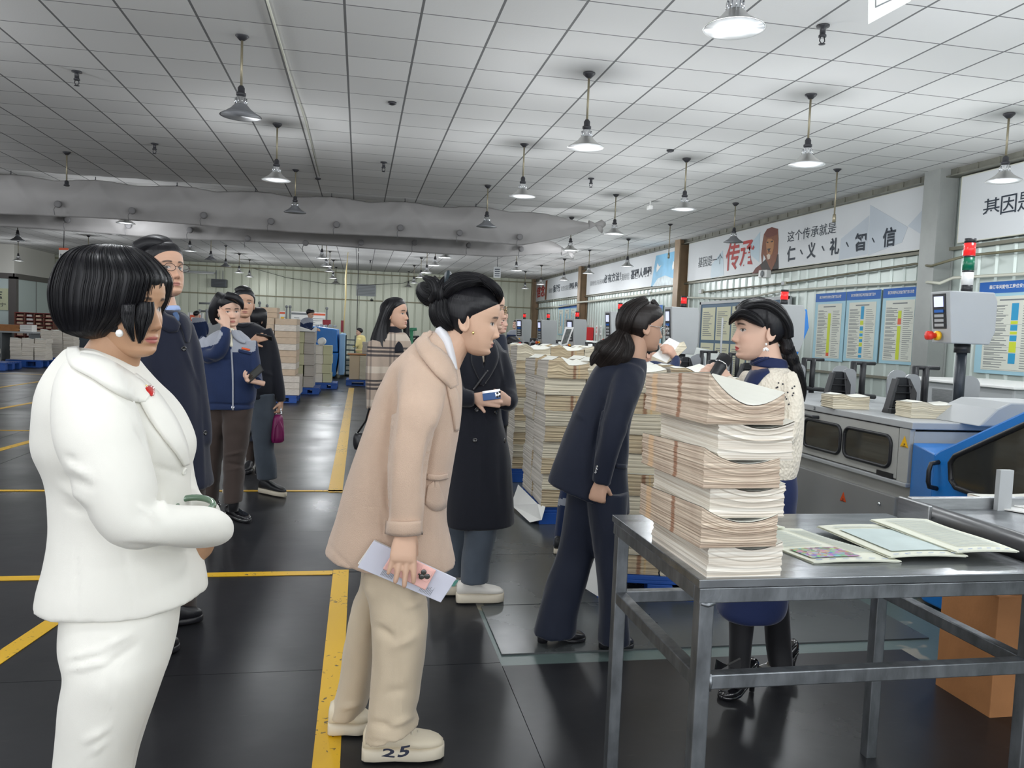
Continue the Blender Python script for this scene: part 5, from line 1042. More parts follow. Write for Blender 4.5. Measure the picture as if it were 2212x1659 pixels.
        if ears:
            for sg in (-1, 1):
                E = lambda t, o=0.: s.Hp(sg*(.0765+.11*max(0, .0165*math.cos(t)*-1+.008)+o), -.02-.0165*math.cos(t)-.22*(.029*math.sin(t)), -.011+.030*math.sin(t))
                s.flesh.append(s._chain([(E(t), (.0050 if math.sin(t) > -.6 else .0062)*size) for t in [-2.2+6.0*k/16 for k in range(17)]]))
                cc = s.Hp(sg*.0725, -.019, -.011); s.flesh.append([sring(cc+Vector(s.hd['u'])*z, Vector(s.hd['f'])*wd, Vector(s.hd['r'])*.006, 14, 2) for z, wd in ((-.032, .002), (-.026, .009), (-.01, .014), (.01, .015), (.024, .009), (.029, .002))])
    def H(s, U, V, Z): h = s.hd; return _A(h['c'])+np.outer(U, _A(h['r']))+np.outer(V, _A(h['f']))+np.outer(Z, _A(h['u']))
    def Hp(s, u, v, z): h = s.hd; return h['c']+h['r']*u+h['f']*v+h['u']*z
    def body(s, vox=.006, it=2):
        """one flesh mesh: neck, hands and what the clothes hide, joined to the head"""
        me, v = remeshed(s.flesh, vox, it); fa = np.empty(len(me.loops), int); me.loops.foreach_get('vertex_index', fa); F = []; k = 0
        for p in me.polygons: F.append(tuple(int(q) for q in fa[k:k+p.loop_total])); k += p.loop_total
        bpy.data.meshes.remove(me); C = np.repeat(_A(s.skin)[None, :], len(v), 0)
        if s.hd is not None: F += [tuple(int(a)+len(v) for a in q) for q in s.hfaces]; v = np.vstack([v, s.hverts]); C = np.vstack([C, s.hcols])
        m2 = bpy.data.meshes.new('body'); m2.from_pydata((v-_A(wloc(s.root))).tolist(), [], F); m2.materials.append(SKM); setcol(m2, C); m2.polygons.foreach_set('use_smooth', np.ones(len(F), bool)); m2.update()
        o = bpy.data.objects.new('body', m2); COL.objects.link(o); o.parent = s.root; return o
    # ---- hair
    def hair(s, cap=None, lofts=(), mm=None, thick=.014, lump=.003, sd=0, strands=0.):
        """cap(U, V, W) > 0 where hair grows; lofts are locks, buns and curtains of hair"""
        vs, fs, st = [], [], []; k = 0
        if cap is not None:
            U, V, Z = s.UVZ; nt, nphi = U.shape; mk = cap(U, V, Z); h = np.where(mk > 0, np.clip(mk/.05, 0, 1)**1.1, np.clip(mk/.05, -.3, 0)); L = np.sqrt(U**2+V**2+(Z-.01)**2)+1e-9
            g = 1+lump*np.sin(np.arange(nphi)*1.7+sd)[None, :]*8*.12; t = thick*np.where(h > 0, np.abs(h)**.7, h*1.2)*g; U2, V2, Z2 = U*(1+t/L), V*(1+t/L), Z+(Z-.01)*t/L
            vs.append(s.H(U2.ravel(), V2.ravel(), Z2.ravel())); ang = np.arctan2(V.ravel(), U.ravel()); st.append(np.stack([np.where(np.abs(Z.ravel()) < 2, ang*.12, 0)+Z.ravel()*.1, Z.ravel()*2, 0*ang], 1))
            for i in range(nt-1):
                for j in range(nphi):
                    j2 = (j+1) % nphi
                    if max(mk[i, j], mk[i, j2], mk[i+1, j], mk[i+1, j2]) > -.006: fs.append((i*nphi+j, i*nphi+j2, (i+1)*nphi+j2, (i+1)*nphi+j))
            k = nt*nphi
        for q, rs in enumerate(lofts):
            n = len(rs[0]); R = _A([[tuple(p) for p in r] for r in rs]); c = R.mean(1, keepdims=True); gr = 1+.03*np.sin(np.arange(n)*2.9+q)+.02*np.sin(np.arange(n)*1.3+q*2); R = c+(R-c)*gr[None, :, None]
            rr_ = random.Random(q+sd)
            for _ in range(int(n*strands)):
                jf = rr_.random()*n; j0 = int(jf); tt = jf-j0; Ln = R[:, j0]*(1-tt)+R[:, (j0+1) % n]*tt; i0, i1 = rr_.randint(0, len(R)//4), len(R)-rr_.randint(0, len(R)//5); ou = Ln-c[:, 0]; ou /= np.linalg.norm(ou, axis=1)[:, None]+1e-9
                Ln, ou = Ln[i0:i1], ou[i0:i1]; u_ = np.linspace(0, 1, len(Ln)); of = .0005+rr_.random()**2*.0035*np.sin(u_*PI*rr_.uniform(.5, 1.2))+rr_.uniform(-.5, 1)*.002*u_; Ln = Ln+ou*of[:, None]; tg = np.gradient(Ln, axis=0); sd_ = np.cross(tg, ou); sd_ /= np.linalg.norm(sd_, axis=1)[:, None]+1e-9; w_ = (.0009*(1-u_**3*.8))[:, None]
                vs.append(np.stack([Ln+sd_*w_, Ln-sd_*w_, Ln+ou*w_], 1).reshape(-1, 3)); st.append(np.repeat(np.stack([np.full(len(Ln), jf/n*.35+q), u_, 0*u_], 1), 3, 0)); nl_ = len(Ln)
                for i in range(nl_-1):
                    for a_ in range(3): fs.append((k+i*3+a_, k+i*3+(a_+1) % 3, k+(i+1)*3+(a_+1) % 3, k+(i+1)*3+a_))
                k += nl_*3
            vs.append(R.reshape(-1, 3)); ii, jj = np.meshgrid(np.arange(len(rs)), np.arange(n), indexing='ij'); st.append(np.stack([jj.ravel()/n*.35+q, ii.ravel()/len(rs), 0*ii.ravel()], 1))
            for i in range(len(rs)-1):
                for j in range(n): fs.append((k+i*n+j, k+i*n+(j+1) % n, k+(i+1)*n+(j+1) % n, k+(i+1)*n+j))
            fs += [tuple(range(k, k+n)), tuple(range(k+(len(rs)-1)*n, k+len(rs)*n))]; k += len(rs)*n
        me = bpy.data.meshes.new('hair'); me.from_pydata((np.vstack(vs)-_A(wloc(s.root))).tolist(), [], fs); me.materials.append(mm or HAIR); a = me.attributes.new('strand', 'FLOAT_VECTOR', 'POINT'); a.data.foreach_set('vector', np.vstack(st).astype(float).ravel())
        me.polygons.foreach_set('use_smooth', np.ones(len(fs), bool)); bm = bmesh.new(); bm.from_mesh(me); bmesh.ops.recalc_face_normals(bm, faces=bm.faces); loose = [v for v in bm.verts if not v.link_faces]; bmesh.ops.delete(bm, geom=loose, context='VERTS'); bm.to_mesh(me); bm.free()
        o = bpy.data.objects.new('hair', me); COL.objects.link(o); o.parent = s.root; return o
    # ---- hand: wrist point, direction to the knuckles, back-of-hand normal, thumb side
    def hand(s, w, a, nrm, side=1, curl=(.5, .6, .5), spread=.06, size=1., thumb=(.55, .75, -.35), tcurl=.3, idx=None, wl=.05):
        a = Vector(a).normalized(); nrm = (Vector(nrm)-a*Vector(nrm).dot(a)).normalized(); sd = a.cross(nrm)*side; w = Vector(w); k = size
        def pt(al, sv, nv): return w+a*al*k+sd*sv*k+nrm*nv*k
        rs = []
        for al, wd, th, nv in ((-wl, .026, .021, 0), (-.012, .0265, .019, 0), (.012, .0295, .018, .0), (.045, .0375, .0165, .002), (.075, .040, .0145, .003), (.09, .038, .011, .002), (.096, .03, .006, .0)): rs.append(sring(pt(al, 0, nv), sd*wd*k, nrm*th*k, 20, 2.6))
        s.flesh.append(rs)
        for i, (sv, L, al) in enumerate(((.030, .072, .088), (.0105, .08, .093), (-.0095, .073, .09), (-.028, .058, .082))):
            c = idx if (idx and i == 0) else curl; dr = (a+sd*spread*(1.5-i)*1.0).normalized(); p = pt(al-.012, sv, .001); pts = [(p, .0108*k)]; ang = 0; sf = 1 if i < 3 else .85
            for seg, ln in ((c[0]*(1+.07*i), .45), (c[1]*(1+.05*i), .31), (c[2], .24)):
                ang += seg; v = dr*math.cos(ang)-nrm*math.sin(ang); p0 = pts[-1][0]
                for q in (.33, .66, 1.0): pts.append((p0+v*L*ln*k*q, (.0104-.0010*len(pts)/3)*k*sf))
            s.flesh.append(s._chain(pts))
        tv = (a*thumb[0]+sd*thumb[1]+nrm*thumb[2]).normalized(); p = pt(.022, .026, -.004); pts = [(p-tv*.012*k, .013*k), (p+tv*.012*k, .0135*k), (p+tv*.03*k, .0115*k)]; tw = (tv*math.cos(tcurl)+(a*.8-nrm*.4)*math.sin(tcurl)).normalized(); p = pts[-1][0]
        for q in (.012, .024, .034): pts.append((p+tw*q*k, (.011-.06*q)*k))
        s.flesh.append(s._chain(pts))
    def _chain(s, pts):
        rs = []; prev = None
        P_ = [p for p, r in pts]; t = (P_[-1]-P_[-2]).normalized(); pts = pts+[(P_[-1]+t*pts[-1][1]*.6, pts[-1][1]*.6), (P_[-1]+t*pts[-1][1]*.85, pts[-1][1]*.15)]
        for i, (p, r) in enumerate(pts):
            t = (pts[min(i+1, len(pts)-1)][0]-pts[max(i-1, 0)][0]).normalized(); prev = t.orthogonal().normalized() if prev is None else (prev-t*prev.dot(t)).normalized(); rs.append(sring(p, prev*r, t.cross(prev)*r, 12, 2))
        return rs
    # ---- shoe from heel to toe on the floor
    def shoe(s, heel, toe, mm, sole=None, h=.085, wd=.043, heelh=0., ankle=.085, name='shoe', chunky=.03):
        heel, toe = Vector(heel), Vector(toe); ax = toe-heel; L = ax.length; ax.normalize(); sd = Vector((-ax.y, ax.x, 0)); Z = Vector((0, 0, 1)); rs = []; z0 = .006
        up_ = lambda t: heelh*max(0, 1-t/.62)**1.2
        for t, w_, hh in ((.0, .5, .6), (.03, .72, .9), (.12, .82, 1.0), (.28, .8, .98), (.42, .82, .82), (.56, .95, .66), (.7, 1.02, .56), (.84, .92, .47), (.94, .66, .37), (1.0, .3, .22)):
            b = chunky+up_(t); c = heel+ax*L*t+Z*(z0+b+h*hh/2); rs.append(sring(c, sd*wd*w_, Z*h*hh/2, 20, 2.6))
        o = s.part(name, [rs], mm); rs = []
        for t, w_ in ((-.01, .5), (.03, .78), (.14, .88), (.4, .86), (.58, 1.0), (.72, 1.06), (.88, .92), (.97, .66), (1.015, .3)):
            b = up_(t); c = heel+ax*L*t+Z*(z0+b+(chunky+.006)/2); rs.append(sring(c, sd*wd*w_, Z*(chunky+.006)/2, 16, 5))
        s.part('sole', [rs], sole or mm, o)
        if heelh: m = S(); p = heel+ax*L*.06; m.tube([p+Z*(z0), p+Z*(heelh*.5), p+ax*.0+Z*(heelh+.02)], [.011 if heelh > .06 else .024, .011 if heelh > .06 else .026, .024 if heelh > .06 else .03], 12); m.build('heel', mm, o)
        return o
    def glasses(s, mm, r_=.022, round_=True, w=-.004):
        m = S()
        for sg in (-1, 1): m.tube([s.Hp(sg*.0325+r_*math.cos(t)*(1 if round_ else 1.2), .104-.012*abs(math.cos(t)*sg*.5+.5)*0, w+r_*math.sin(t)*(1 if round_ else .78)) for t in [2*PI*k/20 for k in range(21)]], .0013, 6)
        m.tube([s.Hp(-.0105, .105, w+.003), s.Hp(0, .108, w+.006), s.Hp(.0105, .105, w+.003)], .0013, 6)
        for sg in (-1, 1): m.tube([s.Hp(sg*(.0325+r_*1.05), .102, w+.004), s.Hp(sg*.074, .085, w+.006), s.Hp(sg*.079, .0, w+.008), s.Hp(sg*.078, -.02, w-.006)], .0016, 6)
        o = m.build('glasses', mm, s.root); m = S()
        for sg in (-1, 1): m.ring([[s.Hp(sg*.0325+r_*.97*q*math.cos(t)*(1 if round_ else 1.2), .1035, w+r_*.97*q*math.sin(t)*(1 if round_ else .78)) for t in [2*PI*k/20 for k in range(20)]] for q in (1, .02)], caps=False)
        m.build('lens', LENSG, o)
def lens_mat():
    m = bpy.data.materials.new('clear_lens'); m.use_nodes = True; nt, nd, lk, b = nodes(m); g = N(nt, 'ShaderNodeBsdfGlossy'); g.inputs['Roughness'].default_value = .03; t = N(nt, 'ShaderNodeBsdfTransparent'); x = N(nt, 'ShaderNodeMixShader', i0=.14); lk.new(t.outputs[0], x.inputs[1]); lk.new(g.outputs[0], x.inputs[2]); lk.new(x.outputs[0], nd['Material Output'].inputs[0]); return m
LENSG = lens_mat()
def cloth_mat(name, col, rough=.8, bump=.25, bs=600, var=.05, sheen=.25, vs=9): return mat(name, col, rough, 0, bump, bs, var, vs, spec=.25, sheen=sheen)
def ribbon(f, rows, th=.006, n=5):
    """a strip of cloth lying on a garment: rows (x, y, d, half width in px)"""
    return f.tube([(x, y, d, h, th) for x, y, d, h in rows], n, 3.5, 16)
def button(f, x, y, d, r, mm, parent):
    p = f.P(x, y, d); m = S(); m.lathe([(0, -.004), (r*.8, -.004), (r, -.001), (r*.9, .003), (0, .003)], p, 16, 'y'); return m.build('button', mm, parent)
# ================================================================ the people
from mathutils.bvhtree import BVHTree
_bv = {}
def surf(o, x, y):
    if o.name not in _bv: _bv[o.name] = BVHTree.FromPolygons([v.co for v in o.data.vertices], [tuple(p.vertices) for p in o.data.polygons])
    off = wloc(o.parent)+o.location; d = ray(x, y).normalized(); h = _bv[o.name].ray_cast(CP-off, d); return (h[0]+off, h[1]) if h[0] is not None else None
def strip(f, o, name, rows, mm, lift=.004, th=.004, n=5, k=5, parent=None):
    """cloth strip lying on garment o along picture path rows (x, y, half width)"""
    R = cat(rows, n); vs = []; last = None
    for i, q in enumerate(R):
        p, r_ = R[max(i-1, 0)], R[min(i+1, len(R)-1)]; dx, dy = r_[0]-p[0], r_[1]-p[1]; L = math.hypot(dx, dy) or 1
        for j in range(k):
            t = (-1+2*j/(k-1))*q[2]; hit = surf(o, q[0]-dy/L*t, q[1]+dx/L*t) or (None if last is None else last); last = hit or last
            if hit is None: hit = (f.P(q[0], q[1]), Vector((0, -1, 0)))
            lf = lift if 0 < j < k-1 else lift*.6; vs.append(hit[0]-ray(q[0], q[1]).normalized()*lf)
    m = S(); m.add(vs, [(i*k+j, i*k+j+1, (i+1)*k+j+1, (i+1)*k+j) for i in range(len(R)-1) for j in range(k-1)]); ob = m.build(name, mm, parent or o); s_ = ob.modifiers.new('t', 'SOLIDIFY'); s_.thickness = th; s_.offset = 0; return ob
def sbutton(o, x, y, r, mm, parent=None, name='button'):
    h = surf(o, x, y)
    if not h: return
    n = h[1].normalized(); n = n if n.dot(ray(x, y)) < 0 else -n; a = n.orthogonal().normalized(); b = n.cross(a); m = S(); m.ring([[h[0]+n*z+(a*math.cos(t)+b*math.sin(t))*q for t in [2*PI*k/14 for k in range(14)]] for q, z in ((r, -.002), (r, .002), (r*.75, .004), (r*.6, .003), (.0005, .003))]); return m.build(name, mm, parent or o)
def flz(x, y): return on_z(x, y, .004)
def fd(f, x, y): return dep(on_z(x, y, 0))-f.D
C_WHITE = cloth_mat('white_suit_cloth', srgb(234, 232, 224), .6, .1, 900, .015); C_NAVY = cloth_mat('navy_overcoat_wool', srgb(32, 36, 52), .85); C_BEIGE = cloth_mat('beige_wool', srgb(206, 180, 160), .9, .4, 420, .05, .35)
C_PANT = cloth_mat('cream_sweatpants', srgb(206, 190, 166), .9, .2, 500, .03); C_BLACK = cloth_mat('black_wool', srgb(26, 28, 36), .85); C_NSUIT = cloth_mat('dark_navy_suit', srgb(24, 30, 46), .7, .15); C_KNIT = cloth_mat('cream_knit', srgb(226, 218, 202), .9, .0, 1, .04)
C_UBLUE = cloth_mat('uniform_navy', srgb(27, 42, 76), .75, .2, 300, .08); C_UGREY = cloth_mat('uniform_grey', srgb(150, 154, 164), .75, .2, 300, .04); C_BROWN = cloth_mat('dark_brown_cloth', srgb(66, 56, 52), .85); C_DGREY = cloth_mat('dark_grey_denim', srgb(74, 82, 92), .85, .3, 500, .12)
C_SHIRT = cloth_mat('light_blue_shirt', srgb(164, 184, 226), .7, .1); C_WSHIRT = cloth_mat('white_shirt', srgb(222, 222, 226), .7, .1); C_INDIGO = cloth_mat('indigo_cotton', srgb(28, 40, 78), .75, .15); C_TIGHT = cloth_mat('black_tights', (.008, .008, .01), .6, 0)
PATENT = mat('black_patent', (.01, .01, .012), .12, coat=.6); SNEAK = mat('cream_leather', srgb(226, 214, 190), .5, 0, .06, 60); SNEAKW = mat('white_leather', srgb(226, 222, 214), .5, 0, .06, 60); SOLEW = mat('cream_rubber', srgb(216, 206, 186), .6); LEATHER = mat('black_leather', (.014, .014, .017), .35)
GOLD = M['brass']; PEARL = mat('pearl', (.85, .84, .82), .15, coat=.5)
nt, nd, lk, b = nodes(C_KNIT); tc_ = N(nt, 'ShaderNodeTexCoord'); vo = N(nt, 'ShaderNodeTexVoronoi'); vo.inputs['Scale'].default_value = 95; mp_ = N(nt, 'ShaderNodeMapping'); mp_.inputs['Scale'].default_value = (1, 1, .7); lk.new(tc_.outputs['Object'], mp_.inputs[0]); lk.new(mp_.outputs[0], vo.inputs['Vector']); bp_ = N(nt, 'ShaderNodeBump'); bp_.inputs['Strength'].default_value = .7; bp_.inputs['Distance'].default_value = .008; lk.new(vo.outputs['Distance'], bp_.inputs['Height']); lk.new(bp_.outputs[0], b.inputs['Normal'])
# ---- woman in the white suit
f = Fig('woman in a white trouser suit and black bob, red leaf brooch on her lapel', 1.82, (-.93, 1.95, 0), (.50, .29, .175)); f.D = 1.82
f.head(266, 660, .0, .965, 74, 4, 0, lips=(.45, .13, .12), blush=.03)
f.flesh += [f.tube([(262, 690, .01, 44, .05), (256, 735, .0, 50, .055), (240, 775, .0, 58, .062), (225, 815, 0, 75, .07), (215, 850, 0, 60, .06)], 4), f.stack([(840, 165, 260, .08), (1000, 160, 330, .09), (1300, 170, 350, .09)], 2)]
f.hand(f.P(452, 1150, .05), (f.P(436, 1190, .07)-f.P(452, 1150, .05)), Vector((.8, -.5, .3)), 1, (.7, .8, .6), .03, .95)
f.body(.006)
nk = f.stack([(752, 150, 262, .06), (775, 136, 285, .095), (800, 124, 300, .12), (832, 112, 326, .145), (870, 102, 366, .16), (914, 97, 394, .165), (965, 98, 412, .165), (1022, 119, 400, .15), (1075, 128, 400, .145), (1135, 131, 408, .15), (1203, 122, 420, .165), (1250, 110, 430, .175), (1284, 104, 434, .178), (1290, 104, 434, .178)])
slv = f.tube([(206, 818, -.09, 62, .07), (206, 860, -.165, 82, .085), (212, 930, -.21, 86, .088), (232, 1000, -.23, 80, .083), (255, 1060, -.24, 72, .078), (285, 1120, -.24, 60, .07), (335, 1136, -.215, 49, .06), (400, 1140, -.15, 47, .055), (452, 1138, -.08, 44, .052), (478, 1138, -.04, 30, .036)])
sl2 = f.tube([(330, 900, .16, 60, .07), (360, 1010, .2, 55, .065), (395, 1085, .18, 40, .05), (440, 1110, .05, 32, .042)])
j = f.cloth('jacket', [nk, slv, sl2], C_WHITE, .0075, 6, .005, (6, 6, 4), [(325, 1080, 365, 1105, .008, 6), (300, 1095, 340, 1125, .008, 6), (345, 1070, 352, 1095, .006, 5), (140, 985, 165, 1000, -.006, 7), (150, 1005, 195, 1030, .006, 8), (140, 1030, 200, 1055, -.006, 8), (130, 1050, 185, 1085, .005, 8), (138, 1090, 190, 1110, -.004, 8), (300, 905, 345, 960, .004, 10), (271, 1178, 420, 1195, -.008, 7), (165, 1180, 166, 1340, -.003, 3), (268, 1190, 297, 1343, -.003, 3), (236, 1352, 262, 1180, .0, 3), (292, 925, 330, 985, -.006, 7), (330, 1005, 400, 1028, -.005, 6)])
strip(f, j, 'collar', [(158, 752, 12), (165, 778, 17), (210, 795, 24), (258, 822, 26), (300, 848, 22), (318, 862, 10)], C_WHITE, .012, .008)
strip(f, j, 'lapel', [(286, 812, 8), (316, 850, 20), (342, 890, 24), (368, 930, 22), (390, 970, 15), (402, 1005, 6)], C_WHITE, .010, .006)
sbutton(j, 398, 1018, .009, C_WHITE)
br = strip(f, j, 'brooch', [(316, 838, 3), (322, 842, 9), (326, 848, 7), (328, 855, 2)], mat('red_enamel', srgb(196, 30, 28), .2, coat=.5), .02, .006, 4)
strip(f, j, 'brooch_pin', [(314, 832, 1.5), (320, 836, 2)], GOLD, .02, .004, 3, 3, br)
lg = [(1300, 150, 378, .115, -.05), (1383, 148, 366, .13, -.06), (1437, 157, 352, .12, -.08), (1500, 142, 330, .105, -.09), (1600, 130, 294, .095, -.09), (1659, 125, 278, .09, -.09), (1800, 118, 258, .08, -.09), (2020, 108, 246, .08, -.09)]
tr = f.cloth('trousers', [f.stack(lg), f.stack([(y, a+14, c+4, r, .1) for y, a, c, r, d in lg])], C_WHITE, .008, 5, .006, (8, 8, 3), [(150, 1420, 215, 1405, .008, 6), (150, 1446, 230, 1432, .009, 6), (215, 1405, 290, 1365, .006, 7), (230, 1440, 300, 1390, -.006, 8), (185, 1600, 235, 1570, .007, 8), (200, 1625, 228, 1600, .006, 7), (260, 1370, 215, 1659, -.003, 3)])
f.shoe(flz(108, 2110), flz(150, 2095), LEATHER, heelh=.05); f.shoe(flz(128, 2010), flz(190, 1995), LEATHER, heelh=.05)
f.hair(lambda U, V, W: np.where(V < .045, W+.06, W-.062), [f.stack([(529, 214, 262, .02), (533, 196, 285, .045), (540, 180, 298, .066), (552, 164, 314, .082), (568, 153, 330, .093), (588, 144, 345, .1), (606, 138, 351, .102), (628, 134, 347, .103), (650, 134, 341, .102), (668, 136, 333, .1), (688, 141, 320, .095), (704, 149, 300, .088), (716, 160, 282, .084), (726, 184, 262, .07), (732, 205, 246, .05)], 4, 3.0, 80), f.sheet([(652, 300, 330, -.07, -.04, .008), (672, 298, 328, -.086, -.05, .009), (690, 296, 323, -.089, -.058, .009), (706, 297, 316, -.088, -.066, .008), (724, 298, 309, -.086, -.073, .006), (742, 300, 302, -.083, -.08, .003)]), f.sheet([(656, 262, 292, -.085, -.075, .008), (676, 264, 290, -.098, -.088, .009), (690, 266, 288, -.1, -.09, .009), (706, 272, 287, -.099, -.092, .008), (722, 279, 288, -.097, -.093, .005), (738, 287, 290, -.094, -.092, .003)])], strands=3.5)
e = f.P(258, 720, -.105); f.part('earring', [[sring(e+Vector((0, 0, z)), Vector((r, 0, 0)), Vector((0, r, 0)), 14, 2) for r, z in ((.001, -.0085), (.006, -.006), (.0085, 0), (.006, .006), (.001, .0085))]], PEARL)
m = S(); c = f.P(421, 1090, -.02); ax = r0*.95+Vector((0, 0, -.2)); m.tube([c+(r0*math.cos(t)+HF*.9*math.sin(t))*.04+Vector((0, 0, .008*math.sin(t)-.1*.04*math.cos(t))) for t in [2*PI*k/24 for k in range(25)]], .0075, 10); m.build('jade_bangle', mat('jade', srgb(104, 130, 108), .15, coat=.5), f.root)
# ---- man in the navy overcoat
f = Fig('man in a long navy overcoat and glasses gazing upwards behind the white suit', 3.72, (-.79, 3.85, 0), (.60, .36, .25))
f.head(352, 585, 0, 1.08, 56, -9, 0, lips=(.42, .17, .14), blush=.12)
f.flesh += [f.tube([(346, 612, .02, 22, .06), (350, 645, .0, 25, .062), (352, 672, 0, 30, .066), (350, 700, 0, 38, .07)], 4), f.stack([(700, 310, 395, .07), (900, 300, 420, .09), (1060, 305, 430, .09)], 2)]
f.body(.009)
ct = f.stack([(672, 326, 392, .075), (684, 308, 404, .105), (700, 298, 408, .13), (735, 292, 412, .145), (805, 290, 420, .15), (873, 290, 432, .15), (950, 290, 444, .16), (1010, 288, 450, .165), (1045, 287, 457, .17), (1052, 287, 457, .17)])
s1 = f.tube([(398, 704, .05, 20, .06), (416, 770, .06, 20, .06), (428, 850, .05, 19, .055), (437, 920, .03, 18, .05), (442, 960, .01, 14, .04)]); s2 = f.tube([(312, 706, -.1, 24, .06), (306, 800, -.15, 24, .065), (312, 900, -.16, 22, .06), (322, 980, -.14, 18, .05)])
o = f.cloth('overcoat', [ct, s1, s2], C_NAVY, .011, 5, .006, (5, 5, 3), [(372, 690, 430, 840, .008, 4), (430, 840, 440, 1060, .006, 4)])
strip(f, o, 'collar', [(338, 664, 6), (352, 690, 15), (372, 702, 17), (386, 708, 8)], C_NAVY, .012, .008); strip(f, o, 'lapel', [(386, 682, 6), (398, 694, 12), (404, 716, 9), (404, 740, 3)], C_NAVY, .01, .008)
sbutton(o, 397, 753, .012, PATENT); sbutton(o, 443, 935, .012, PATENT)
sh = f.cloth('shirt_collar', [f.tube([(352, 664, 0, 33, .066), (354, 676, 0, 36, .068)], 3)], C_SHIRT, .007, 2, 0)
strip(f, sh, 'collar_wing', [(344, 660, 3), (362, 674, 8), (374, 686, 4)], C_SHIRT, .012, .004); f.part('tie', [f.tube([(378, 676, -.076, 5, .01), (381, 684, -.08, 6, .012), (382, 694, -.082, 5, .012)], 4)], mat('blue_tie', srgb(62, 90, 130), .5))
f.cloth('trousers', [f.stack([(1020, 300, 380, .09, -.08), (1200, 318, 375, .085, -.1), (1345, 330, 372, .08, -.12)]), f.stack([(1020, 350, 445, .09, .05), (1180, 362, 432, .085, .1), (1330, 366, 420, .08, .14)])], C_BROWN, .011, 4, .004)
f.shoe(flz(352, 1357), flz(436, 1340), LEATHER, chunky=.025); f.shoe(flz(312, 1425), flz(384, 1403), LEATHER, chunky=.025)
f.hair(lambda U, V, W: np.minimum(W-.016-.62*np.clip(V, 0, .09)+.075*np.clip(-V/.022, 0, 1), W+.03-.02*(V < -.02)), [f.tube([(302, 540, 0, 20, .07), (330, 529, 0, 22, .072), (352, 530, 0, 20, .065), (366, 538, 0, 12, .05), (374, 546, 0, 4, .02)], 4, 2, 24)], HAIR, .014); f.glasses(mat('thin_dark_metal', (.05, .04, .035), .3, .8), .021, False)
# ---- woman in the blue work jacket
f = Fig('woman in a blue and grey work jacket holding one hand to her ear', 5.84, (-.95, 6.1, 0), (.62, .40, .30))
f.head(496, 672, 0, .97, 33, 4, -3, lips=(.46, .15, .13)); f.flesh += [f.tube([(491, 692, .02, 14, .055), (494, 712, 0, 16, .056), (497, 735, 0, 18, .06)], 4), f.stack([(735, 455, 530, .08), (820, 458, 532, .085), (850, 460, 530, .085)], 2)]
w = f.P(489, 706, -.13); f.hand(w, f.P(484, 676, -.1)-w, Vector((.6, -.7, .1)), -1, (.15, .2, .15), .03, .95, (.7, .55, -.4)); w2 = f.P(557, 826, -.16); f.hand(w2, f.P(538, 822, -.19)-w2, Vector((0, .1, -1)), -1, (.7, .6, .4), .05, .95, (.4, .7, -.7)); f.body(.006)
jk = f.stack([(713, 473, 518, .07), (722, 458, 528, .095), (734, 444, 540, .115), (755, 436, 548, .125), (790, 434, 551, .13), (830, 437, 552, .135), (862, 440, 551, .135), (872, 446, 547, .13), (883, 446, 547, .13)]); a1 = f.tube([(449, 736, -.02, 17, .06), (440, 752, -.05, 18, .065), (450, 768, -.1, 17, .062), (468, 764, -.14, 16, .06), (479, 745, -.15, 15, .055), (486, 722, -.14, 12, .05), (489, 708, -.13, 9, .04)]); a2 = f.tube([(540, 738, 0, 14, .06), (547, 775, -.01, 13, .058), (552, 805, -.03, 12, .056), (556, 822, -.08, 11, .05), (556, 828, -.13, 9, .045)])
o = f.cloth('work_jacket', [jk, a1, a2], [C_UBLUE, C_UGREY], .0065, 5, .006, (8, 8, 5), [(470, 780, 500, 776, -.01, 4), (440, 775, 470, 785, -.008, 4), (446, 872, 547, 876, -.008, 2.5)], [(1, [(425, 738), (448, 720), (470, 708), (482, 720), (470, 742), (452, 748), (428, 752)]), (1, [(498, 760), (508, 712), (530, 716), (553, 735), (552, 758), (540, 762)])])
strip(f, o, 'collar', [(500, 708, 3), (508, 722, 7), (520, 735, 5), (530, 740, 2)], C_UGREY, .012, .006); strip(f, o, 'zip', [(500, 760, 1.5), (503, 820, 1.5), (503, 886, 1.5)], C_UGREY, .006, .004); strip(f, o, 'name_badge', [(522, 752, 2), (540, 756, 2)], M['orange'], .006, .003); sbutton(o, 503, 880, .012, M['chrome']); sbutton(o, 538, 761, .009, M['chrome'])
strip(f, o, 'pocket_flap', [(515, 757, 3), (543, 764, 3)], C_UBLUE, .006, .004)
f.cloth('shirt_collar', [f.tube([(497, 715, -.03, 12, .06), (500, 735, -.07, 8, .05), (501, 752, -.1, 5, .03)], 3)], cloth_mat('cream_blouse', srgb(222, 216, 196)), .007, 2, 0)
f.cloth('trousers', [f.stack([(878, 448, 505, .1, .03), (930, 452, 488, .085, .05), (1000, 445, 478, .075, .12), (1095, 438, 468, .07, .2)]), f.stack([(878, 480, 547, .11), (912, 484, 541, .105), (965, 484, 534, .095), (1000, 485, 527, .088), (1040, 484, 526, .085), (1085, 485, 521, .08, -.02)])], C_BROWN, .0105, 4, .006, (7, 7, 9), [(485, 985, 525, 975, .012, 3), (488, 1000, 527, 1006, -.01, 3), (490, 1016, 522, 1010, .008, 3)])
f.part('sock', [f.stack([(1078, 493, 516, .04, -.02), (1104, 494, 514, .04, -.02)], 2)], C_TIGHT); f.shoe(flz(492, 1114), flz(537, 1131), PATENT, h=.07, chunky=.02); f.shoe(flz(440, 1090), flz(470, 1100), PATENT, h=.07, chunky=.02)
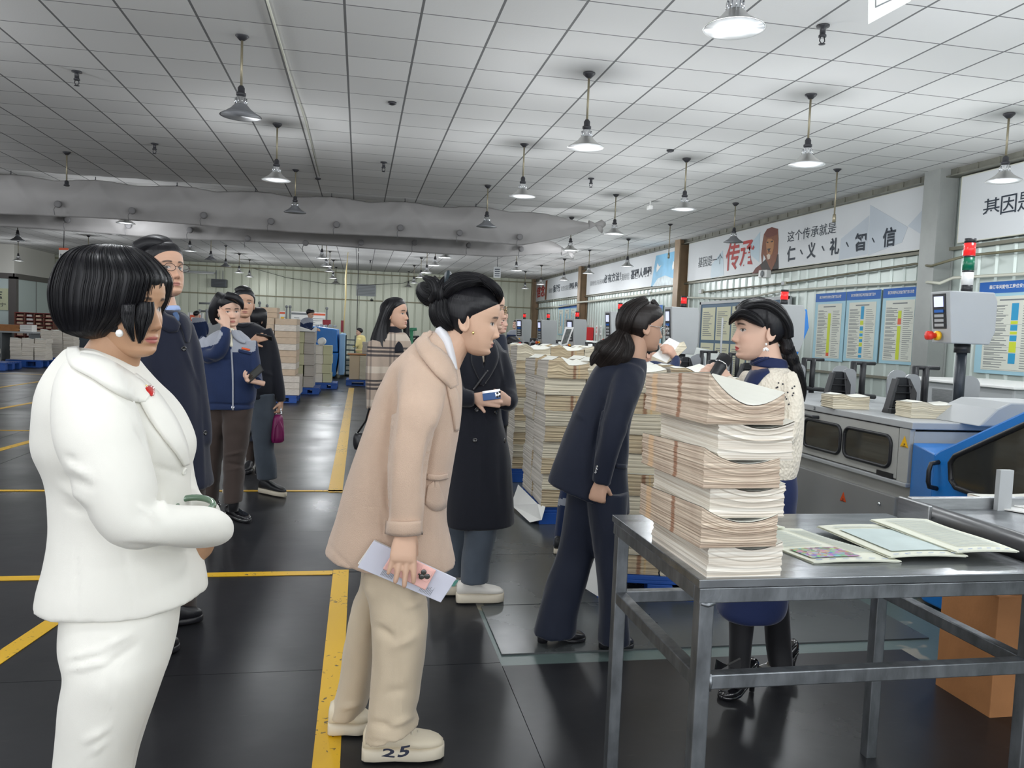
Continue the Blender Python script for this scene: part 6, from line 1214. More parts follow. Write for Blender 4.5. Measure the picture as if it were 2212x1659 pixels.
f.hair(lambda U, V, W: np.minimum(W-.03-.45*np.clip(V, 0, .09)+.075*np.clip(-V/.022, 0, 1)+.25*np.abs(U)*(V > .03), W+.07), [f.tube([(482, 640, 0, 16, .05), (468, 662, .03, 14, .07), (463, 684, .05, 10, .06), (466, 700, .06, 6, .04)], 4, 2, 24), f.tube([(494, 640, -.06, 10, .04), (510, 643, -.09, 8, .03), (521, 655, -.085, 6, .02), (524, 668, -.07, 2, .01)], 4, 2, 16)], HAIR, .017)
t = thing('smartphone', 'dark phone in the lowered hand of the blue jacket woman', 'phone', f.P(549, 808, -.2)); m = MB(); c = f.P(549, 808, -.2); R = Matrix.Rotation(-.75, 3, HF)@Matrix.Rotation(.9, 3, r0); m.box(c, (.075, .15, .009), tilt=R@Matrix.Rotation(-YAW+PI/2, 3, 'Z')); m.build('case', M['black'], t, .006); m = MB(); m.box(c+(R@Vector((0, 0, 1)))*.0055, (.068, .142, .001), tilt=R@Matrix.Rotation(-YAW+PI/2, 3, 'Z')); m.build('screen', GL, t)
# ---- man in the black sweater
f = Fig('man in a black sweater and grey jeans walking behind the blue work jacket', 6.7, (-.75, 6.95, 0), (.52, .31, .21))
f.head(527, 656, 0, 1.05, 24, -3, 0, lips=(.38, .16, .13)); f.flesh += [f.tube([(524, 676, .02, 15, .06), (524, 695, 0, 16, .062), (524, 715, 0, 20, .07)], 4), f.stack([(715, 495, 575, .08), (850, 500, 580, .09)], 2)]
w = f.P(545, 738, -.16); f.hand(w, f.P(562, 728, -.2)-w, Vector((0, -1, .3)), 1, (.5, .5, .4)); w = f.P(607, 868, 0); f.hand(w, f.P(604, 886, 0)-w, Vector((1, -.3, 0)), 1, (.9, .9, .6)); f.body(.007)
o = f.cloth('sweater', [f.stack([(697, 508, 546, .075), (705, 496, 566, .1), (720, 488, 580, .125), (750, 488, 590, .135), (800, 490, 592, .14), (840, 490, 594, .145), (862, 494, 592, .14)]), f.tube([(572, 712, .0, 15, .065), (585, 750, .02, 15, .065), (594, 790, .02, 13, .06), (603, 835, .01, 11, .052), (607, 868, 0, 9, .045)]), f.tube([(498, 714, -.02, 14, .06), (494, 750, -.06, 13, .06), (512, 758, -.12, 12, .055), (545, 742, -.16, 9, .045)])], C_BLACK, .011, 5, .006, (6, 6, 4), [(560, 800, 592, 812, .01, 4), (500, 850, 590, 854, -.008, 3)])
strip(f, o, 'collar', [(505, 698, 3), (525, 703, 4), (548, 696, 3)], C_BLACK, .01, .008)
f.cloth('jeans', [f.stack([(850, 508, 560, .1), (930, 505, 545, .09, .03), (1000, 495, 522, .08, .1), (1062, 490, 512, .075, .2)]), f.stack([(850, 536, 596, .12), (900, 541, 594, .11), (960, 549, 590, .095, -.0), (1000, 553, 596, .09), (1034, 557, 598, .085, .02)])], C_DGREY, .0105, 4, .006, (7, 7, 7))
f.shoe(flz(562, 1064), flz(616, 1075), M['black'], SOLEW, h=.09, chunky=.035); f.shoe(flz(484, 1066), flz(506, 1068), M['black'], SOLEW, h=.08)
f.hair(lambda U, V, W: np.minimum(W-.02-.55*np.clip(V, 0, .09)+.075*np.clip(-V/.022, 0, 1), W-.0+.045*(V < .01)), [f.tube([(516, 632, 0, 12, .07), (526, 626, 0, 10, .08), (537, 632, 0, 9, .06)], 4, 2, 24)], HAIR, .014)
t = thing('smartphone', 'dark phone held at chest height by the man in the black sweater', 'phone', f.P(572, 725, -.22)); m = MB(); a, b_ = f.P(553, 721, -.23), f.P(587, 729, -.2); m.prism([a, b_, b_+Vector((0, .05, -.03)), a+Vector((0, .05, -.03))], (0, 0, .01)); m.build('case', M['black'], t, .003); m = MB(); m.prism([a+Vector((0, .004, .0105)), b_+Vector((0, .004, .0105)), b_+Vector((0, .046, -.0135)), a+Vector((0, .046, -.0135))], (0, 0, .001)); m.build('screen', GL, t)
t = thing('handbag', 'magenta handbag hanging on a beaded chain from the walking man', 'bag', f.P(600, 955, -.02)); HB = mat('magenta_leather', srgb(120, 24, 84), .4, 0, .1, 40); m = S(); m.ring(f.stack([(895, 593, 607, .02), (902, 591, 610, .05), (920, 588, 612, .06), (945, 586, 613, .065), (955, 588, 611, .055)])); m.build('body', HB, t); m = S(); m.tube([f.P(593, 954, -.1), f.P(594, 925, -.1), f.P(603, 908, -.09), f.P(611, 925, -.09), f.P(612, 952, -.09)], .006, 8); m.build('piping', HB, t)
m = S()
for k in range(9):
    for sg in (-1, 1): c = f.P(602+sg*(2+4*k/9), 872+25*k/9, -.02); m.lathe([(0, -.011), (.009, -.006), (.009, .006), (0, .011)], c, 8)
m.build('bead_chain', M['chrome'], t)
f = Fig('person with black hair mostly hidden behind the man in the black sweater', 8.0, (-.9, 8.1, 0)); f.head(557, 690, 0, 1.0, 150, 0); f.flesh += [f.tube([(556, 702, 0, 11, .06), (556, 720, 0, 13, .06)], 3), f.stack([(722, 530, 575, .07), (860, 535, 575, .08)], 2)]; f.body(.012); f.hair(lambda U, V, W: np.where(V > .05, W-.05, .03), [f.tube([(556, 676, 0, 12, .08), (556, 695, 0, 13, .09), (557, 708, 0, 11, .08)], 3)])
f.cloth('coat', [f.stack([(712, 545, 570, .08), (724, 525, 585, .12), (800, 524, 586, .14), (950, 525, 582, .14)])], C_NAVY, .014, 4, .004); f.cloth('trousers', [f.stack([(930, 530, 552, .08), (1008, 534, 548, .07)]), f.stack([(930, 552, 576, .08), (1008, 556, 572, .07)])], C_BROWN, .014, 3, .003); f.shoe(flz(540, 1020), flz(528, 1026), LEATHER); f.shoe(flz(566, 1019), flz(558, 1026), LEATHER)
# ---- woman in the plaid coat
PLD = cloth_mat('plaid_wool', srgb(164, 148, 134), .9, .3, 400, .0); nt, nd, lk, b = nodes(PLD); tc_ = N(nt, 'ShaderNodeTexCoord'); sp_ = N(nt, 'ShaderNodeSeparateXYZ'); lk.new(tc_.outputs['Object'], sp_.inputs[0])
def _band(out, per, lo, hi): fr = math_n(nt, 'FRACT', math_n(nt, 'MULTIPLY', out, 1/per)); return math_n(nt, 'MULTIPLY', math_n(nt, 'GREATER_THAN', fr, lo), math_n(nt, 'LESS_THAN', fr, hi))
_z = math_n(nt, 'ADD', sp_.outputs[2], 5.0); _x = math_n(nt, 'ADD', sp_.outputs[0], 5.03); hz = math_n(nt, 'MAXIMUM', math_n(nt, 'MAXIMUM', _band(_z, .24, .1, .17), _band(_z, .24, .22, .29)), _band(_z, .24, .34, .40)); vt = math_n(nt, 'MAXIMUM', _band(_x, .17, .1, .2), _band(_x, .17, .28, .36)); wt = _band(_z, .24, .6, .8)
c_ = mixc(nt, math_n(nt, 'MULTIPLY', wt, .5), srgb(164, 148, 134), srgb(206, 196, 182)); c_ = mixc(nt, math_n(nt, 'MULTIPLY', vt, .45), c_, srgb(52, 50, 56)); c_ = mixc(nt, math_n(nt, 'MULTIPLY', hz, .85), c_, srgb(42, 42, 50)); lk.new(c_, b.inputs['Base Color'])
f = Fig('woman in a plaid coat with long straight black hair', 5.95, (.3, 6.0, 0), (.56, .34, .24))
f.head(853, 679, 0, .97, 76, -5, 0, lips=(.40, .15, .13)); f.flesh += [f.tube([(848, 696, .0, 14, .05), (848, 716, 0, 15, .055), (846, 740, 0, 18, .06)], 4), f.stack([(740, 812, 880, .08), (900, 815, 875, .09)], 2)]; w = f.P(803, 888, -.15); f.hand(w, f.P(803, 905, -.15)-w, Vector((-.8, -.6, 0)), 1, (.3, .4, .3)); f.body(.007)
o = f.cloth('coat', [f.stack([(718, 820, 876, .075), (730, 808, 884, .1), (750, 800, 890, .12), (800, 798, 892, .135), (880, 798, 888, .14), (960, 792, 892, .15), (1010, 790, 894, .155)]), f.tube([(812, 740, -.06, 18, .065), (808, 790, -.12, 19, .068), (806, 840, -.15, 16, .058), (804, 884, -.16, 13, .048)])], PLD, .0105, 5, .005, (7, 7, 4))
f.cloth('sweater_collar', [f.tube([(849, 706, 0, 17, .058), (850, 722, -.01, 20, .064), (856, 745, -.06, 18, .05), (862, 765, -.09, 12, .04)], 3)], C_BLACK, .008, 3, 0)
f.cloth('trousers', [f.stack([(980, 805, 845, .09, -.08), (1060, 808, 840, .08, -.09), (1112, 810, 838, .07, -.1)]), f.stack([(980, 840, 884, .09, .06), (1060, 842, 876, .08, .07), (1106, 844, 872, .07, .08)])], C_BLACK, .012, 3, .003); f.shoe(flz(812, 1124), flz(850, 1126), LEATHER); f.shoe(flz(845, 1108), flz(884, 1110), LEATHER)
f.hair(lambda U, V, W: np.minimum(W-.02-.65*np.clip(V, 0, .09)+.075*np.clip(-V/.022, 0, 1), .06), [f.stack([(644, 842, 858, .03), (648, 834, 866, .06), (656, 828, 868, .082), (668, 824, 858, .096), (685, 819, 849, .1), (700, 814, 846, .1), (715, 808, 846, .105), (735, 802, 850, .11), (755, 802, 856, .115), (766, 814, 858, .1), (776, 836, 856, .06)], 4, 2.6, 60), f.tube([(866, 652, .05, 6, .03), (874, 668, .075, 6, .03), (877, 690, .085, 6, .03), (878, 725, .08, 6, .03), (876, 745, .06, 2, .01)], 4, 2, 20)], HAIR, .018, strands=2)
t = thing('shoulder_bag', 'black quilted bag hanging low behind the beige coat', 'bag', f.P(775, 955, -.1)); m = S(); m.ring(f.stack([(935, 768, 790, .03, -.1), (942, 764, 796, .05, -.1), (958, 763, 800, .055, -.1), (970, 766, 798, .04, -.1)])); m.build('body', LEATHER, t); m = S(); m.tube([f.P(772, 936, -.1), f.P(790, 910, -.16), f.P(798, 880, -.2), f.P(803, 890, -.2)], .007, 6); m.build('strap', LEATHER, t)
# ---- woman in the beige coat, bending forward
f = Fig('woman with a hair bun bending forward in a beige wool coat', 2.68, (.1, 2.72, 0), (.62, .40, .285))
f.head(1017, 691, 0, .965, 92, 9, 0, lips=(.42, .16, .14), blush=.05); f.flesh += [f.tube([(1000, 705, .01, 34, .055), (982, 735, 0, 37, .056), (958, 768, 0, 44, .06), (935, 810, 0, 50, .07)], 4), f.stack([(820, 850, 970, .09), (1000, 800, 950, .1), (1180, 780, 920, .1)], 2)]
w = f.P(876, 1146, -.270); f.hand(w, f.P(872, 1188, -.291)-w, Vector((.1, -1, .1)), -1, (.12, .1, .14), .1, 1.04, (.6, .35, -.7), .3)
f.flesh.append(f.tube([(873, 1110, -.24, 21, .03), (873, 1145, -.255, 20, .028), (874, 1170, -.262, 19, .022)], 3)); f.body(.0042)
ct = f.stack([(716, 922, 962, .06), (735, 899, 978, .095), (763, 869, 984, .125), (791, 841, 990, .145), (820, 826, 995, .155), (850, 811, 998, .16), (893, 797, 997, .165), (947, 779, 989, .17), (1005, 761, 979, .175), (1077, 739, 966, .185), (1120, 727, 964, .19, 0, 4), (1153, 717, 971, .195, 0, 8), (1190, 708, 980, .2, 0, 14), (1206, 706, 984, .2, 0, 16)])
sv = f.tube([(922, 792, -.08, 55, .06), (905, 845, -.14, 56, .075), (893, 900, -.2, 53, .078), (884, 960, -.23, 48, .07), (877, 1020, -.245, 44, .062), (875, 1075, -.25, 40, .056), (874, 1124, -.25, 37, .05), (873, 1154, -.255, 36, .047)])
o = f.cloth('coat', [ct, sv], C_BEIGE, .0075, 6, .006, (7, 7, 3), [(850, 810, 838, 960, -.022, 13), (826, 950, 836, 1020, -.012, 14), (838, 1020, 832, 1140, -.01, 8), (935, 930, 915, 1070, -.014, 8), (960, 860, 930, 940, .006, 12), (826, 1080, 838, 1160, .008, 5), (826, 1110, 832, 1170, -.006, 5), (700, 1170, 790, 1260, -.003, 4)])
strip(f, o, 'collar', [(926, 712, 10), (912, 728, 14), (918, 752, 17), (942, 776, 22), (964, 804, 20), (980, 836, 9)], C_BEIGE, .014, .010); strip(f, o, 'lapel', [(966, 812, 6), (978, 850, 10), (985, 890, 9), (986, 930, 4)], C_BEIGE, .009, .007)
strip(f, o, 'cuff', [(836, 1139, 14), (873, 1142, 15), (909, 1139, 14)], C_BEIGE, .008, .012); strip(f, o, 'pocket_welt', [(922, 1030, 5), (945, 1032, 5), (966, 1028, 5)], C_BEIGE, .008, .008)
strip(f, o, 'pocket', [(921, 1068, 20), (940, 1070, 34), (955, 1066, 30)], C_BEIGE, .004, .004)
sc = f.cloth('shirt_collar', [f.tube([(950, 712, -.02, 12, .05), (965, 738, -.03, 14, .055), (975, 770, -.05, 9, .04), (984, 800, -.06, 5, .02)], 3)], C_WSHIRT, .006, 2, 0)
nl = [(1200, 790, 900, .13, -.04), (1250, 785, 910, .13, -.05), (1290, 797, 917, .12, -.06), (1341, 805, 925, .115, -.07), (1396, 807, 920, .11, -.075), (1445, 804, 913, .105, -.08), (1503, 799, 906, .105, -.085), (1540, 795, 897, .105, -.09, -4), (1572, 789, 905, .108, -.09, -14), (1577, 788, 907, .108, -.09, -15)]
bl = [(1200, 785, 860, .12, .08), (1260, 780, 850, .11, .1), (1302, 764, 832, .105, .11), (1364, 750, 818, .1, .12), (1412, 741, 812, .098, .13), (1477, 731, 803, .095, .14), (1515, 721, 792, .095, .145), (1535, 715, 782, .095, .15), (1540, 714, 780, .095, .15)]
f.cloth('trousers', [f.stack(nl), f.stack(bl)], C_PANT, .0078, 5, .008, (9, 9, 4), [(815, 1355, 850, 1380, -.014, 9), (880, 1310, 915, 1300, .01, 8), (850, 1400, 900, 1370, .008, 9), (865, 1290, 860, 1600, -.004, 3), (800, 1560, 850, 1575, -.012, 8), (845, 1570, 895, 1545, .012, 7), (740, 1530, 775, 1520, .01, 7), (795, 1600, 865, 1612, -.005, 3), (865, 1612, 905, 1575, -.005, 3), (830, 1500, 880, 1490, -.008, 10)])
s1 = f.shoe(flz(783, 1640), flz(956, 1634), SNEAK, SOLEW, h=.075, wd=.052, chunky=.04); f.shoe(flz(709, 1584), flz(800, 1580), SNEAK, SOLEW, h=.075, wd=.05, chunky=.038)
SB = s1; bvs = None
m = MB(); q0 = on_z(838, 1652, .04); D_ = dep(q0)-.058; text(m, '2', at(824, 1634, D_), at(852, 1637, D_)-at(824, 1634, D_), at(828, 1616, D_)-at(824, 1634, D_), .03); text(m, '5', at(858, 1637, D_), at(882, 1633, D_)-at(858, 1637, D_), at(864, 1613, D_)-at(858, 1637, D_), .03); m.build('lettering', mat('dark_print_blue', srgb(44, 48, 66), .5), s1)
m = S(); ax = (on_z(956, 1634, 0)-on_z(783, 1640, 0)); hl = on_z(783, 1640, 0)
for k in range(4): c = hl+ax*(.52+.07*k)+Vector((0, 0, .112-.012*k)); m.tube([c+Vector((0, -.03, -.006)), c+Vector((.006, 0, .004)), c+Vector((0, .03, -.006))], .0045, 6)
m.build('lace', SOLEW, s1)
f.hair(lambda U, V, W: np.minimum(W-.012-.72*np.clip(V, 0, .09)+.075*np.clip(-V/.022, 0, 1), W+.055+.2*(V+.02)), [f.tube([(1072, 628, -.02, 2, .03), (1052, 611, -.01, 10, .05), (1028, 606, 0, 15, .064), (1000, 610, 0, 21, .072), (976, 622, 0, 25, .072), (960, 640, 0, 22, .06)], 4, 2, 60), f.tube([(1034, 600, -.03, 3, .02), (1052, 607, -.05, 8, .022), (1068, 620, -.05, 9, .022), (1078, 634, -.035, 8, .02), (1080, 648, -.015, 4, .01), (1077, 658, -.01, 1, .004)], 4, 2, 24), f.tube([(962, 634, 0, 16, .05), (955, 655, 0, 24, .065), (958, 680, 0, 28, .075), (970, 700, 0, 22, .07), (985, 710, 0, 12, .05)], 4, 2, 50),
  f.tube([(966, 624, 0, 14, .03), (955, 628, 0, 24, .04), (941, 630, 0, 32, .048), (926, 628, 0, 30, .044), (915, 620, 0, 20, .03), (910, 610, 0, 6, .012)], 4, 2, 40), f.tube([(960, 606, -.02, 7, .02), (952, 622, -.05, 10, .015), (950, 645, -.05, 10, .015), (955, 660, -.03, 6, .015)], 4, 2, 16), f.tube([(922, 602, -.02, 7, .02), (936, 612, -.05, 10, .015), (940, 632, -.055, 11, .015), (930, 650, -.04, 8, .014)], 4, 2, 16)], HAIR, .011, strands=3)
f.part('hair_tie', [f.tube([(968, 600, -.0, 9, .03), (966, 616, -.03, 10, .03), (964, 632, -.02, 8, .03)], 4)], mat('dark_teal_band', (.01, .022, .03), .5)); f.part('earring', [[sring(f.P(1022, 719, -.08)+Vector((0, 0, z)), Vector((r, 0, 0)), Vector((0, r, 0)), 12, 2) for r, z in ((.001, -.006), (.004, -.003), (.005, 0), (.001, .006))]], GOLD)
# folder and pink phone in her hand
t = thing('document_folder', 'white folder of papers held low by the bending woman', 'folder', f.P(880, 1235, -.24)); Q = [f.P(772, 1226, -.235), f.P(952, 1302, -.245), f.P(986, 1250, -.24), f.P(807, 1168, -.232)]; m = MB(); m.prism(Q, HF*.006); m.build('cover', mat('white_folder', srgb(206, 208, 222), .35), t, .002)
m = MB(); V_ = lambda u, v, d=.0: Q[0]*(1-u)*(1-v)+Q[1]*u*(1-v)+Q[2]*u*v+Q[3]*(1-u)*v-HF*d; r = random.Random(2)
for k in range(9):
    for a in (.26, .72): m.prism([V_(a+.016*k, .08, .001), V_(a+.016*k+.005, .08, .001), V_(a+.016*k+.005, .08+r.uniform(.15, .42), .001), V_(a+.016*k, .08+r.uniform(.15, .42), .001)], -HF*.0006)
m.build('print', M['inkgrey'], t); m = MB(); m.prism([V_(-.02, .06, -.012), V_(1.0, .04, -.012), V_(1.02, .9, -.012), V_(0, .98, -.012)], HF*.012); m.build('papers', M['paper'], t, .002); m = MB(); m.prism([V_(.995, .9, .0), V_(1.03, .98, 0), V_(1.03, .72, 0), V_(1.0, .68, 0)], HF*.008); m.build('corner_clip', mat('teal_clip', srgb(60, 120, 108), .4), t)
t = thing('smartphone', 'pink phone with a triple camera pressed against the white folder', 'phone', f.P(885, 1232, -.27)); PK = mat('pink_silicone', srgb(236, 186, 178), .5); A_, B_, C_, D4 = f.P(827, 1228, -.254), f.P(919, 1274, -.258), f.P(943, 1231, -.256), f.P(853, 1186, -.252); m = MB(); m.prism([A_, B_, C_, D4], -HF*.009); m.build('case', PK, t, .007, seg=4)
U_ = lambda u, v, d: A_*(1-u)*(1-v)+B_*u*(1-v)+C_*u*v+D4*(1-u)*v-HF*d; q = [(.70, .42), (.72, .36), (.93, .36), (.96, .42), (.96, .86), (.93, .92), (.72, .92), (.70, .86)]; m = MB(); m.prism([U_(a, b2_, .009) for a, b2_ in q], -HF*.003); isl = m.build('camera_island', PK, t, .002)
for a, b2_, r_ in ((.78, .72, .0085), (.89, .62, .0085), (.79, .5, .0085), (.72, .55, .003)): m = S(); c = U_(a, b2_, .012); e1 = (B_-A_).normalized(); e2 = (D4-A_).normalized(); m.ring([[c-HF*z+(e1*math.cos(k*PI/8)+e2*math.sin(k*PI/8))*r_*w_ for k in range(16)] for w_, z in ((1, 0), (1, .003), (.85, .0035), (.05, .003))]); m.build('lens', GL, isl)
# ---- person in the long black coat with glasses
f = Fig('person in a long black double-breasted coat and white sneakers, face hidden', 4.28, (.7, 4.25, 0), (.60, .39, .29))
f.head(1052, 667, 0, .98, 84, 2, 0, lips=(.42, .16, .14)); f.flesh += [f.tube([(1046, 690, .0, 20, .055), (1046, 715, 0, 22, .056), (1044, 745, 0, 28, .065)], 4), f.stack([(750, 1000, 1075, .08), (900, 985, 1075, .1), (1100, 985, 1080, .1)], 2)]
w = f.P(1024, 860, -.17); f.hand(w, f.P(1052, 862, -.2)-w, Vector((-.15, -1, .1)), 1, (.15, .35, .3), .05, .98, (.75, .65, .05), -.1); w = f.P(1096, 866, -.15); f.hand(w, f.P(1078, 858, -.19)-w, Vector((.2, -1, .0)), -1, (.75, .7, .5), .03, .95, (.7, .5, -.5)); f.body(.0058)
ct = f.stack([(728, 1016, 1066, .07), (740, 1004, 1078, .1), (760, 990, 1088, .125), (806, 976, 1092, .14), (860, 972, 1085, .14), (904, 968, 1085, .142), (983, 964, 1102, .155), (1066, 957, 1110, .165), (1120, 956, 1112, .17), (1131, 956, 1112, .17)])
o = f.cloth('coat', [ct, f.tube([(1078, 762, 0, 20, .065), (1090, 806, .0, 21, .066), (1097, 845, -.03, 20, .06), (1100, 866, -.09, 19, .056), (1092, 872, -.14, 14, .048)]), f.tube([(998, 766, -.05, 20, .065), (982, 815, -.1, 20, .065), (985, 850, -.15, 21, .06), (1005, 860, -.17, 19, .055), (1024, 861, -.17, 16, .048)])], C_BLACK, .0098, 5, .008, (8, 8, 2), [(1075, 770, 1092, 840, .008, 4), (1040, 930, 1038, 1140, .005, 4), (1080, 960, 1085, 1130, -.006, 7)])
strip(f, o, 'lapel', [(1062, 738, 6), (1064, 770, 13), (1052, 805, 10), (1040, 832, 3)], C_BLACK, .012, .008); strip(f, o, 'lapel', [(1030, 742, 6), (1030, 775, 12), (1038, 808, 8), (1046, 830, 3)], C_BLACK, .012, .008); strip(f, o, 'bag_strap', [(1054, 800, 2.5), (1032, 830, 2.5), (1022, 842, 2)], LEATHER, .018, .004)
for x, y in ((1030, 885), (1071, 890), (1026, 951), (1090, 952)): sbutton(o, x, y, .013, PATENT)
f.cloth('scarf', [f.tube([(1042, 738, -.05, 10, .04), (1042, 765, -.1, 6, .03), (1044, 785, -.12, 3, .02)], 3)], cloth_mat('patterned_scarf', srgb(206, 190, 168), .8, .2, 300, .3), .006, 2, 0)
f.cloth('jeans', [f.stack([(1120, 1000, 1076, .1, -.06), (1160, 1004, 1071, .1, -.06), (1205, 998, 1060, .095, -.07), (1255, 994, 1055, .095, -.08)]), f.stack([(1120, 965, 1030, .09, .08), (1170, 966, 1018, .085, .08), (1240, 962, 1010, .08, .08)])], C_DGREY, .009, 4, .005)
f.shoe(flz(986, 1302), flz(1086, 1300), SNEAKW, SOLEW, h=.075, wd=.05, chunky=.045); f.shoe(flz(930, 1286), flz(1010, 1282), SNEAKW, SOLEW, h=.075, wd=.05, chunky=.045)
f.hair(lambda U, V, W: np.minimum(W-.018-.6*np.clip(V, 0, .09)+.075*np.clip(-V/.022, 0, 1), W+.03), [f.tube([(1060, 640, 0, 8, .05), (1045, 640, 0, 12, .08), (1035, 655, 0, 14, .09)], 3, 2, 24)], HAIR, .016); f.glasses(mat('gold_wire', (.5, .36, .2), .25, 1), .024)
t = thing('smartphone', 'blue phone in a chrome case held in both hands before the black coat', 'phone', f.P(1062, 855, -.23)); A_, B_, C_, D4 = (f.P(x, y, -.215) for x, y in ((1044, 866), (1082, 861), (1080, 845), (1042, 850))); m = MB(); m.prism([A_, B_, C_, D4], -HF*.009); m.build('case', mat('blue_phone', srgb(52, 92, 150), .25), t, .003); m = MB(); m.prism([D4, C_, C_+Vector((0, 0, .012)), D4+Vector((0, 0, .012))], -HF*.009); m.build('edge', M['chrome'], t)
m = MB(); e = B_-A_; q = [A_+e*.72+Vector((0, 0, .012)), A_+e*.98+Vector((0, 0, .012)), C_+Vector((0, 0, -.004)), D4+e*.72+Vector((0, 0, -.004))]; m.prism([p-HF*.009 for p in q], -HF*.003); cb = m.build('camera_island', M['chrome'], t)
for u_, v_ in ((.79, .034), (.92, .04), (.79, .018), (.92, .02)): m = S(); c = A_+e*u_+Vector((0, 0, v_-.004))-HF*.012; m.lathe([(0, -.002), (.006, -.002), (.006, .001), (0, .001)], c, 12, 'y'); m.build('lens', GL, cb)
# ---- man whose face looks out between the beige and black coats
f = Fig('man whose face peeps out between the bun hairstyle and the blue uniforms', 7.3, (1.2, 7.1, 0), (.60, .38, .30)); f.head(1075, 692, 0, 1.0, 62, 2, 0, lips=(.42, .18, .16)); f.flesh += [f.tube([(1072, 706, .0, 12, .055), (1070, 728, 0, 14, .06)], 3), f.stack([(735, 1045, 1095, .07), (850, 1048, 1092, .08)], 2)]; f.body(.011)
f.hair(lambda U, V, W: np.minimum(W-.018-.55*np.clip(V, 0, .09)+.075*np.clip(-V/.022, 0, 1), W+.03), (), HAIR, .016); f.cloth('jacket', [f.stack([(722, 1060, 1082, .07), (730, 1045, 1094, .1), (800, 1040, 1100, .13), (920, 1042, 1098, .13)])], C_NSUIT, .013, 4, .004); f.cloth('trousers', [f.stack([(900, 1045, 1068, .08), (1038, 1047, 1066, .06)]), f.stack([(900, 1070, 1096, .08), (1038, 1073, 1092, .06)])], C_BLACK, .013, 3, .003); f.shoe(flz(1050, 1052), flz(1078, 1054), LEATHER); f.shoe(flz(1074, 1050), flz(1102, 1052), LEATHER)
# ---- woman in the dark navy suit bending over the stacks
f = Fig('woman in a dark navy suit with tied wavy hair leaning towards the speaker', 3.74, (1.1, 3.62, 0), (.52, .32, .225))
f.head(1390, 705, 0, .95, 106, 6, 0, lips=(.40, .15, .13)); f.flesh += [f.tube([(1383, 722, .0, 24, .055), (1375, 745, 0, 25, .056), (1362, 775, 0, 32, .065), (1345, 810, 0, 36, .07)], 4), f.stack([(830, 1285, 1380, .08), (940, 1240, 1340, .1), (1020, 1235, 1330, .1)], 2)]
w = f.P(1298, 1040, -.18); f.hand(w, f.P(1294, 1058, -.18)-w, Vector((-.5, -.85, 0)), -1, (1.0, 1.2, .7), .02, 1.0, (.6, .5, -.7)); f.body(.0055)
jk = f.stack([(772, 1320, 1392, .07), (790, 1288, 1397, .1), (825, 1267, 1392, .125), (860, 1251, 1380, .135), (900, 1234, 1366, .14), (950, 1214, 1358, .145), (1000, 1199, 1356, .155, 0, 10), (1040, 1190, 1358, .158, 0, 22), (1068, 1185, 1359, .16, 0, 32), (1074, 1184, 1359, .16, 0, 34)])
o = f.cloth('suit_jacket', [jk, f.tube([(1362, 800, -.06, 33, .055), (1346, 850, -.14, 37, .07), (1330, 900, -.18, 32, .066), (1317, 950, -.195, 28, .058), (1307, 1000, -.19, 24, .05), (1298, 1044, -.18, 20, .044)])], C_NSUIT, .0088, 6, .006, (8, 8, 3), [(1318, 820, 1300, 900, -.014, 9), (1300, 890, 1284, 980, -.01, 7), (1240, 890, 1262, 905, .006, 5), (1352, 925, 1356, 1000, .006, 5)])
for k in range(3): sbutton(o, 1290-1.5*k, 1008+6*k, .0065, M['chrome'])
strip(f, o, 'pocket_flap', [(1330, 1006, 4), (1354, 1008, 4)], C_NSUIT, .008, .006)
f.cloth('trousers', [f.stack([(1060, 1226, 1315, .12, .05), (1140, 1213, 1300, .11, .06), (1200, 1200, 1286, .1, .05), (1252, 1181, 1270, .1, .03), (1319, 1163, 1250, .1, .0), (1368, 1151, 1244, .1, -.02)]), f.stack([(1060, 1266, 1356, .12, -.06), (1140, 1275, 1353, .11, -.08), (1200, 1283, 1352, .1, -.09), (1268, 1293, 1353, .1, -.1), (1330, 1296, 1356, .1, -.1), (1386, 1294, 1362, .1, -.1)])], C_NSUIT, .0095, 5, .009, (9, 9, 2.5))
f.shoe(flz(1166, 1389), flz(1262, 1384), LEATHER, heelh=.055, h=.07, chunky=.012); f.shoe(flz(1300, 1402), flz(1366, 1396), LEATHER, heelh=.055, h=.07, chunky=.012)
f.hair(lambda U, V, W: np.minimum(W-.012-.75*np.clip(V, 0, .09)+.075*np.clip(-V/.022, 0, 1), W+.075), [f.tube([(1398, 650, 0, 12, .04), (1380, 660, 0, 18, .068), (1362, 678, 0, 24, .08), (1352, 702, 0, 22, .075), (1346, 722, 0, 14, .05)], 4, 2, 50), f.tube([(1348, 715, 0, 13, .045), (1338, 735, -.02, 22, .06), (1330, 752, -.04, 32, .07), (1318, 768, -.05, 38, .06), (1306, 782, -.05, 30, .035), (1296, 794, -.05, 14, .015)], 4, 2, 60), f.tube([(1352, 725, -.05, 9, .03), (1356, 748, -.07, 14, .03), (1352, 770, -.09, 12, .02), (1344, 784, -.09, 4, .01)], 4, 2, 24), f.tube([(1316, 750, -.05, 10, .03), (1296, 760, -.06, 10, .025), (1283, 775, -.06, 8, .015), (1277, 790, -.06, 2, .006)], 4, 2, 20), f.tube([(1404, 652, .02, 10, .05), (1416, 664, .02, 8, .04), (1421, 680, .03, 4, .02)], 4, 2, 20)], HAIRB, .012, strands=3)
f.glasses(mat('silver_wire', (.6, .6, .6), .2, 1), .025); f.part('hair_clip', [f.tube([(1340, 722, -.06, 3, .01), (1345, 732, -.06, 4, .01)], 3)], M['chrome'])
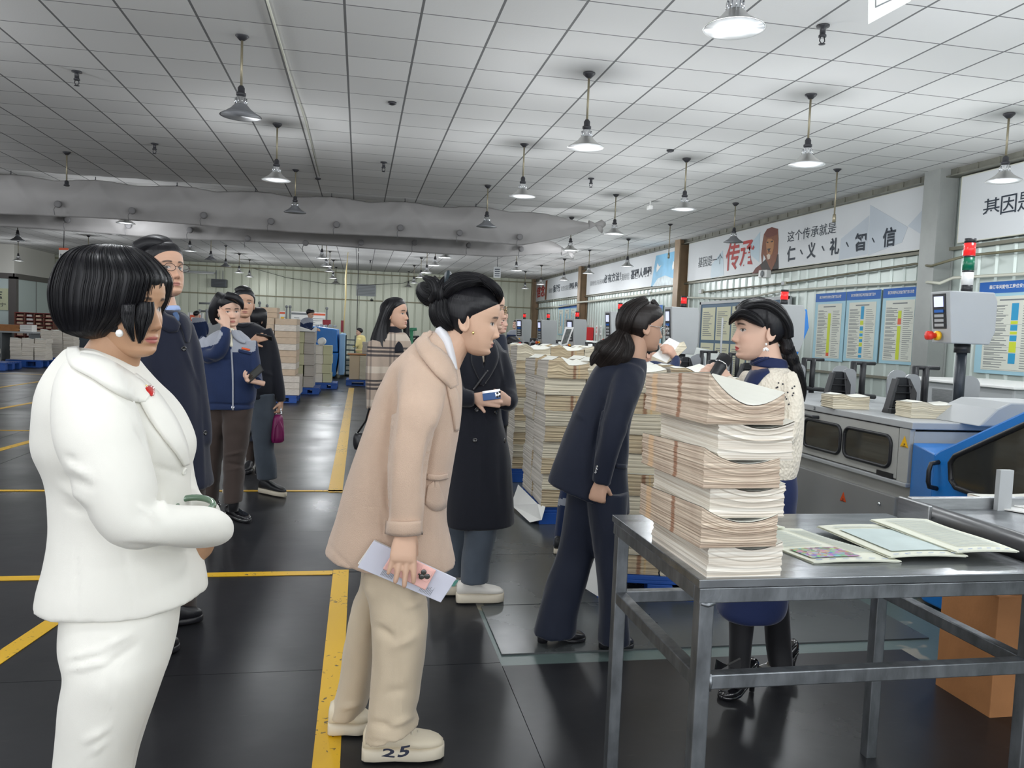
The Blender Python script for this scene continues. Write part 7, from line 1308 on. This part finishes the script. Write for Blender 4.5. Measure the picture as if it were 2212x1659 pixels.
# ---- worker reading a thick paper between the stacks
f = Fig('worker in blue uniform stooping with a thick printed paper in both hands', 5.42, (1.4, 5.45, 0), (.56, .34, .25))
f.head(1392, 764, .05, .95, 120, 25, 0, res=(50, 70)); f.flesh += [f.tube([(1390, 778, 0, 16, .05), (1375, 795, 0, 20, .06)], 3), f.stack([(850, 1290, 1350, .08), (960, 1240, 1300, .09)], 2)]
w = f.P(1459, 775, .0); f.hand(w, f.P(1452, 764, -.02)-w, Vector((.7, -.6, 0)), 1, (.6, .6, .4)); w = f.P(1407, 762, .2); f.hand(w, f.P(1418, 756, .2)-w, Vector((-.4, -.6, .6)), 1, (.5, .5, .4)); f.body(.008)
f.cloth('work_jacket', [f.tube([(1248, 1000, .05, 42, .13), (1280, 930, .05, 44, .14), (1330, 860, .03, 44, .14), (1375, 812, 0, 34, .12), (1392, 790, 0, 20, .08)]), f.tube([(1385, 805, -.08, 20, .06), (1415, 796, -.1, 17, .058), (1442, 802, -.1, 16, .055), (1456, 790, -.05, 12, .05), (1459, 776, 0, 9, .042)]), f.tube([(1390, 790, .12, 16, .055), (1398, 775, .18, 11, .05), (1406, 764, .2, 8, .04)])], [C_UBLUE, C_UGREY], .0105, 5, .006, (8, 8, 6), (), [(1, [(1380, 775), (1402, 775), (1410, 800), (1396, 806), (1380, 812)])])
f.cloth('trousers', [f.stack([(990, 1222, 1268, .11, .1), (1080, 1206, 1240, .09, .1), (1190, 1194, 1224, .085, .1)]), f.stack([(990, 1240, 1290, .11, -.05), (1080, 1240, 1280, .09, -.05), (1205, 1230, 1262, .085, -.05)])], [C_UBLUE, C_UGREY], .0105, 4, .005, (7, 7, 7), (), [(1, [(1190, 1077), (1300, 1077), (1300, 1092), (1190, 1092)])])
f.shoe(flz(1196, 1196), flz(1236, 1198), M['black'], SOLEW); f.shoe(flz(1230, 1214), flz(1270, 1216), M['black'], SOLEW)
f.hair(lambda U, V, W: np.minimum(W-.018-.5*np.clip(V, 0, .09)+.075*np.clip(-V/.022, 0, 1), W+.04), (), HAIR, .014)
t = thing('printed_paper', 'thick printed paper bundle held open by the stooping worker', 'newspaper', f.P(1445, 756, .05)); q = [f.P(1405, 768, .0), f.P(1440, 784, -.05), f.P(1468, 741, .05), f.P(1446, 730, .18)]; m = MB(); m.prism(q, Vector((.0, 0, -.035))); m.mi = 1; m.prism([p+Vector((0, 0, .001)) for p in q], (0, 0, .001)); m.build('pages', [EC, M['paper']], t); q2 = [f.P(1440, 784, -.052), f.P(1463, 771, -.03), f.P(1484, 751, .06), f.P(1478, 738, .06), f.P(1468, 741, .048)]; m = MB(); m.prism(q2, HF*.02); m.build('folded_edge', EC, t); m = MB()
for a, b_ in ((.15, .85), (.3, .8), (.45, .8)): p0, p1 = q[3]*(1-a)+q[0]*a, q[2]*(1-a)+q[1]*a; m.prism([p0*.85+p1*.15+Vector((0, 0, .003)), p0*.15+p1*.85+Vector((0, 0, .003)), p0*.15+p1*.85+Vector((0, -.012, .0)), p0*.85+p1*.15+Vector((0, -.012, .0))], (0, 0, .001))
m.build('print', mat('faded_print', (.4, .42, .41), .8), t)
# ---- speaking woman with the microphone
f = Fig('woman with a long black braid and cream cardigan speaking into a microphone', 3.3, (1.78, 3.12, 0), (.64, .42, .32))
f.head(1640, 713, 0, 1.06, -86, 2, 0, lips=(.50, .05, .06), blush=.09, wide=.95); f.flesh += [f.tube([(1650, 738, .0, 28, .052), (1655, 765, 0, 30, .054), (1660, 800, 0, 36, .06)], 4), f.stack([(830, 1620, 1710, .08), (1000, 1625, 1700, .1), (1250, 1600, 1690, .1)], 2), f.stack([(1290, 1578, 1632, .055, -.05), (1400, 1578, 1620, .045, -.08), (1470, 1576, 1612, .035, -.12)], 3), f.stack([(1290, 1652, 1700, .055, .1), (1380, 1656, 1706, .045, .12), (1430, 1670, 1706, .035, .1)], 3)]
w = f.P(1572, 822, -.08); f.hand(w, f.P(1550, 803, -.1)-w, Vector((.35, -1, .2)), -1, (.75, .9, .7), .02, .98, (.35, .8, -.25), .5, (.45, .8, .6)); f.body(.0055)
cd = f.stack([(792, 1648, 1694, .075), (802, 1622, 1708, .1), (820, 1608, 1720, .125), (850, 1600, 1728, .14), (900, 1600, 1730, .145), (960, 1604, 1726, .14), (1000, 1610, 1720, .14), (1030, 1616, 1713, .13)])
o = f.cloth('cardigan', [cd, f.tube([(1698, 818, -.06, 26, .06), (1706, 860, -.11, 27, .068), (1704, 910, -.14, 24, .062), (1690, 945, -.16, 24, .058), (1655, 930, -.2, 22, .05), (1620, 880, -.18, 19, .045), (1590, 838, -.12, 16, .04), (1572, 822, -.08, 13, .036)]), f.tube([(1620, 815, .06, 20, .05), (1608, 850, .1, 20, .055), (1612, 900, .08, 20, .05)])], C_KNIT, .0085, 4, .004, (10, 10, 10), [(1590, 826, 1560, 812, .004, 3), (1620, 1010, 1712, 1012, -.006, 3)])
r = random.Random(8)
for k in range(26):
    u_, v_ = r.uniform(-1, 1), r.uniform(-1, 1); sbutton(o, 1696+20*u_, 850+26*v_, .0032, mat('knit_hole', (.05, .05, .06), .9), None, 'knit_hole')
sc = f.cloth('stand_collar', [f.tube([(1664, 772, .0, 37, .062), (1660, 796, 0, 42, .07)], 3)], C_INDIGO, .007, 3, 0); strip(f, sc, 'collar_edge', [(1626, 786, 2), (1660, 772, 2), (1698, 764, 2)], C_INDIGO, .005, .004); strip(f, o, 'placket', [(1656, 792, 14), (1640, 802, 16), (1626, 820, 15), (1614, 838, 11), (1608, 850, 8)], C_INDIGO, .006, .005)
f.cloth('skirt', [f.stack([(1020, 1602, 1714, .13), (1060, 1598, 1717, .145), (1100, 1594, 1712, .15), (1200, 1578, 1706, .15), (1280, 1560, 1698, .15), (1318, 1548, 1690, .15), (1330, 1560, 1672, .14)])], C_INDIGO, .0095, 4, .004, (6, 6, 3))
f.cloth('tights', [f.stack([(1290, 1575, 1634, .06, -.05), (1400, 1576, 1622, .05, -.08), (1480, 1572, 1616, .045, -.12)]), f.stack([(1290, 1650, 1702, .06, .1), (1385, 1654, 1708, .05, .12), (1440, 1662, 1712, .05, .1)])], C_TIGHT, .0075, 3, 0)
h1 = f.shoe(flz(1628, 1494), flz(1556, 1512), PATENT, h=.06, wd=.038, heelh=.085, chunky=.008); f.shoe(flz(1716, 1454), flz(1632, 1462), PATENT, h=.06, wd=.038, heelh=.095, chunky=.008)
m = MB(); c = f.P(1572, 1438, -.22)
for sg in (-1, 1): m.prism([c, c+Vector((sg*.05, -.01, .03)), c+Vector((sg*.055, -.01, -.02))], (0, .012, 0))
m.build('bow', PATENT, h1)
f.hair(lambda U, V, W: np.minimum(W-.012-.6*np.clip(V, 0, .09)+.075*np.clip(-V/.022, 0, 1), W+.075), [f.tube([(1598, 668, 0, 10, .06), (1618, 660, 0, 14, .078), (1645, 662, 0, 18, .088), (1672, 680, 0, 20, .085), (1690, 705, 0, 18, .075), (1696, 730, 0, 15, .06)], 4, 2, 60), f.tube([(1586, 686, -.01, 5, .045), (1592, 681, -.03, 9, .045), (1606, 678, -.05, 11, .042), (1624, 684, -.075, 12, .028), (1640, 695, -.088, 9, .014), (1650, 706, -.092, 3, .005)], 4, 2, 30),
  f.tube([(1692, 728, 0, 15, .05), (1699, 742, -.02, 12, .035), (1700, 752, -.02, 15, .042), (1707, 763, -.02, 11, .034), (1709, 774, -.02, 14, .04), (1716, 786, -.02, 10, .03), (1719, 798, -.02, 12, .034), (1726, 812, -.01, 9, .03), (1732, 832, 0, 8, .03), (1735, 850, .02, 5, .02), (1736, 866, .03, 2, .01)], 4, 2, 30)], HAIR, .013, strands=2)
ec = f.P(1655, 744, -.098); m = S(); m.lathe([(0, .006), (.004, .005), (.004, -.003), (0, -.005)], ec, 10)
for k in range(5): a = k*2*PI/5; m.tube([ec+Vector((0, 0, -.012)), ec+Vector((.009*math.cos(a), .003*math.sin(a), -.02+.004*math.sin(a))), ec+Vector((.014*math.cos(a), .004*math.sin(a), -.028))], [.002, .004, .001], 6)
m.build('earring', PEARL, f.root)
t = thing('microphone', 'black cordless microphone in the hand of the woman with the braid', 'microphone', f.P(1556, 790, -.12)); a, b_ = f.P(1569, 770, -.10), f.P(1536, 822, -.15); ax = (b_-a); ln = ax.length; m = S(); m.tube([a, a+ax*.05, a+ax*.32, a+ax*.36], [.022, .029, .028, .024], 18); m.build('head', mat('mic_mesh', (.015, .015, .018), .5, .3, .6, 700), t); m = S(); m.tube([a+ax*.35, a+ax*.45, a+ax*1.5], [.025, .024, .019], 16); m.build('handle', M['black'], t); m = S(); m.tube([a+ax*.335, a+ax*.36], .0285, 18); m.build('ring', M['chrome'], t)
# ---- workers further away
def worker(lab, D, hx, hy, hs, yaw, pitch, rows, arms, legs, feet, skin=(.60, .39, .29), base=None, jac=(C_UBLUE, C_UGREY), yoke=None, brow=None, extra=()):
    f = Fig(lab, D, base or (at(hx, hy, D).x, at(hx, hy, D).y, 0), skin); f.head(hx, hy, 0, hs, yaw, pitch, 0, res=(46, 60)); k = FPX/D; f.flesh += [f.tube([(hx, hy+.05*k, 0, .05*k, .05), (hx, hy+.17*k, 0, .055*k, .06)], 2)]
    for x, y, dx, dy, d in extra: w = f.P(x, y, d); f.hand(w, f.P(x+dx, y+dy, d-.02)-w, Vector((0, -1, .2)), 1)
    f.body(.011); f.cloth('work_jacket', [f.stack(rows)]+[f.tube(a) for a in arms], list(jac), .013, 4, .004, paint=([(1, yoke)] if yoke else ()))
    if legs: f.cloth('trousers', [f.stack(q) for q in legs], jac[0], .014, 3, .003)
    for a, b_ in feet: f.shoe(flz(*a), flz(*b_), LEATHER)
    f.hair(lambda U, V, W: np.minimum(W-.018-.55*np.clip(V, 0, .09)+.075*np.clip(-V/.022, 0, 1), W+.03), (), HAIR, .02); return f
worker('worker in blue and grey uniform standing upright at the far machine end', 21.6, 1114, 702, 1.0, -30, -14, [(712, 1108, 1121, .07), (716, 1099, 1131, .11), (735, 1098, 1132, .13), (765, 1099, 1131, .13)], [[(1101, 719, 0, 6, .06), (1098, 735, 0, 5, .06), (1101, 752, -.1, 5, .05)], [(1130, 719, 0, 6, .06), (1133, 735, 0, 5, .06), (1130, 752, -.1, 5, .05)]], [[(760, 1101, 1115, .09), (818, 1102, 1114, .07)], [(760, 1115, 1130, .09), (818, 1117, 1129, .07)]], [((1107, 825), (1105, 828)), ((1122, 825), (1121, 828))], yoke=[(1095, 712), (1135, 712), (1135, 723), (1095, 723)], extra=((1103, 753, 4, 2, -.12),))
f = worker('worker in blue stooping over a small red camera by the rear stack', 10.8, 1106, 747, 1.0, 70, 35, [(757, 1093, 1112, .09), (762, 1085, 1114, .12), (800, 1078, 1112, .13), (880, 1076, 1108, .13)], [[(1090, 768, -.05, 9, .06), (1100, 785, -.1, 8, .06), (1113, 764, -.18, 7, .05)]], [[(870, 1078, 1094, .1), (945, 1080, 1092, .07)], [(870, 1094, 1109, .1), (945, 1096, 1107, .07)]], [((1083, 955), (1095, 957)), ((1098, 953), (1110, 955))], yoke=[(1080, 750), (1116, 750), (1116, 762), (1098, 772), (1085, 765)], extra=((1113, 763, 8, -3, -.2),))
t = thing('camera', 'small red and black camera held up by the stooping worker', 'camera', f.P(1121, 745, -.2)); m = MB(); a, b_ = f.P(1112, 754, -.25), f.P(1126, 738, -.25); m.prism([(a.x, a.y, a.z), (b_.x, a.y, a.z), (b_.x, a.y, b_.z), (a.x, a.y, b_.z)], (0, .06, 0)); m.build('body', M['black'], t, .006); m = MB(); m.prism([(b_.x-.03, a.y-.005, a.z+.01), (b_.x, a.y-.005, a.z+.01), (b_.x, a.y-.005, b_.z-.01), (b_.x-.03, a.y-.005, b_.z-.01)], (0, .05, 0)); m.build('grip', M['redp'], t)
worker('young worker in blue and grey uniform working beside the bright blue machine', 20.9, 670, 678, 1.02, 78, 18, [(686, 659, 672, .07), (690, 652, 676, .1), (702, 648, 676, .12), (728, 648, 672, .12), (760, 647, 672, .12)], [[(655, 694, -.1, 6, .06), (657, 709, -.14, 6, .06), (668, 714, -.2, 5, .05), (680, 711, -.25, 4, .045)]], [[(750, 648, 660, .09), (814, 650, 659, .07)], [(750, 660, 673, .09), (814, 661, 671, .07)]], [((651, 824), (662, 825)), ((661, 823), (672, 824))], yoke=[(648, 680), (680, 680), (680, 696), (664, 697), (655, 700), (648, 695)], extra=((681, 711, 6, 1, -.25),))
C_YEL = cloth_mat('pale_yellow_cloth', srgb(232, 216, 150)); worker('seated woman in pale yellow with black ponytail at the far desk', 25.4, 776, 717, 1.0, -70, 0, [(724, 773, 784, .07), (728, 770, 789, .1), (745, 770, 790, .12), (772, 768, 790, .13)], [[(775, 732, -.1, 5, .06), (771, 745, -.15, 4, .05), (762, 748, -.2, 3, .04)]], [[(768, 768, 790, .14), (800, 776, 790, .1)]], [((780, 808), (772, 810)), ((784, 808), (776, 809))], jac=(C_YEL, C_YEL))
worker('worker in blue and grey uniform seated with the back turned, near the far desk', 26, 425, 680, 1.0, 150, 0, [(686, 418, 434, .07), (690, 415, 442, .1), (705, 414, 446, .12), (730, 418, 446, .13)], [[(419, 695, 0, 5, .06), (417, 712, .05, 5, .06), (424, 722, .2, 4, .05)], [(441, 695, 0, 5, .06), (446, 710, .05, 5, .06), (446, 722, .15, 4, .05)]], [[(726, 420, 446, .15), (750, 424, 444, .12), (790, 424, 440, .08)]], [((428, 798), (426, 795)), ((440, 798), (440, 795))], yoke=[(412, 684), (446, 684), (446, 694), (412, 698)])
t = thing('stool', 'round grey stool under the seated worker in blue', 'stool', (at(431, 745, 26.05).x, at(431, 745, 26.05).y, 0)); p = wloc(t); S().lathe([(0, .44), (.17, .44), (.18, .42), (.17, .4), (0, .4)], p, 18).build('seat', M['inkgrey'], t)
for k in range(4): m = S(); a = k*PI/2+.5; m.tube([p+Vector((.1*math.cos(a), .1*math.sin(a), .41)), p+Vector((.17*math.cos(a), .17*math.sin(a), 0))], .014, 6); m.build('leg', M['inkgrey'], t)
